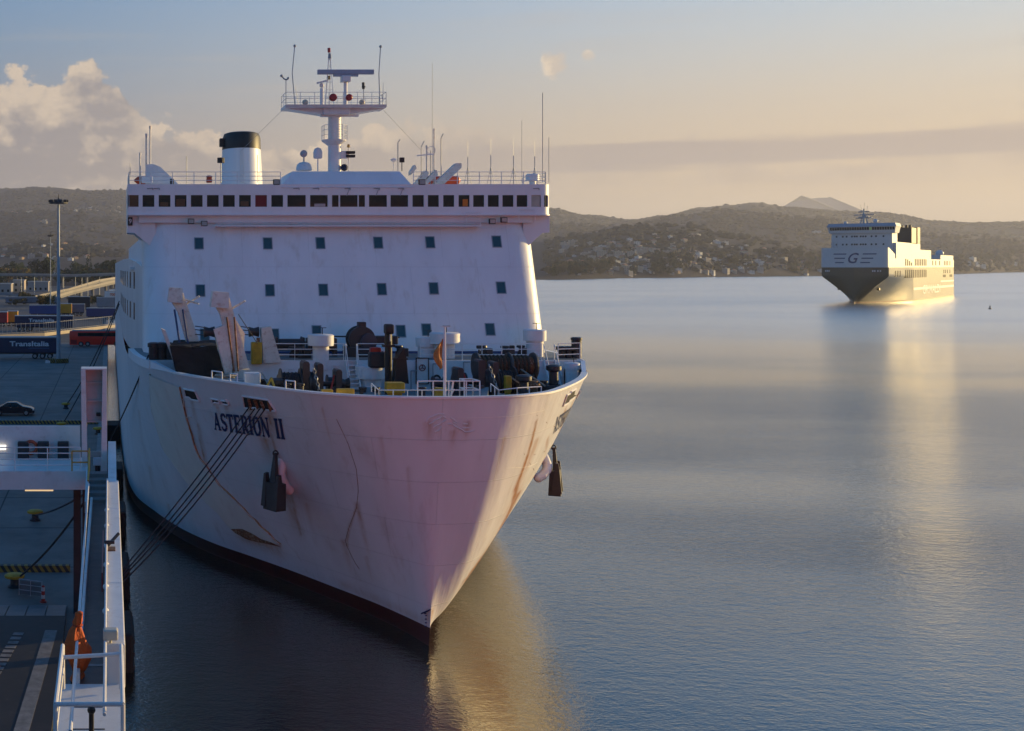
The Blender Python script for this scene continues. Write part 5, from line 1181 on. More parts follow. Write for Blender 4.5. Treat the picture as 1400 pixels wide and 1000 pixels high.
# domes and lights on the wheelhouse top
b = MB(); b.lathe(m_(415.5, 233.5), [(.52, 0), (.52, .15), (.46, .38), (.3, .52), (.05, .58)], 20); b.build('satellite_dome', white2, SHIP, True)
b = MB(); b.tube(m_(415.5, 224), m_(415.5, 214), .05, n=6); b.lathe(m_(415, 210.5), [(.1, .16), (.22, .12), (.24, -.1), (.1, -.16)], 14, 'y'); b.build('searchlight', steel, SHIP, True)
b = MB(); b.tube(m_(434.5, 234), m_(434.5, 217), .04, n=6); b.lathe(m_(434.5, 217), [(.26, 0), (.3, .1), (.3, .42), (.22, .64), (.06, .72)], 18); b.build('radome', white2, SHIP, True)
b = MB(); b.tube(m_(476.5, 234), m_(476.5, 202), .035, n=6); b.bbox(m_(470, 212), (.5, .3, .5), .03); lb = b.build('signal_lamp_post', white2, SHIP)
for py in (209, 214): b = MB(); b.bbox(m_(478.5, py, -.1), (.6, .3, .18), .02); b.build('signal_lamp', blk, lb)
b = MB(); b.lathe(m_(476.5, 202), [(.09, 0), (.11, .12), (.06, .22)], 10); b.build('amber_lamp', MATS['brass_lamp'], lb)
b = MB(); b.sphere(m_(469, 230, -.4), .24, 10, 7); b.build('horn_cover', mat('navy_canvas', (.015, .02, .05), .8), SHIP, True)
b = MB(); b.tube(m_(538, 234), m_(538, 222), .03, n=6); b.lathe(m_(538, 219.5), [(.05, -.12), (.19, .0), (.19, .08), (.1, .12)], 12); b.build('gps_antenna', white2, SHIP, True)
b = MB(); b.path([m_(544, 234), m_(544, 195), m_(547, 191)], .03, 5); b.build('lamp_post', steel, SHIP)
b = MB(); b.tube(m_(549.5, 234), m_(549.5, 222), .03, n=5); b.bbox(m_(549.5, 219), (.3, .22, .32), .02); b.build('floodlight', blk, SHIP)
# boat davits, boats and masts behind the bridge roof
DY = 80.0
def d_(px, py, dy=0.0): return at(px, py, DY + dy)
for pts in ([(199, 226), (209, 225), (219, 229), (243, 252), (199, 252)], [(560, 235), (566, 226), (568, 231), (560, 240)], [(566, 252), (580, 234), (585, 238), (577, 252)], [(592, 252), (622, 224), (629, 224), (629, 230), (606, 252)], [(575, 252), (595, 233), (597, 240), (583, 252)]):
    b = MB(); q = [d_(*p) for p in pts]; b.prism([(v.x, v.z) for v in q], DY - .35, DY + .35); b.build('boat_davit', cranew if pts[0][0] > 500 else white2, SHIP)
for c, L_, r_ in ((203, 2.0, .33), (614, 1.6, .35), (597, 1.6, .3)):
    b = MB(); cc = d_(c, 247, .9); b.lathe(cc, [(.05, -L_/2), (r_*.8, -L_*.38), (r_, 0), (r_*.8, L_*.38), (.05, L_/2)], 14, 'x'); b.build('rescue_boat', orange, SHIP, True)
b = MB(); b.bbox(d_(201, 246, -.9), (.75, .5, .45), .04); b.build('locker', white2, SHIP)
for px, y0_, y1_, r_, dd in ((191.5, 252, 213, .05, 0), (200, 252, 187, .06, 0), (205.3, 225, 176.5, .055, 0), (255, 252, 214, .03, 0), (302, 250, 219, .035, 0), (178, 240, 223, .02, 0), (352, 250, 212, .025, 0), (591, 252, 87, .016, 0), (593.5, 252, 180, .05, 0), (576, 252, 193, .03, 4), (603, 240, 183, .035, 3), (742, 250, 127, .03, 0), (713.5, 250, 165, .016, 0), (750.5, 250, 188, .025, 0), (583.5, 252, 203, .06, 0), (588.7, 252, 206, .03, 0)):
    b = MB(); top_ = d_(px + dd*.3, y1_); b.path([d_(px, y0_), d_(px, y1_ + dd*2), d_(px + dd, y1_)] if dd else [d_(px, y0_), top_], r_, 6)
    if r_ >= .05: b.tube(top_, top_ + Vector((0, 0, .2)), r_*1.3, n=6)
    b.build('lamp_post' if dd else 'antenna_mast', steel if r_ < .05 else cranew, SHIP)
b = MB(); b.beam(d_(570, 213), d_(593, 211), .08, .08); b.torus(d_(590, 206), .28, .02); b.build('signal_yard', white2, SHIP)
b = MB(); b.tube(d_(302, 223), d_(302, 216), .25, n=10); b.build('floodlight', blk, SHIP)
for px, h_ in ((639.5, 215), (671, 212), (702, 213), (731, 214)):
    b = MB(); b.tube(d_(px, 252), d_(px, h_), .025, n=5)
    for dx in (-5, 5): b.tube(d_(px + dx, 252, -.3), d_(px, 228), .016, n=4); b.tube(d_(px + dx*.8, 247), d_(px - dx*.8, 247), .012, n=4)
    b.tube(d_(px - 2.5, 237), d_(px + 2.5, 237), .012, n=4); b.tube(d_(px, h_), d_(px, h_ - 22), .008, n=4); b.build('tripod_antenna', steel, SHIP)
b = MB(); b.lathe(d_(728, 250, -4), [(.2, -.2), (.2, .1), (.42, .12), (.42, .5), (.35, .56)], 16); b.build('vent_drum', white2, SHIP, True)
b = MB(); b.lathe(d_(286, 250, -5.6), [(.17, 0), (.2, .12), (.17, .3), (.2, .4), (.1, .46)], 12); b.build('signal_canister', orange, SHIP, True)
b = MB(); b.bbox(d_(235, 249, -5), (.25, .2, .4), .04); b.build('liferaft_box', blk, SHIP)

# ------------------------------------------------------------------ mooring gear on the ferry's forecastle
def part(name, b, m__=None, smooth=False, parent=None): return b.build(name, m__ or gear, parent or SHIP, smooth)
DZ = 10.4
# black tarpaulin-covered hatch, sagging trapezoid
def tarp_cover():
    Y0, Y1 = 64.0, 66.3; P = [at(232, 474, Y0), at(296, 474, Y0), at(310, 520, Y0), at(243, 520, Y0)]; Q = [at(238, 466, Y1), at(296, 466, Y1), at(308, 515, Y1), at(246, 515, Y1)]
    b = MB(); n = 14
    def surf(a, b_, c, d, f):
        vs = []
        for j in range(n+1):
            for i in range(n+1):
                s, t = i/n, j/n; p = (a*(1-s) + b_*s)*(1-t) + (d*(1-s) + c*s)*t; vs.append(p + Vector((0, f*math.sin(5*s + 3*t)*.05 + f*.04*math.sin(11*s - 7*t), .05*math.sin(9*s + j))))
        b.add(vs, [(j*(n+1)+i, j*(n+1)+i+1, (j+1)*(n+1)+i+1, (j+1)*(n+1)+i) for j in range(n) for i in range(n)])
    surf(P[0], P[1], P[2], P[3], 1); surf(Q[0], Q[1], P[1], P[0], .6); surf(P[1], Q[1], Q[2], P[2], .6); surf(Q[0], P[0], P[3], Q[3], .6)
    part('tarpaulin_cover', b, tarp, True)
    b = MB(); p = at(243, 522, Y0); b.box((p.x + 1.0, Y0 + .1, DZ), (p.x + 2.5, Y1, p.z + .3)); part('hatch_coaming', b, deckm)
tarp_cover()
b = MB(); b.prism([(v.x, v.z) for v in (at(220, 449, 64.6), at(226, 452, 64.6), at(242, 497, 64.6), at(238, 497, 64.6), at(228, 470, 64.6))], 64.4, 65.0); part('hatch_brace', b, cranew)
# cranes: foot, post, head, hook arm, wires
def crane(foot, top, Y, w, name='deck_crane', rusty=True):
    f = at(*foot, Y); t = at(*top, Y); b = MB(); b.beam(Vector((f.x, f.y, DZ)), f, w*1.5, w*1.5, w*1.25, w*1.25); b.beam(f, t, w*1.15, w*.9, w*.95, w*.8); o = part(name, b, cranew)
    b = MB(); d = (t - f).normalized(); h0 = t - d*.5; b.beam(h0 + Vector((-.32, -.15, .0)), t + Vector((-.12, -.15, .35)), w*1.35, w*1.35, w*1.2, w*1.1); part('crane_head', b, cranew, parent=o)
    b = MB(); b.prism([(v.x, v.z) for v in (h0 + Vector((-.55, 0, .1)), h0 + Vector((.0, 0, .2)), h0 + Vector((.1, 0, -.7)), h0 + Vector((-.2, 0, -.5)))], Y - .25, Y + .2); part('crane_jaw', b, cranew, parent=o)
    b = MB(); b.tube(h0 + Vector((.3, -.1, -.1)), h0 + Vector((1.05, -.3, .35)), .06, n=6); part('crane_lever', b, cranew, parent=o)
    return o, h0
o1, h1 = crane((264, 470), (243, 402), 66.0, .62)
for dx in (-.35, .12):
    b = MB(); b.tube(h1 + Vector((dx, -.3, -.4)), Vector((h1.x + dx + .35, 65.2, 12.6)), .055, n=6); part('hoist_strop', b, mat('blue_strop', (.03, .06, .16), .8), parent=o1)
b = MB(); b.tube(at(254, 410, 65.8), at(272, 393.5 + 22, 65.6), .06, n=5); part('crane_lever', b, cranew, parent=o1)
o2, h2 = crane((330, 505), (304, 408), 62.6, .72)
for dx in (.15, .55):
    b = MB(); b.tube(h2 + Vector((dx - .1, -.55, -.5)), at(318 + dx*14, 508, 62.1), .05, n=6); part('hoist_wire', b, rust, parent=o2)
b = MB(); b.tube(at(326, 430, 62.3), at(352, 470, 63), .025, n=4); part('hoist_wire', b, gear, parent=o2)
b = MB(); b.prism([(v.x, v.z) for v in (at(322, 438, 63.0), at(334, 455, 63.0), at(332, 500, 63.0), at(323, 505, 63.0))], 62.8, 63.3); part('crane_gusset', b, cranew, parent=o2)
# roller pedestals
def pedestal(pts, Y, roller, d=.8):
    b = MB(); b.prism([(v.x, v.z) for v in (at(*p, Y) for p in pts)], Y - d/2, Y + d/2); o = part('roller_pedestal', b, cranew)
    c = at(*roller, Y); b = MB(); b.lathe(c, [(.16, -.3), (.3, -.28), (.22, 0), (.3, .28), (.16, .3)], 14, 'x'); part('roller', b, gear, True, o)
    for k in (-.18, .05, .22):
        b = MB(); b.tube(c + Vector((-.15, 0, k)), c + Vector((-.75, .1, k*1.1 + .06)), .025, n=4); part('guide_pin', b, gear, parent=o)
pedestal([(291, 450), (308, 444), (316, 470), (316, 512), (308, 512)], 62.5, (286, 454))
pedestal([(356, 448), (369, 446), (383, 495), (359, 496)], 66.8, (347, 454), .9)
b = MB(); b.bbox(at(350.5, 483, 66.5), (.6, .5, 1.25), .05); part('hydraulic_unit', b, yel)
b = MB(); b.tube(at(353, 462, 66.5), at(353, 470, 66.5), .1, n=8); part('hydraulic_cap', b, rust)
# left side bollards and rail by the shoulder
for px, py0, py1, r_ in ((210, 498, 477, .28), (221, 498, 474, .24), (231, 498, 472, .2)):
    Y = 67.2; b = MB(); p = at(px, py0, Y); b.lathe((p.x, Y, PZ), [(r_, -.02), (r_, .7), (r_*1.25, .74), (r_*1.25, .95), (r_*.8, 1.0)], 14); part('bitt', b, gear, True)
b = MB(); b.rail([at(206, 492, 66.9), at(236, 492, 66.9)], .9, 3, .02, .6); part('railing', b, gear)
# mushroom ventilators
def vent(px, cap_top, cap_bot, neck_bot, rc_, rn, Y, oval=1.0, label=None):
    t = at(px, cap_top, Y); c = at(px, cap_bot, Y); n_ = at(px, neck_bot, Y)
    b = MB(); b.lathe((t.x, Y, 0), [(rn, max(n_.z, DZ) - .3), (rn, c.z + .05)], 24, sx=oval); v = part('ventilator', b, white2, True)
    b = MB(); b.lathe((t.x, Y, 0), [(rn*.9, c.z), (rc_, c.z), (rc_, t.z - .04), (rc_ - .06, t.z), (.02, t.z + .02)], 28, sx=oval); part('ventilator_cap', b, white2, True, v)
    b = MB(); b.lathe((t.x, Y, 0), [(rn*1.04, c.z - .2), (rn*1.04, c.z - .14)], 24, sx=oval); part('band', b, railm, False, v)
    b = MB(); b.tube((t.x + .1, Y, t.z), (t.x + .1, Y, t.z + .38), .025, n=5); b.tube((t.x - .12, Y, t.z + .38), (t.x + .32, Y, t.z + .38), .02, n=5); part('hand_wheel', b, gear, parent=v)
vent(438.5, 457.5, 472.5, 498, .74, .46, 66.9)
vent(608, 455, 469.5, 497, .86, .56, 68.2)
vent(583, 461, 474, 488, .62, .5, 68.9)
vent(506, 500.5, 517, 525, .84, .62, 66.2)
vent(731, 451, 466, 486, .66, .5, 69.5, 1.0)
vent(782, 496, 505, 520, .42, .35, 65.6)
# windlass: two side frames, gypsy, drum, brake, chain
def windlass(px, Y, flip=1):
    c = at(px, 515, Y); x = c.x; s = flip
    b = MB(); b.box((x - 1.7, Y - .7, DZ - .01), (x + 1.7, Y + .7, DZ + .25)); o = part('windlass', b)
    for dx, hgt, w in ((-.28, 2.3, .34), (.42, 2.2, .3), (1.35*s, 1.9, .3)):
        b = MB(); b.prism([(x + dx - w/2, DZ + .2), (x + dx + w/2, DZ + .2), (x + dx + w/2, DZ + hgt - .1), (x + dx + w*.3, DZ + hgt), (x + dx - w*.3, DZ + hgt), (x + dx - w/2, DZ + hgt - .1)], Y - .55, Y + .45); part('side_frame', b, parent=o)
    b = MB(); b.tube((x - 1.6, Y, DZ + 1.15), (x + 1.75, Y, DZ + 1.15), .13, n=10); part('shaft', b, parent=o)
    b = MB(); b.lathe((x + .07, Y, DZ + 1.15), [(.5, -.22), (.72, -.2), (.6, 0), (.72, .2), (.5, .22)], 18, 'x'); part('gypsy', b, smooth=True, parent=o)
    b = MB(); b.lathe((x - 1.0*s, Y, DZ + 1.15), [(.3, -.55), (.78, -.52), (.78, -.46), (.5, -.42), (.5, .42), (.78, .46), (.78, .52), (.3, .55)], 20, 'x'); part('mooring_drum', b, rust if s > 0 and False else gear, True, o)
    for k in range(9):
        b = MB(); b.torus((x - 1.0*s - .38 + k*.095, Y, DZ + 1.15), .53 + .03*(k % 2), .05, 'x', 16, 5); part('rope_turn', b, ropem, parent=o)
    b = MB(); b.lathe((x + 1.75, Y, DZ + 1.15), [(.3, -.2), (.22, 0), (.32, .2)], 14, 'x'); part('warping_end', b, smooth=True, parent=o)
    b = MB(); b.tube((x + .95*s, Y - .5, DZ + .9), (x + 1.15*s, Y - .3, DZ + 1.6), .05, n=6); part('brake_lever', b, mat('lever_red', (.4, .03, .03), .5), parent=o)
    # chain from gypsy down to the hawse pipe
    top_ = Vector((x + .07, Y - .62, DZ + 2.0)); bot = Vector((x + .35, Y - 1.75, DZ + .05)); nl = 13
    for k in range(nl):
        p = top_.lerp(bot, k / nl) + Vector((0, -.12*math.sin(math.pi*k/nl), 0)); d = (bot - top_).normalized(); side = Vector((1, 0, 0)) if k % 2 else d.cross(Vector((1, 0, 0))).normalized()
        b = MB(); vs = []; nn = 10
        for i in range(nn):
            t = 2*math.pi*i/nn; ctr = p + d*(.12*math.cos(t)) + side*(.065*math.sin(t)); rad = (d*math.cos(t) + side*math.sin(t)); nrm = d.cross(side)
            for j in range(4): q = math.pi/2*j; vs.append(ctr + rad*(.025*math.cos(q)) + nrm*(.025*math.sin(q)))
        b.add(vs, [(i*4+j, ((i+1) % nn)*4+j, ((i+1) % nn)*4+(j+1) % 4, i*4+(j+1) % 4) for i in range(nn) for j in range(4)]); part('chain_link', b, ropel if k % 3 else steel, parent=o)
windlass(424, 58.6, 1); windlass(662, 59.6, -1)
b = MB(); c = at(690, 500, 61.5); b.lathe(c, [(.3, -1.5), (.62, -1.45), (.45, -1.4), (.48, 0), (.45, 1.4), (.62, 1.45), (.3, 1.5)], 20, 'x'); wn = part('mooring_winch', b, rust, True)
for dx in (-1.5, 0.2, 1.5): b = MB(); b.lathe((c.x + dx, c.y, c.z), [(.1, -.1), (.66, -.09), (.7, 0), (.66, .09), (.1, .1)], 20, 'x'); b.prism([(c.x + dx - .09, DZ), (c.x + dx + .09, DZ), (c.x + dx + .08, c.z), (c.x + dx - .08, c.z)], c.y - .35, c.y + .3); part('side_frame', b, parent=wn)
for k in range(12): b = MB(); b.torus((c.x - 1.2 + k*.21, c.y, c.z), .5, .08, 'x', 16, 5); part('rope_turn', b, mat('brown_rope', (.06, .04, .025), .9, var=.4, scale=8), parent=wn)
# big winch drum on the platform, by the front
c = at(493, 464, 69.5); b = MB(); b.lathe(c, [(.3, -.5), (.78, -.48), (.78, -.2), (.55, -.15), (.55, .5), (.78, .55), (.78, .6)], 26, 'y'); wd = part('winch_drum', b, gear, True)
b = MB(); b.bbox((c.x, c.y, PZ + .3), (1.9, 1.3, .62), .05); part('winch_bed', b, parent=wd); b = MB(); b.bbox(c + Vector((.05, 0, .82)), (.45, .5, .4)); part('motor', b, parent=wd)
b = MB(); b.lathe(c + Vector((.35, -.62, -.1)), [(.5, .1), (.5, -.02), (.36, -.05), (.12, -.06)], 22, 'y'); part('gear_cover', b, mat('gear_blue_black', (.03, .033, .05), .45), True, wd)
b = MB(); b.tube(c + Vector((-2.4, 0, .18)), c + Vector((2.3, 0, .1)), .05, n=6); part('shaft', b, parent=wd); b = MB(); b.bbox(c + Vector((1.5, 0, -.05)), (1.3, .7, .5), .06); part('gearbox', b, parent=wd)
for dx, dz in ((-4.2, -.35), (-2.3, -.4)):                                         # second winch row in the shade
    p = c + Vector((dx, .3, dz)); b = MB(); b.lathe(p, [(.2, -.75), (.52, -.72), (.36, -.65), (.36, .65), (.52, .72), (.2, .75)], 18, 'x'); q = part('mooring_winch', b, gear, True)
    for e in (-.8, .8): b = MB(); b.prism([(p.x + e - .08, PZ), (p.x + e + .08, PZ), (p.x + e + .06, p.z + .45), (p.x + e - .06, p.z + .45)], p.y - .5, p.y + .4); part('side_frame', b, parent=q)
# black goose-neck vent and cone
p = at(531, 520, 64.5); b = MB(); b.tube((p.x, p.y, DZ), (p.x, p.y, at(531, 452, 64.5).z), .2, n=14); b.bbox(at(531, 450, 64.5) + Vector((0, -.1, 0)), (.48, .6, .55), .1); b.bbox(at(531, 473, 64.5), (.62, .5, .12)); part('gooseneck_vent', b, blk, True)
b = MB(); b.tube(at(533.5, 467, 64.2), at(533, 449, 64.2), .045, n=6); part('vent_pipe', b, steel)
b = MB(); q = [at(*t, 63.8) for t in ((538, 524), (557, 524), (554, 492), (551, 475), (540, 492))]; b.prism([(v.x, v.z) for v in q], 63.5, 64.2); b.bbox(at(547, 491, 63.6), (.75, .3, .1)); part('chain_stopper_tower', b, blk)
b = MB(); b.bbox(at(515, 492, 65.5) , (.9, .6, .9), .1); part('winch_control', b, gear); b = MB(); b.bbox(at(513, 479, 65.5), (.6, .4, .3), .06); part('control_cover', b, redl)
# door with wheel, life ring, stair, hydrant in the platform wall
def wall_pt(px, py): return at(px, py, 66.57)
a, c = wall_pt(569.5, 490.5), wall_pt(585, 524); b = MB(); b.box((a.x, 66.54, c.z), (c.x, 66.62, a.z)); dr = part('door', b, white2)
b = MB(); 
for x0_, x1_, z0_, z1_ in ((a.x - .05, a.x, c.z - .05, a.z + .05), (c.x, c.x + .05, c.z - .05, a.z + .05), (a.x, c.x, a.z, a.z + .05), (a.x, c.x, c.z - .05, c.z)): b.box((x0_, 66.5, z0_), (x1_, 66.6, z1_))
part('door_frame', b, gear, parent=dr); b = MB(); q = wall_pt(577, 503); q.y = 66.5; b.torus(q, .17, .025, 'y', 18, 5)
for t in range(3): b.tube(q, q + Vector((.16*math.cos(2.1*t + 1.57), 0, .16*math.sin(2.1*t + 1.57))), .02, n=4)
part('hand_wheel', b, mat('wheel_maroon', (.2, .03, .04), .5), parent=dr)
b = MB(); q = wall_pt(596, 520); q.y = 66.4; b.torus(q, .22, .05, 'y', 16, 6, 1.25); part('hose_coil', b, blk, True)
def stair(px, w, Y):
    x = (px - XP) / F * Y; st = None; n = 7
    b = MB()
    for s in (-1, 1): b.beam((x + s*w/2, Y - 1.1, DZ), (x + s*w/2, Y + .1, PZ + .02), .05, .18)
    st = part('stair', b, railm)
    for k in range(n): z = DZ + (PZ - DZ)*(k + 1)/n; y = Y - 1.1 + 1.2*(k + 1)/n; b = MB(); b.box((x - w/2, y - .14, z - .05), (x + w/2, y + .1, z)); part('tread', b, white2, parent=st)
    b = MB()
    for s in (-1, 1): b.path([(x + s*w/2, Y - 1.0, DZ + .9), (x + s*w/2, Y + .1, PZ + .95), (x + s*w/2, Y + .1, PZ)], .025, 5)
    part('stair_rail', b, railm, parent=st)
stair(480.5, .62, 66.5); stair(751.5, .6, 66.5)
for pts, h_ in (([at(375, 494, 66.8), at(403, 493, 66.8)], .95), ([at(403, 493, 66.8), at(470, 492, 66.8)], .95), ([at(489, 492, 66.8), at(525, 492, 66.8)], .95), ([(at(632, 492, 66.8)), at(740, 492, 66.8)], .95), ([at(763, 492, 66.8), at(793, 492, 67.4)], .95)):
    pts = [Vector((v.x, v.y, PZ)) for v in pts]; b = MB(); b.rail(pts, h_, 3, .025, 1.15); part('railing', b, railm)
b = MB(); b.lathe((at(788, 486, 68.2).x, 68.2, PZ), [(.28, 0), (.28, 1.05), (.32, 1.08), (.32, 1.2), (.2, 1.24)], 16); part('bitt', b, gear, True)
for px in (768, 777): b = MB(); p = at(px, 486, 68.2); b.lathe((p.x, 68.2, PZ), [(.2, 0), (.2, .45), (.4, .5), (.4, .68), (.15, .72)], 14); part('roller_fairlead', b, gear, True)
for px in (545, 655, 700): b = MB(); p = at(px, 482, 70.5); b.tube((p.x, 70.5, PZ), (p.x, 70.5, PZ + .5), .06, n=6); b.bbox((p.x, 70.5, PZ + .5), (.3, .2, .2), .04); part('hydrant', b, redl if px == 545 else gear)
# flagpole with flag, bow rail cage, low rails
p = at(608, 545, 52.6); tp = at(608, 447, 52.6); b = MB(); b.tube((p.x, 52.6, ZB - .2), tp, .075, .05, n=8); b.beam(tp + Vector((-.22, 0, 0)), tp + Vector((.25, 0, 0)), .05, .04); FP = part('flagpole', b, railm)
b = MB(); vs = []; q0 = at(606, 463, 52.5); q1 = at(605, 502, 52.5); nn = 14
for i in range(nn + 1):
    t = i/nn; w = .12 + .34*math.sin(math.pi*min(1, t*1.1))*(.7 + .3*t)
    for j in range(5): s = j/4; vs.append(q0.lerp(q1, t) + Vector((-w*s, .09*math.sin(6*s + 3*t), -.15*s)))
b.add(vs, [(i*5+j, i*5+j+1, (i+1)*5+j+1, (i+1)*5+j) for i in range(nn) for j in range(4)]); part('flag', b, mat('flag_ochre', (.5, .2, .05), .8, var=.5, scale=3), True, FP)
Yb = 52.75
def bw(px, py, Y=Yb): return at(px, py, Y)
b = MB(); cage = [bw(571, 546), bw(656, 546)]; b.rail(cage, .82, 2, .032, .72); part('bow_rail', b, railm)
b = MB(); b.rail([bw(637.5, 546), bw(637.5, 546) + Vector((0, 1.0, 0)), bw(656, 546) + Vector((0, 1.0, 0)), bw(656, 546)], .82, 2, .03, .9); part('bow_rail', b, railm)
b = MB(); b.rail([bw(575, 546) + Vector((0, .5, -.05)), bw(640, 546) + Vector((0, .5, -.05))], .4, 1, .022, .75); part('bow_rail', b, railm)
b = MB(); b.rail([at(508, 536, 54.5), at(518, 545, 53.2), at(577, 545, 53.0)], .38, 1, .026, .62); part('bow_rail', b, railm)
b = MB(); b.rail([at(671, 536, 55), at(682, 545, 53.4), at(707, 542, 53.6), at(740, 540, 54.4)], .38, 1, .026, .75); part('bow_rail', b, railm)
b = MB(); b.beam(bw(617, 546) + Vector((0, .1, 0)), bw(620.5, 522) + Vector((0, .1, 0)), .08, .05); b.beam(bw(613.5, 546), bw(621, 532), .05, .05); part('pole_stay', b, railm)
for quad in (((289, 528), (304, 530)), ((314, 530), (324, 532)), ((390, 539), (402, 540)), ((760, 531), (766, 528)), ((788, 522), (794, 518))):
    sd = -1 if quad[0][0] < 600 else 1; b = MB(); pp = [hp((hull_at(*q, sd)[0], ZB), sd, -.12) for q in quad]; b.path([pp[0], pp[0] + Vector((0, 0, .38)), pp[1] + Vector((0, 0, .38)), pp[1]], .035, 6); part('bulwark_hoop', b, railm)
# yellow boxes, rope coil, capstans, deck boxes
for px, py, Y, sz in ((539.5, 530, 56.5, (.85, .6, .5)), (447, 537, 55, (.5, .4, .3)), (472, 537, 54.6, (.78, .4, .36)), (601, 537, 55, (.4, .4, .45)), (694, 525, 58.5, (.3, .3, .8))):
    p = at(px, py, Y); b = MB(); b.bbox(p, sz, .03); b.box((p.x - sz[0]*.4, p.y - .1, DZ), (p.x + sz[0]*.4, p.y + .1, p.z - sz[2]/2 + .02)); part('yellow_box', b, yel)
b = MB()
for k in range(16): b.torus(at(307.5, 523 - (k//4)*3.2, 61.4) + Vector((random.uniform(-.08, .08), 0, 0)), .28 + .09*(k % 4), .05, 'z', 18, 5)
p = at(307.5, 523, 61.4); b.lathe((p.x, p.y, 0), [(.4, DZ), (.4, p.z - .03)], 12); part('rope_coil', b, ropel, True)
for px, py, Y in ((378, 525, 58), (757, 506, 60.6), (716, 520, 58.0)):
    p = at(px, py, Y); b = MB(); b.lathe((p.x, Y, DZ), [(.42, 0), (.42, .2), (.25, .3), (.22, p.z - DZ - .1), (.38, p.z - DZ), (.38, p.z - DZ + .2), (.2, p.z - DZ + .28)], 16); part('capstan', b, gear, True)
p = at(727, 512, 59.2); b = MB(); b.lathe((p.x, 59.2, DZ), [(.45, 0), (.4, .5), (.28, .6), (.3, .95), (.42, 1.05), (.3, 1.25)], 14); part('capstan', b, rust, True)
b = MB(); b.lathe((at(748, 530, 60.2).x, 60.2, DZ), [(.7, 0), (.7, .92), (.66, .95), (.64, .9), (.2, .88)], 22); part('line_drum', b, gear, True)
b = MB(); p = at(345, 520, 59); b.bbox((p.x - .3, 60.5, DZ + .6), (1.6, .9, 1.2), .05); part('deck_locker', b, mat('locker_blue_grey', (.2, .27, .32), .5)); b = MB(); b.bbox((p.x + .1, 60, DZ + .8), (.8, .7, 1.6), .05); part('deck_locker', b, white2)
for x0_, x1_, Y in ((500, 522, 57.5), (640, 668, 57.5)): b = MB(); p0 = at(x0_, 525, Y); p1 = at(x1_, 525, Y); b.hexa([(p0.x - .6, Y - 1.6, DZ), (p1.x - .6, Y - 1.6, DZ), (p1.x, Y, DZ), (p0.x, Y, DZ), (p0.x - .6, Y - 1.6, DZ + .6), (p1.x - .6, Y - 1.6, DZ + .6), (p1.x, Y, DZ + 1.1), (p0.x, Y, DZ + 1.1)]); part('hawse_cover', b, deckm)
for pa, pb in (((676, 502, 61), (715, 527, 58)), ((712, 505, 61), (745, 528, 58.5)), ((358, 510, 59), (372, 535, 57.5))):
    b = MB(); b.tube(at(*pa), at(*pb), .045, n=6); part('deck_rope', b, ropel)
b = MB(); b.tube(at(362, 534, 57), at(371, 517, 57.4), .06, n=6); b.tube(at(371, 517, 57.4), at(377, 535, 56.8), .06, n=6); part('rope_guide', b, yel)

for px, py, Y in ((402, 528, 57), (505, 533, 57), (586, 533, 57.5), (648, 531, 57.5), (735, 524, 60), (352, 522, 60.5)):      # twin bitts
    p = at(px, py, Y); b = MB(); b.box((p.x - .55, Y - .22, DZ), (p.x + .55, Y + .22, DZ + .12))
    for e in (-.32, .32): b.lathe((p.x + e, Y, DZ), [(.17, .1), (.16, p.z - DZ), (.2, p.z - DZ + .03), (.2, p.z - DZ + .12), (.1, p.z - DZ + .14)], 12)
    part('twin_bitts', b, gear, True)
for px, h_ in ((497, 1.3), (541, 1.5), (562, 1.1), (592, 1.5), (618, 1.3), (634, 1.6), (700, 1.5), (728, 1.2), (393, 1.2), (455, 1.4)):   # pipes up the platform wall
    x = (px - XP)/F*66.5; b = MB(); b.path([(x, 66.5, DZ), (x, 66.5, DZ + h_), (x + .35, 66.5, DZ + h_)], .035, 6); part('wall_pipe', b, railm if px % 2 else steel)
for px, Y, r_ in ((388, 60.5, .5), (455, 61, .45), (600, 60.5, .42), (628, 61.5, .5)):                                                # hose and wire reels
    x = (px - XP)/F*Y; c = Vector((x, Y, DZ + .95)); b = MB(); b.lathe(c, [(r_*.3, -.34), (r_, -.32), (r_, -.27), (r_*.7, -.25), (r_*.7, .25), (r_, .27), (r_, .32), (r_*.3, .34)], 18, 'x'); b.box((x - .3, Y - .3, DZ), (x + .3, Y + .3, DZ + .5)); part('wire_reel', b, gear, True)
for px, py, Y in ((412, 478, 68), (400, 482, 68.5), (545, 480, 69.5), (660, 478, 69.5), (690, 481, 69.2), (712, 477, 69.6)):            # small gear on the platform
    p = at(px, py, Y); b = MB(); b.lathe((p.x, Y, PZ), [(.2, 0), (.2, .3), (.12, .36), (.12, max(.5, p.z - PZ)), (.26, max(.55, p.z - PZ + .04)), (.24, max(.66, p.z - PZ + .14))], 12); b.bbox((p.x + .35, Y, PZ + .25), (.4, .35, .5), .03); part('roller_stand', b, gear, True)
b = MB(); b.path([at(377, 470, 67.2), at(420, 468, 67.2), at(432, 476, 67.2)], .05, 6); part('platform_pipe', b, gear)
b = MB(); b.rail([Vector((at(575, 492, 66.8).x, 66.8, PZ)), Vector((at(632, 492, 66.8).x, 66.8, PZ))], .95, 3, .02, 1.1); part('railing', b, railm)

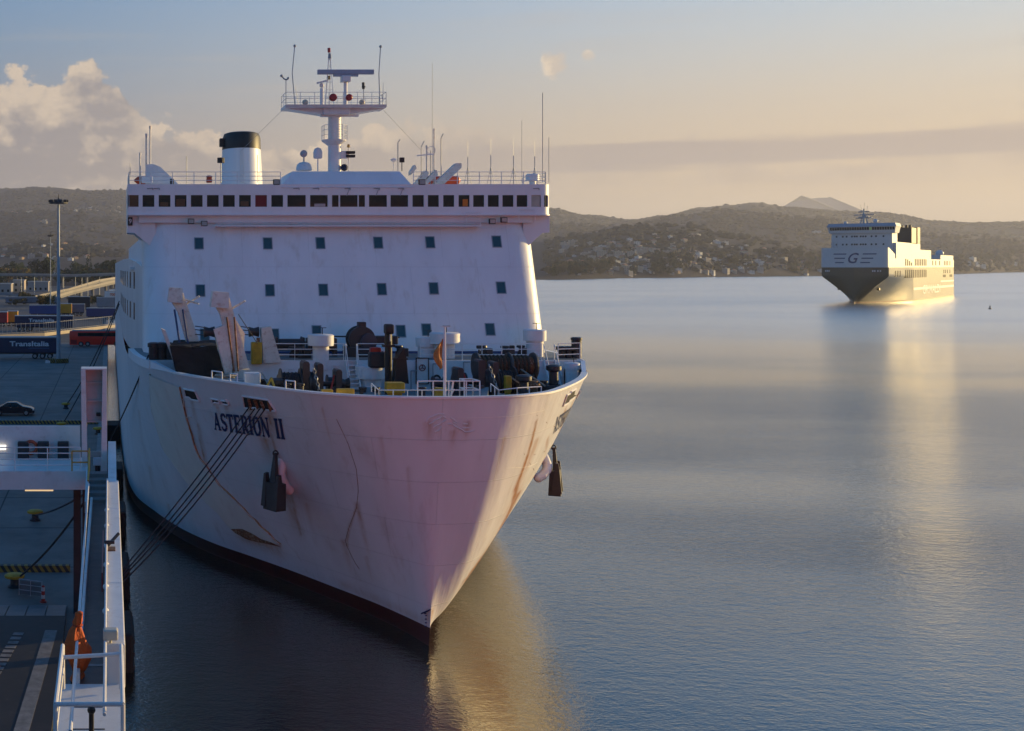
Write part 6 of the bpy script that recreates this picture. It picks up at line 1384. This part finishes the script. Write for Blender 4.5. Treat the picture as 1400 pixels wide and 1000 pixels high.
# ------------------------------------------------------------------ mooring lines
def rope(a, c, sag, r, label, n=18):
    b = MB(); a = Vector(a); c = Vector(c); b.path([a.lerp(c, k/n) - Vector((0, 0, sag*4*(k/n)*(1 - k/n))) for k in range(n + 1)], r, 6)
    tag(b.build('mooring_line', ropem, smooth=True), label, 'rope', 'mooring lines of the ferry')
fl = [hp(hull_at(342 + 7.5*k, 556 + .8*k, -1), -1, .05) for k in range(4)]
ends = [B6 + Vector((.12, 0, .25)), B6 + Vector((.1, -.1, .15)), B6 + Vector((.1, .1, .05)), B6 + Vector((.08, -.05, -.05))]
for k in range(4): rope(fl[k], ends[k], .25 + .12*k, .034, ('steepest', 'second', 'third', 'lowest')[k] + ' of the four dark ropes from the big fairlead to the quay')
rope(at(203, 486, 67), Vector((-0.6, 92, 2.6)), .3, .05, 'dark rope from the black bitts by the tarpaulin down behind the gangway')
sp = at(163, 412, 118)
rope(sp, B3, .8, .055, 'upper dark rope from the ferry side to the small bollard by the car')
rope(sp + Vector((0, .4, -.3)), B2, .8, .055, 'lower dark rope from the ferry side to the bollard at the striped kerb')
rope(Vector((-1.2, 53.5, 7.0)), B1, .15, .05, 'dark rope from under the gangway platform to the yellow bollard')
rope(Vector((-1.0, 53.0, 7.0)), B4, .35, .05, 'long dark rope from under the platform to the bollard at the ramp')

# ------------------------------------------------------------------ gangway in the foreground
gw = mat('gangway_white', (0.7, 0.68, 0.66), 0.45, var=0.12, scale=1.2, bump=0.006, dirt=(.3, .2, .12), dirt_amt=.5)
floor_m = mat('gangway_floor', (.12, .085, .075), .55, var=.35, scale=1.6, bump=.01, dirt=(.3, .27, .25), dirt_amt=.5)
GZ = 8.0; GX0, GX1 = -0.98, 0.20; GY0, GY1 = 21.5, 46.5
G = thing('gangway', 'long white boarding gangway with brown floor leading from rails to the stair', 'gangway', (-.4, 34, GZ))
b = MB(); b.box((GX0 + .16, 26.4, GZ - .1), (GX1 - .28, GY1, GZ)); b.build('floor', floor_m, G)
b = MB(); b.box((GX0 - .1, GY0, GZ - .14), (GX1 + .12, 26.4, GZ + .02)); b.build('landing', gw, G)
for k in range(3): b = MB(); b.box((GX0 + .18, 22.6 + k*1.2, GZ + .02), (GX1 - .3, 22.63 + k*1.2, GZ + .035)); b.build('floor_joint', floor_m, G)
# right: wide box girder with folded top; left: slim girder
seg = [(26.4, 31.5), (31.52, 36.5), (36.52, 41.2), (41.22, 46.6)]
for y0_, y1_ in seg: b = MB(); b.bbox((GX1 - .06, (y0_ + y1_)/2, GZ + .42), (.42, y1_ - y0_, 1.0), .03); b.build('side_girder', gw, G)
b = MB(); b.tube((GX1 - .3, GY0 + .6, GZ + .98), (GX1 - .3, GY1, GZ + .98), .035, n=8); b.build('handrail', gw, G)
GL = -.72
b = MB(); b.bbox((GL, (26.4 + GY1)/2, GZ + .1), (.09, GY1 - 26.4, .34), .02); b.build('side_girder', gw, G)
b = MB(); b.tube((GL, GY0, GZ + .9), (GL - .12, GY1, GZ + .8), .036, n=8); b.build('handrail', gw, G)
for k, y in enumerate((29, 31.2, 33.5, 35.8, 38.5, 41)): b = MB(); b.sphere((GX1 - .3, y, GZ + .9), .085, 10, 6); b.build('bracket_knob', gw, G, True)
for x in (GX0 - .05, GX1 + .05):                     # tubular hoops of the landing
    b = MB(); b.path([(x, 22.2, GZ), (x, 22.3, GZ + 1.1), (x, 25.6, GZ + 1.15), (x, 25.9, GZ + .1)], .045, 8); b.path([(x, 22.3, GZ + .6), (x, 25.8, GZ + .6)], .035, 6); b.build('landing_rail', gw, G)
b = MB(); b.path([(GX0 - .05, 24.9, GZ + 1.12), (GX1 + .05, 25.1, GZ + 1.13)], .045, 8); b.build('landing_rail', gw, G); b = MB(); b.path([(GX0 - .05, 22.3, GZ + 1.1), (GX1 + .05, 22.3, GZ + 1.1)], .045, 8); b.build('landing_rail', gw, G)
b = MB(); b.tube((-.35, 22.4, GZ), (-.35, 22.4, GZ + .9), .05, n=8); b.sphere((-.35, 22.4, GZ + .95), .08); b.build('latch_post', blk, G)
b = MB(); b.bbox((.02, 26.5, GZ + 1.12), (.34, .28, .24), .04); b.tube((.02, 26.5, GZ + .4), (.02, 26.5, GZ + 1.0), .03, n=6); b.build('floodlight', mat('lamp_cream', (.55, .5, .4), .5), G)
b = MB(); b.bbox((.0, 35.6, GZ + 1.05), (.3, .12, .1), .02); b.tube((-.1, 35.6, GZ + .9), (.28, 35.9, GZ + 1.25), .05, n=6); b.build('floodlight', gear, G)
b = MB(); b.bbox((.02, 35.2, GZ + .94), (.3, .4, .05)); b.build('rust_plate', rust, G)
b = MB(); b.box((-.23, 33.2, GZ + .2), (-.2, 38.5, GZ + .75)); b.build('red_strip', redl, G)
for y in (27.6, 28.3): b = MB(); b.box((GX0 + .2, y, GZ + .001), (GX1 - .3, y + .16, GZ + .012)); b.build('worn_patch', mat('worn_grey', (.3, .3, .3), .6, var=.4, scale=4), G)
for x in (GX0 + .2, GX1 - .1):
    b = MB(); b.box((x - .12, 45.2, QZ), (x + .12, 45.6, GZ - .1)); b.build('support_leg', gear, G)
    b = MB(); b.box((x - .12, 27.0, QZ if x < 0 else -2), (x + .12, 27.3, GZ - .1)); b.build('support_leg', gear, G)
# orange wrapped cover on the left rail
b = MB(); c = Vector((-.735, 26.9, GZ)); n = 22; prof = [(.03, 1.52), (.12, 1.48), (.13, 1.36), (.16, 1.28), (.12, 1.2), (.2, 1.08), (.33, .86), (.4, .68), (.36, .45), (.26, .25), (.2, .16), (.14, .1), (.2, .04), (.22, -.06), (.12, -.14)]
vs = []
for k, (r_, z) in enumerate(prof):
    for i in range(n):
        t = 2*math.pi*i/n; q = r_*.72*(1 + .16*math.sin(5*t + z*4) + .1*math.sin(9*t - z*7) + .05*math.sin(13*t + k)); vs.append(c + Vector((q*math.cos(t)*.95 + .04*math.sin(z*5), q*math.sin(t), z)))
b.add(vs, [(k*n+i, k*n+(i+1) % n, (k+1)*n+(i+1) % n, (k+1)*n+i) for k in range(len(prof)-1) for i in range(n)] + [tuple(range(n)), tuple(range((len(prof)-1)*n, len(prof)*n))])
OC = thing('orange_cover', 'bright orange cloth cover tied at both ends on the gangway rail', 'cover', c); b.build('cloth', mat('orange_cloth', (.62, .1, .012), .75, var=.2, scale=4, bump=.05), OC, True)
for z in (1.2, .1): b = MB(); b.torus(c + Vector((0, 0, z)), .1, .025, 'z', 18, 6); b.build('tie_cord', mat('cord_red', (.4, .05, .01), .8), OC)
# boarding platform with tower, stair, rails
PF = thing('boarding_platform', 'white boarding platform on dark legs with railing and life ring above the quay', 'platform', (-4, 51, QZ)); FZ = 8.75; FY0, FY1 = 49.6, 53.2
xr_ = (121 - XP)/F*FY0
b = MB(); b.box((-11, FY0, FZ - .78), (xr_, FY1, FZ)); b.build('deck_girder', gw, PF)
b = MB(); b.box((-11, FY1 - .15, FZ), (-1.35, FY1, FZ + 1.45)); b.build('rear_wall', gw, PF)
b = MB(); b.rail([(-11, FY0 + .1, FZ), (xr_ - .35, FY0 + .1, FZ)], 1.0, 4, .025, 1.42); b.build('railing', railm, PF)
b = MB(); b.rail([(xr_ - .7, FY0 + .05, FZ - .1), (xr_, FY0 + .05, FZ - .1)], .95, 2, .035, .7); b.build('gate', mat('gate_yellow', (.55, .3, .05), .5), PF)
for x in (-3.9, -3.0, -2.1): b = MB(); b.bbox((x, FY1 - .35, FZ + .3), (.5, .3, .95), .03); b.build('locker', gear, PF)
for x in (-1.45, -1.05): b = MB(); b.box((x - .16, 52.0, QZ), (x + .16, 52.4, FZ - .78)); b.build('support_leg', gear, PF)
b = MB(); b.box((-9.5, 52, QZ), (-9.2, 52.4, FZ - .78)); b.build('support_leg', gear, PF)
b = MB(); b.box((-3.6, 49.7, FZ - .86), (-2.4, 49.9, FZ - .775)); b.build('strip_light', emit('strip_glow', (1, .7, .35), .5), PF)
b = MB(); p = at(2, 612, FY1 - .3); b.bbox(p, (.42, .12, .22), .02); b.build('wall_lamp', emit('lamp_glow', (1, .9, .75), 0.9), PF)
LR_ = at(42, 612, FY1 - .3); b = MB(); b.torus(LR_, .27, .075, 'y', 24, 8); tag(b.build('lifebuoy', mat('buoy_orange', (.55, .09, .03), .6), smooth=True), 'orange life ring hung on the platform rear wall', 'life ring')
lb_ = bpy.data.objects['lifebuoy'] if False else None
n = 5
for k in range(n):                                    # stair from gangway floor up to the platform
    z = GZ + (FZ - GZ)*(k + 1)/n; y = 46.6 + 3.0*k/n; b = MB(); b.box((GX0 + .12, y, z - .16), (GX1 - .3, y + .62, z)); b.build('stair_tread', mat('tread_grey', (.22, .2, .19), .6, var=.25), PF)
b = MB(); b.beam((GX0 + .04, 46.3, GZ - .1), (GX0 + .04, 49.7, FZ), .1, .5); b.build('stair_stringer', gw, PF); b = MB(); b.beam((GX1 - .1, 46.3, GZ + .45), (GX1 - .1, 52, FZ + .45), .34, .95); b.build('stair_stringer', gw, PF)
b = MB(); b.path([(GX0 + .12, 46.6, GZ + .9), (GX0 + .12, 49.6, FZ + .95), (GX0 + .12, 49.6, FZ)], .04, 6); b.build('stair_rail', MATS['gate_yellow'], PF)
TW = thing('gangway_tower', 'tall white open-fronted steel tower at the end of the gangway platform', 'tower', (-.6, 51, FZ - 1))
tz1 = at(128, 505, 51).z; tx0, tx1 = (111 - XP)/F*51, (146 - XP)/F*51
b = MB(); b.hexa([(tx0 + .05, 50.6, FZ - .5), (tx0 + .28, 50.6, FZ - .5), (tx0 + .28, 51.6, FZ - .5), (tx0 + .05, 51.6, FZ - .5), (tx0, 50.6, tz1), (tx0 + .2, 50.6, tz1), (tx0 + .2, 51.6, tz1), (tx0, 51.6, tz1)]); b.build('side_plate', gw, TW)
b = MB(); b.hexa([(tx1 - .26, 50.6, FZ - .9), (tx1 + .02, 50.6, FZ - .9), (tx1 + .02, 51.6, FZ - .9), (tx1 - .26, 51.6, FZ - .9), (tx1 - .18, 50.6, tz1), (tx1, 50.6, tz1), (tx1, 51.6, tz1), (tx1 - .18, 51.6, tz1)]); b.build('side_plate', gw, TW)
b = MB(); b.box((tx0 + .2, 51.5, FZ + 1.9), (tx1 - .2, 51.58, tz1)); b.build('back_plate', gw, TW); b = MB(); b.box((tx0 + .2, 51.5, FZ + .3), (tx1 - .2, 51.58, FZ + .55)); b.build('back_plate', gw, TW)
b = MB(); b.box((tx0, 50.6, tz1), (tx1, 51.6, tz1 + .06)); b.build('top_plate', gw, TW)
for z in (FZ + 1.85, FZ + 2.75, FZ + 3.55): b = MB(); b.box((tx0 + .19, 51.3, z), (tx1 - .17, 51.52, z + .06)); b.build('stiffener', gw, TW)
b = MB(); b.bbox((tx0 + .75, 51.3, FZ + 2.2), (.2, .15, .16), .03); b.build('camera_unit', gear, TW)
b = MB(); b.bbox((tx0 + .7, 50.9, FZ + .2), (.36, .2, .34), .02); b.build('control_box', signw, TW); b = MB(); b.tube((tx0 + .72, 51, FZ - .7), (tx0 + .72, 51, FZ + .1), .12, n=8); b.build('hydraulic_ram', gear, TW)

# ------------------------------------------------------------------ arriving ro-ro ship
RZ_ = math.atan2(-.68, .733)
FS = thing('arriving_ship', 'white and dark green cargo ferry arriving across the bay, letter G on its bow', 'ship', (348, 547, 0), None, RZ_)
fw = mat('far_ship_white', (.54, .54, .54), .45, var=.06, scale=.05); fg = mat('far_ship_green', (.05, .06, .045), .3, var=.15, scale=.05); fgold = mat('far_ship_olive', (.075, .075, .05), .35, var=.15, scale=.08)
HB = 13.5; LN = 198
def fpl(k, y_):                                       # half breadth at bow for a level k in 0..1
    wl = min(1, max(0, y_)/62) ** .8; dk = min(1, (max(0, y_ + 1.5)/2.5)) ** .5 if y_ < 1 else 1
    return HB * (wl*(1 - k) + dk*k)
ysm = [-1.5, -1.2, -.6, 0, 1, 3, 6, 10, 15, 20, 26, 32, 40, 50, 62, 120, LN]
def fhull(z0, z1, n, m__, name, side=None):
    b = MB(); zs = np.linspace(z0, z1, n)
    for s in (-1, 1):
        vs = []
        for z in zs:
            k = min(1, max(0, z / 12.6)) ** 1.15; stem = 1.0*(1 - k)*1.5
            for y in ysm: w = fpl(k, y); yy = y + stem; vs.append((s*w, yy, z))
        q = len(ysm); b.add(vs, [(j*q+i, j*q+i+1, (j+1)*q+i+1, (j+1)*q+i) for j in range(n-1) for i in range(q-1)])
    # flat nose closing both sides
    vs = []
    for z in zs:
        k = min(1, max(0, z / 12.6)) ** 1.15; w = fpl(k, -1.5); vs += [(-w, -1.5 + 1.5*(1 - k), z), (w, -1.5 + 1.5*(1 - k), z)]
    b.add(vs, [(2*j, 2*j+1, 2*j+3, 2*j+2) for j in range(n-1)])
    return b.build(name, m__, FS, True, local=True)
fhull(-1, .7, 3, redp, 'boot_topping'); fhull(.7, 16.8, 18, fg, 'lower_hull')
# upper hull block with rounded bow corners
def fup(z0, z1, hb, y0, y1, rr):
    P = [(-hb, y1), (-hb, y0 + rr)] + [(-hb + rr*(1 - math.cos(a)), y0 + rr*(1 - math.sin(a))) for a in [math.pi/2*k/6 for k in range(1, 7)]] + [(hb - rr*(1 - math.cos(a)), y0 + rr*(1 - math.sin(a))) for a in [math.pi/2*k/6 for k in range(6, -1, -1)]] + [(hb, y1)]
    b = MB(); b.plan(P, z0, z1); return b
fup(16.8, 21.0, HB + .02, -1.6, LN, 2.5).build('upper_hull', fw, FS, True, local=True)
# fore wall rising to a breakwater
P = [(-HB, 16), (-HB, 1)] + [(-HB + 2.5*(1 - math.cos(a)), -1.6 + 2.5*(1 - math.sin(a))) for a in [math.pi/2*k/6 for k in range(1, 7)]] + [(HB - 2.5*(1 - math.cos(a)), -1.6 + 2.5*(1 - math.sin(a))) for a in [math.pi/2*k/6 for k in range(6, 0, -1)]] + [(HB, 1), (HB, 16)]
b = MB(); k = len(P); ztop = [23.0 if y > 10 else 26 for x, y in P]; b.add([(x, y, 21) for x, y in P] + [(x, y, z) for (x, y), z in zip(P, ztop)], [(i, i+1, k+i+1, k+i) for i in range(k-1)]); b.build('bow_screen', fw, FS, True, local=True)
b = MB(); b.box((-HB + .3, 0, 20.9), (HB - .3, LN - 1, 21.1)); b.build('weather_deck', deckm, FS, local=True)
# sunlit lower side: sun glare on the green put into olive; pale bands
for y0_, y1_, z0_, z1_, mm, nm in ((64, LN - .5, .8, 16.75, fgold, 'sunlit_band'), (66, LN - 1, 5.4, 6.6, fw, 'pale_stripe'), (150, LN - 1, 8.6, 9.4, fw, 'pale_stripe')):
    b = MB(); 
    o_ = .03 if nm == 'sunlit_band' else .06
    b.add([(HB + o_, y0_, z0_), (HB + o_, y1_, z0_), (HB + o_, y1_, z1_), (HB + o_, y0_, z1_)], [(0, 1, 2, 3)])
    b.build(nm, mm, FS, local=True)
# side ventilation slots
def slot(y, w, z0, z1): b = MB(); b.box((HB - .2, y, z0), (HB + .09, y + w, z1)); b.build('vent_slot', mat('slot_dark', (.03, .03, .03), .8), FS, local=True)
for k in range(12):
    slot(42 + k*5.3, 2.9, 11.6, 15.6)
    if k not in (4,): slot(42 + k*5.3, 2.9, 17.6 + (0, 0, .9, 1.8, 0, 1.7, 0, 0, 0, 0, 0, 0)[k] * (0 if k == 5 else -0), 21 - (0, .3, 1.0, 1.8, 0, 0, 0, 0, 0, 0, 0, 0)[k])
for y in (16, 22, 28): slot(y, 2.2, 12.5, 15.2)
for y in (122, 132, 145, 162, 168, 174, 182): slot(y, 2.6, 17.8, 20.4)
for y in (160, 166, 173, 182): slot(y, 2.4, 13.4, 15.4)
for y in (158, 182): slot(y, 10, 11.2, 12.6)
text('side_lettering', 'GRIMALDI', signw, FS, 4.6, Matrix.Translation((HB + .12, 92, 3.0)) @ Matrix.Rotation(R(90), 4, 'Z') @ Matrix.Rotation(R(90), 4, 'X'), bold=.005, width=56)
# house, bridge, windows
b = MB(); b.box((-12.6, 17, 21), (12.2, 30, 34.2)); b.build('deckhouse', fw, FS, local=True)
b = MB(); b.box((12.2, 19, 21), (HB, 62, 28.5)); b.build('deckhouse', fw, FS, local=True); b = MB(); b.box((-12.0, 30, 21), (12.0, 95, 29)); b.build('deckhouse', fw, FS, local=True)
b = MB(); b.box((12.0, 62, 21), (HB, 118, 25.8)); b.build('deckhouse', fw, FS, local=True); b = MB(); b.box((-12, 150, 21), (HB, LN - 2, 23.5)); b.build('deckhouse', fw, FS, local=True)
fb = mat('far_bridge_blue', (.2, .32, .45), .45)
b = MB(); b.hexa([(-13.4, 16, 33.2), (13.4, 16, 33.2), (13.4, 27, 33.2), (-13.4, 27, 33.2), (-14, 15.2, 37), (14, 15.2, 37), (14, 28, 37), (-14, 28, 37)]); b.build('bridge', fw, FS, local=True)
b = MB(); b.hexa([(-14.2, 15.0, 36.2), (14.2, 15.0, 36.2), (14.2, 28, 36.2), (-14.2, 28, 36.2), (-13.6, 15.2, 37.8), (13.6, 15.2, 37.8), (13.6, 28, 37.8), (-13.6, 28, 37.8)]); b.build('bridge_roof', fb, FS, local=True)
for k in range(26):
    x = -13 + k*1.02; b = MB(); b.hexa([(x, 15.62, 34.6), (x + .86, 15.62, 34.6), (x + .86, 15.9, 34.6), (x, 15.9, 34.6), (x, 15.3, 36.0), (x + .86, 15.3, 36.0), (x + .86, 15.6, 36.0), (x, 15.6, 36.0)]); b.build('bridge_window', glass if k != 16 else mat('lit_green_pane', (.5, .7, .2), .4), FS, local=True)
for z in (31.2, 27.4):
    for x in (-10.8, -8.2, -6.6, -4.4, -3.3, -2.4, -.8, .2, 1.2, 3.6, 5.4, 8.4): b = MB(); b.box((x, 16.93, z), (x + .7, 17.05, z + .8)); b.build('window', glass, FS, local=True)
b = MB(); b.box((6, 66, 29), (12.6, 80, 36.8)); FN2 = b.build('funnel', blk, FS, local=True); b = MB(); b.box((5.5, 80, 29), (13, 88, 37.2)); b.build('casing', fgold, FS, local=True)
for x in (7.5, 9.5, 11): b = MB(); b.tube((x, 72, 36.7), (x, 72, 38.2), .6, n=10); b.build('exhaust_pipe', blk, FN2, local=True)
b = MB(); b.tube((0, 22, 37.5), (0, 22, 45), .6, .35, n=8)
b.tube((-1.6, 22, 37.5), (-.2, 22, 43), .3, .2, n=6); b.tube((1.6, 22, 37.5), (.2, 22, 43), .3, .2, n=6)
for z, w in ((40.5, 3.2), (42, 4.4), (43.5, 2.4)): b.tube((-w, 22, z), (w, 22, z + .2), .25, n=5)
b.bbox((0, 21.6, 41), (4.2, .6, .6)); b.tube((-1, 22, 44), (-1.4, 22, 47), .08, n=5); b.tube((1, 22, 43), (1.5, 22, 46.4), .08, n=5); b.tube((0, 22, 45), (.2, 22, 48), .08, n=5); b.build('mast', steel, FS, local=True)
b = MB(); b.sphere((4.3, 24, 39), 1.1, 14, 10); b.build('satellite_dome', fw, FS, True, local=True); b = MB(); b.sphere((-8, 24, 38.4), .8, 12, 8); b.build('satellite_dome', fw, FS, True, local=True)
for x in (-13.5, 13.5): b = MB(); b.tube((x, 16, 37.5), (x, 16, 40), .1, n=5); b.build('antenna', steel, FS, local=True)
for x in (-12, -11, -9.6): b = MB(); b.tube((x, 14, 21), (x, 14, 29), .15, n=5); b.build('deck_post', steel, FS, local=True)
b = MB(); b.sphere((11, 165, 24.5), 2.0, 14, 8); b.lathe((11, 165, 23), [(1, 0), (1, 1)], 10); b.build('lifeboat', fw, FS, True, local=True)
# bow emblem: italic G with three bars at each side, anchor pockets, name marks
text('emblem_letter', 'G', bluel, FS, 4.9, Matrix.Translation((-2.2, -1.66, 18.7)) @ Matrix.Rotation(R(90), 4, 'X'), bold=.012, shear=.35, width=4.4)
for k in range(3):
    for s in (-1, 1):
        z = 22.8 - k*2.0; x0_ = 3.3 + .0*k; x1_ = 8.6 - k*.8
        sh_ = .5*(1 - k)
        b = MB(); b.add([(s*x0_ - .2 + sh_, -1.67, z), (s*x1_ + sh_, -1.67, z), (s*x1_ + sh_ + .1, -1.67, z + .5), (s*x0_ + sh_, -1.67, z + .5)], [(0, 1, 2, 3)]); b.build('emblem_bar', bluel, FS, local=True)
for s in (-1, 1):
    b = MB(); k_ = (6.5/12.6) ** 1.15; w = fpl(k_, 9); b.bbox((s*(w + .1), 9 + 1.5*(1-k_), 6.8), (1.0, 3, 1.6), .2); b.build('anchor', blk, FS, local=True)
for x in (-11.5, -10.8, -10.1, 7.4, 8.2, 9.4, 10.4): b = MB(); b.box((x, -1.72, 14.8), (x + .45, -1.5, 15.5)); b.build('name_mark', signw, FS, local=True)
# small craft specks and a buoy
p = at(1353.5, 422, gy(422, .2)); BU = thing('channel_buoy', 'tiny dark buoy floating beyond the arriving ship', 'buoy', (p.x, p.y, 0))
b = MB(); b.lathe((p.x, p.y, 0), [(.5, -.4), (.6, .1), (.5, .35), (.1, .45)], 12); b.build('float', gear, BU, True); b = MB(); b.tube((p.x, p.y, .4), (p.x, p.y, 1.3), .12, .3, n=8); b.build('topmark', gear, BU)

# ------------------------------------------------------------------ the photographer's red-hulled ferry behind the camera, unseen, shaped to bounce red light
RS = thing('red_ferry', 'unseen red hulled ferry the gangway belongs to, shaped to bounce red light on the bow', 'ferry', (10, -20, 0))
rh = mat('red_hull_paint', (.75, .035, .03), .45, var=.1, scale=.3)
b = MB(); b.hexa([(1.6, 27, -2), (24, 0.5, -2), (24, -60, -2), (1.6, -20, -2), (1.6, 27.2, 6.2), (24, 0, 16.9), (24, -60, 16.9), (1.6, -20, 6.2)]); b.build('hull', rh, RS)  # unseen wall, angled to the sun so it throws red onto the bow
b = MB(); b.hexa([(24, 0.4, -2), (80, -36, -2), (80, -60, -2), (24.0, -60, -2), (24, -0.1, 25), (80, -36, 25), (80, -60, 25), (24.0, -60, 25)]); b.build('bounce_hull', rh, RS)  # unseen, raised and turned to add to the red bounce
b = MB(); b.box((-45, -58, -2), (-2.2, -4, 24)); b.build('shade_block', gear, RS)  # unseen dark block, added to keep sky light off the quay and ramp

# ------------------------------------------------------------------ haze over the bay
hz = bpy.data.materials.new('haze_air'); hz.use_nodes = True; N = hz.node_tree.nodes; N.remove(N['Principled BSDF'])
pv = N.new('ShaderNodeVolumePrincipled'); pv.inputs['Color'].default_value = (.82, .85, .98, 1); pv.inputs['Density'].default_value = 0.000088; pv.inputs['Anisotropy'].default_value = 0.25
hz.node_tree.links.new(pv.outputs[0], N['Material Output'].inputs['Volume'])
b = MB(); b.box((-2500, -800, -6), (9500, 10400, 560)); h_ = b.build('haze', hz); tag(h_, 'pale evening haze over the whole bay', 'haze', kind='stuff')
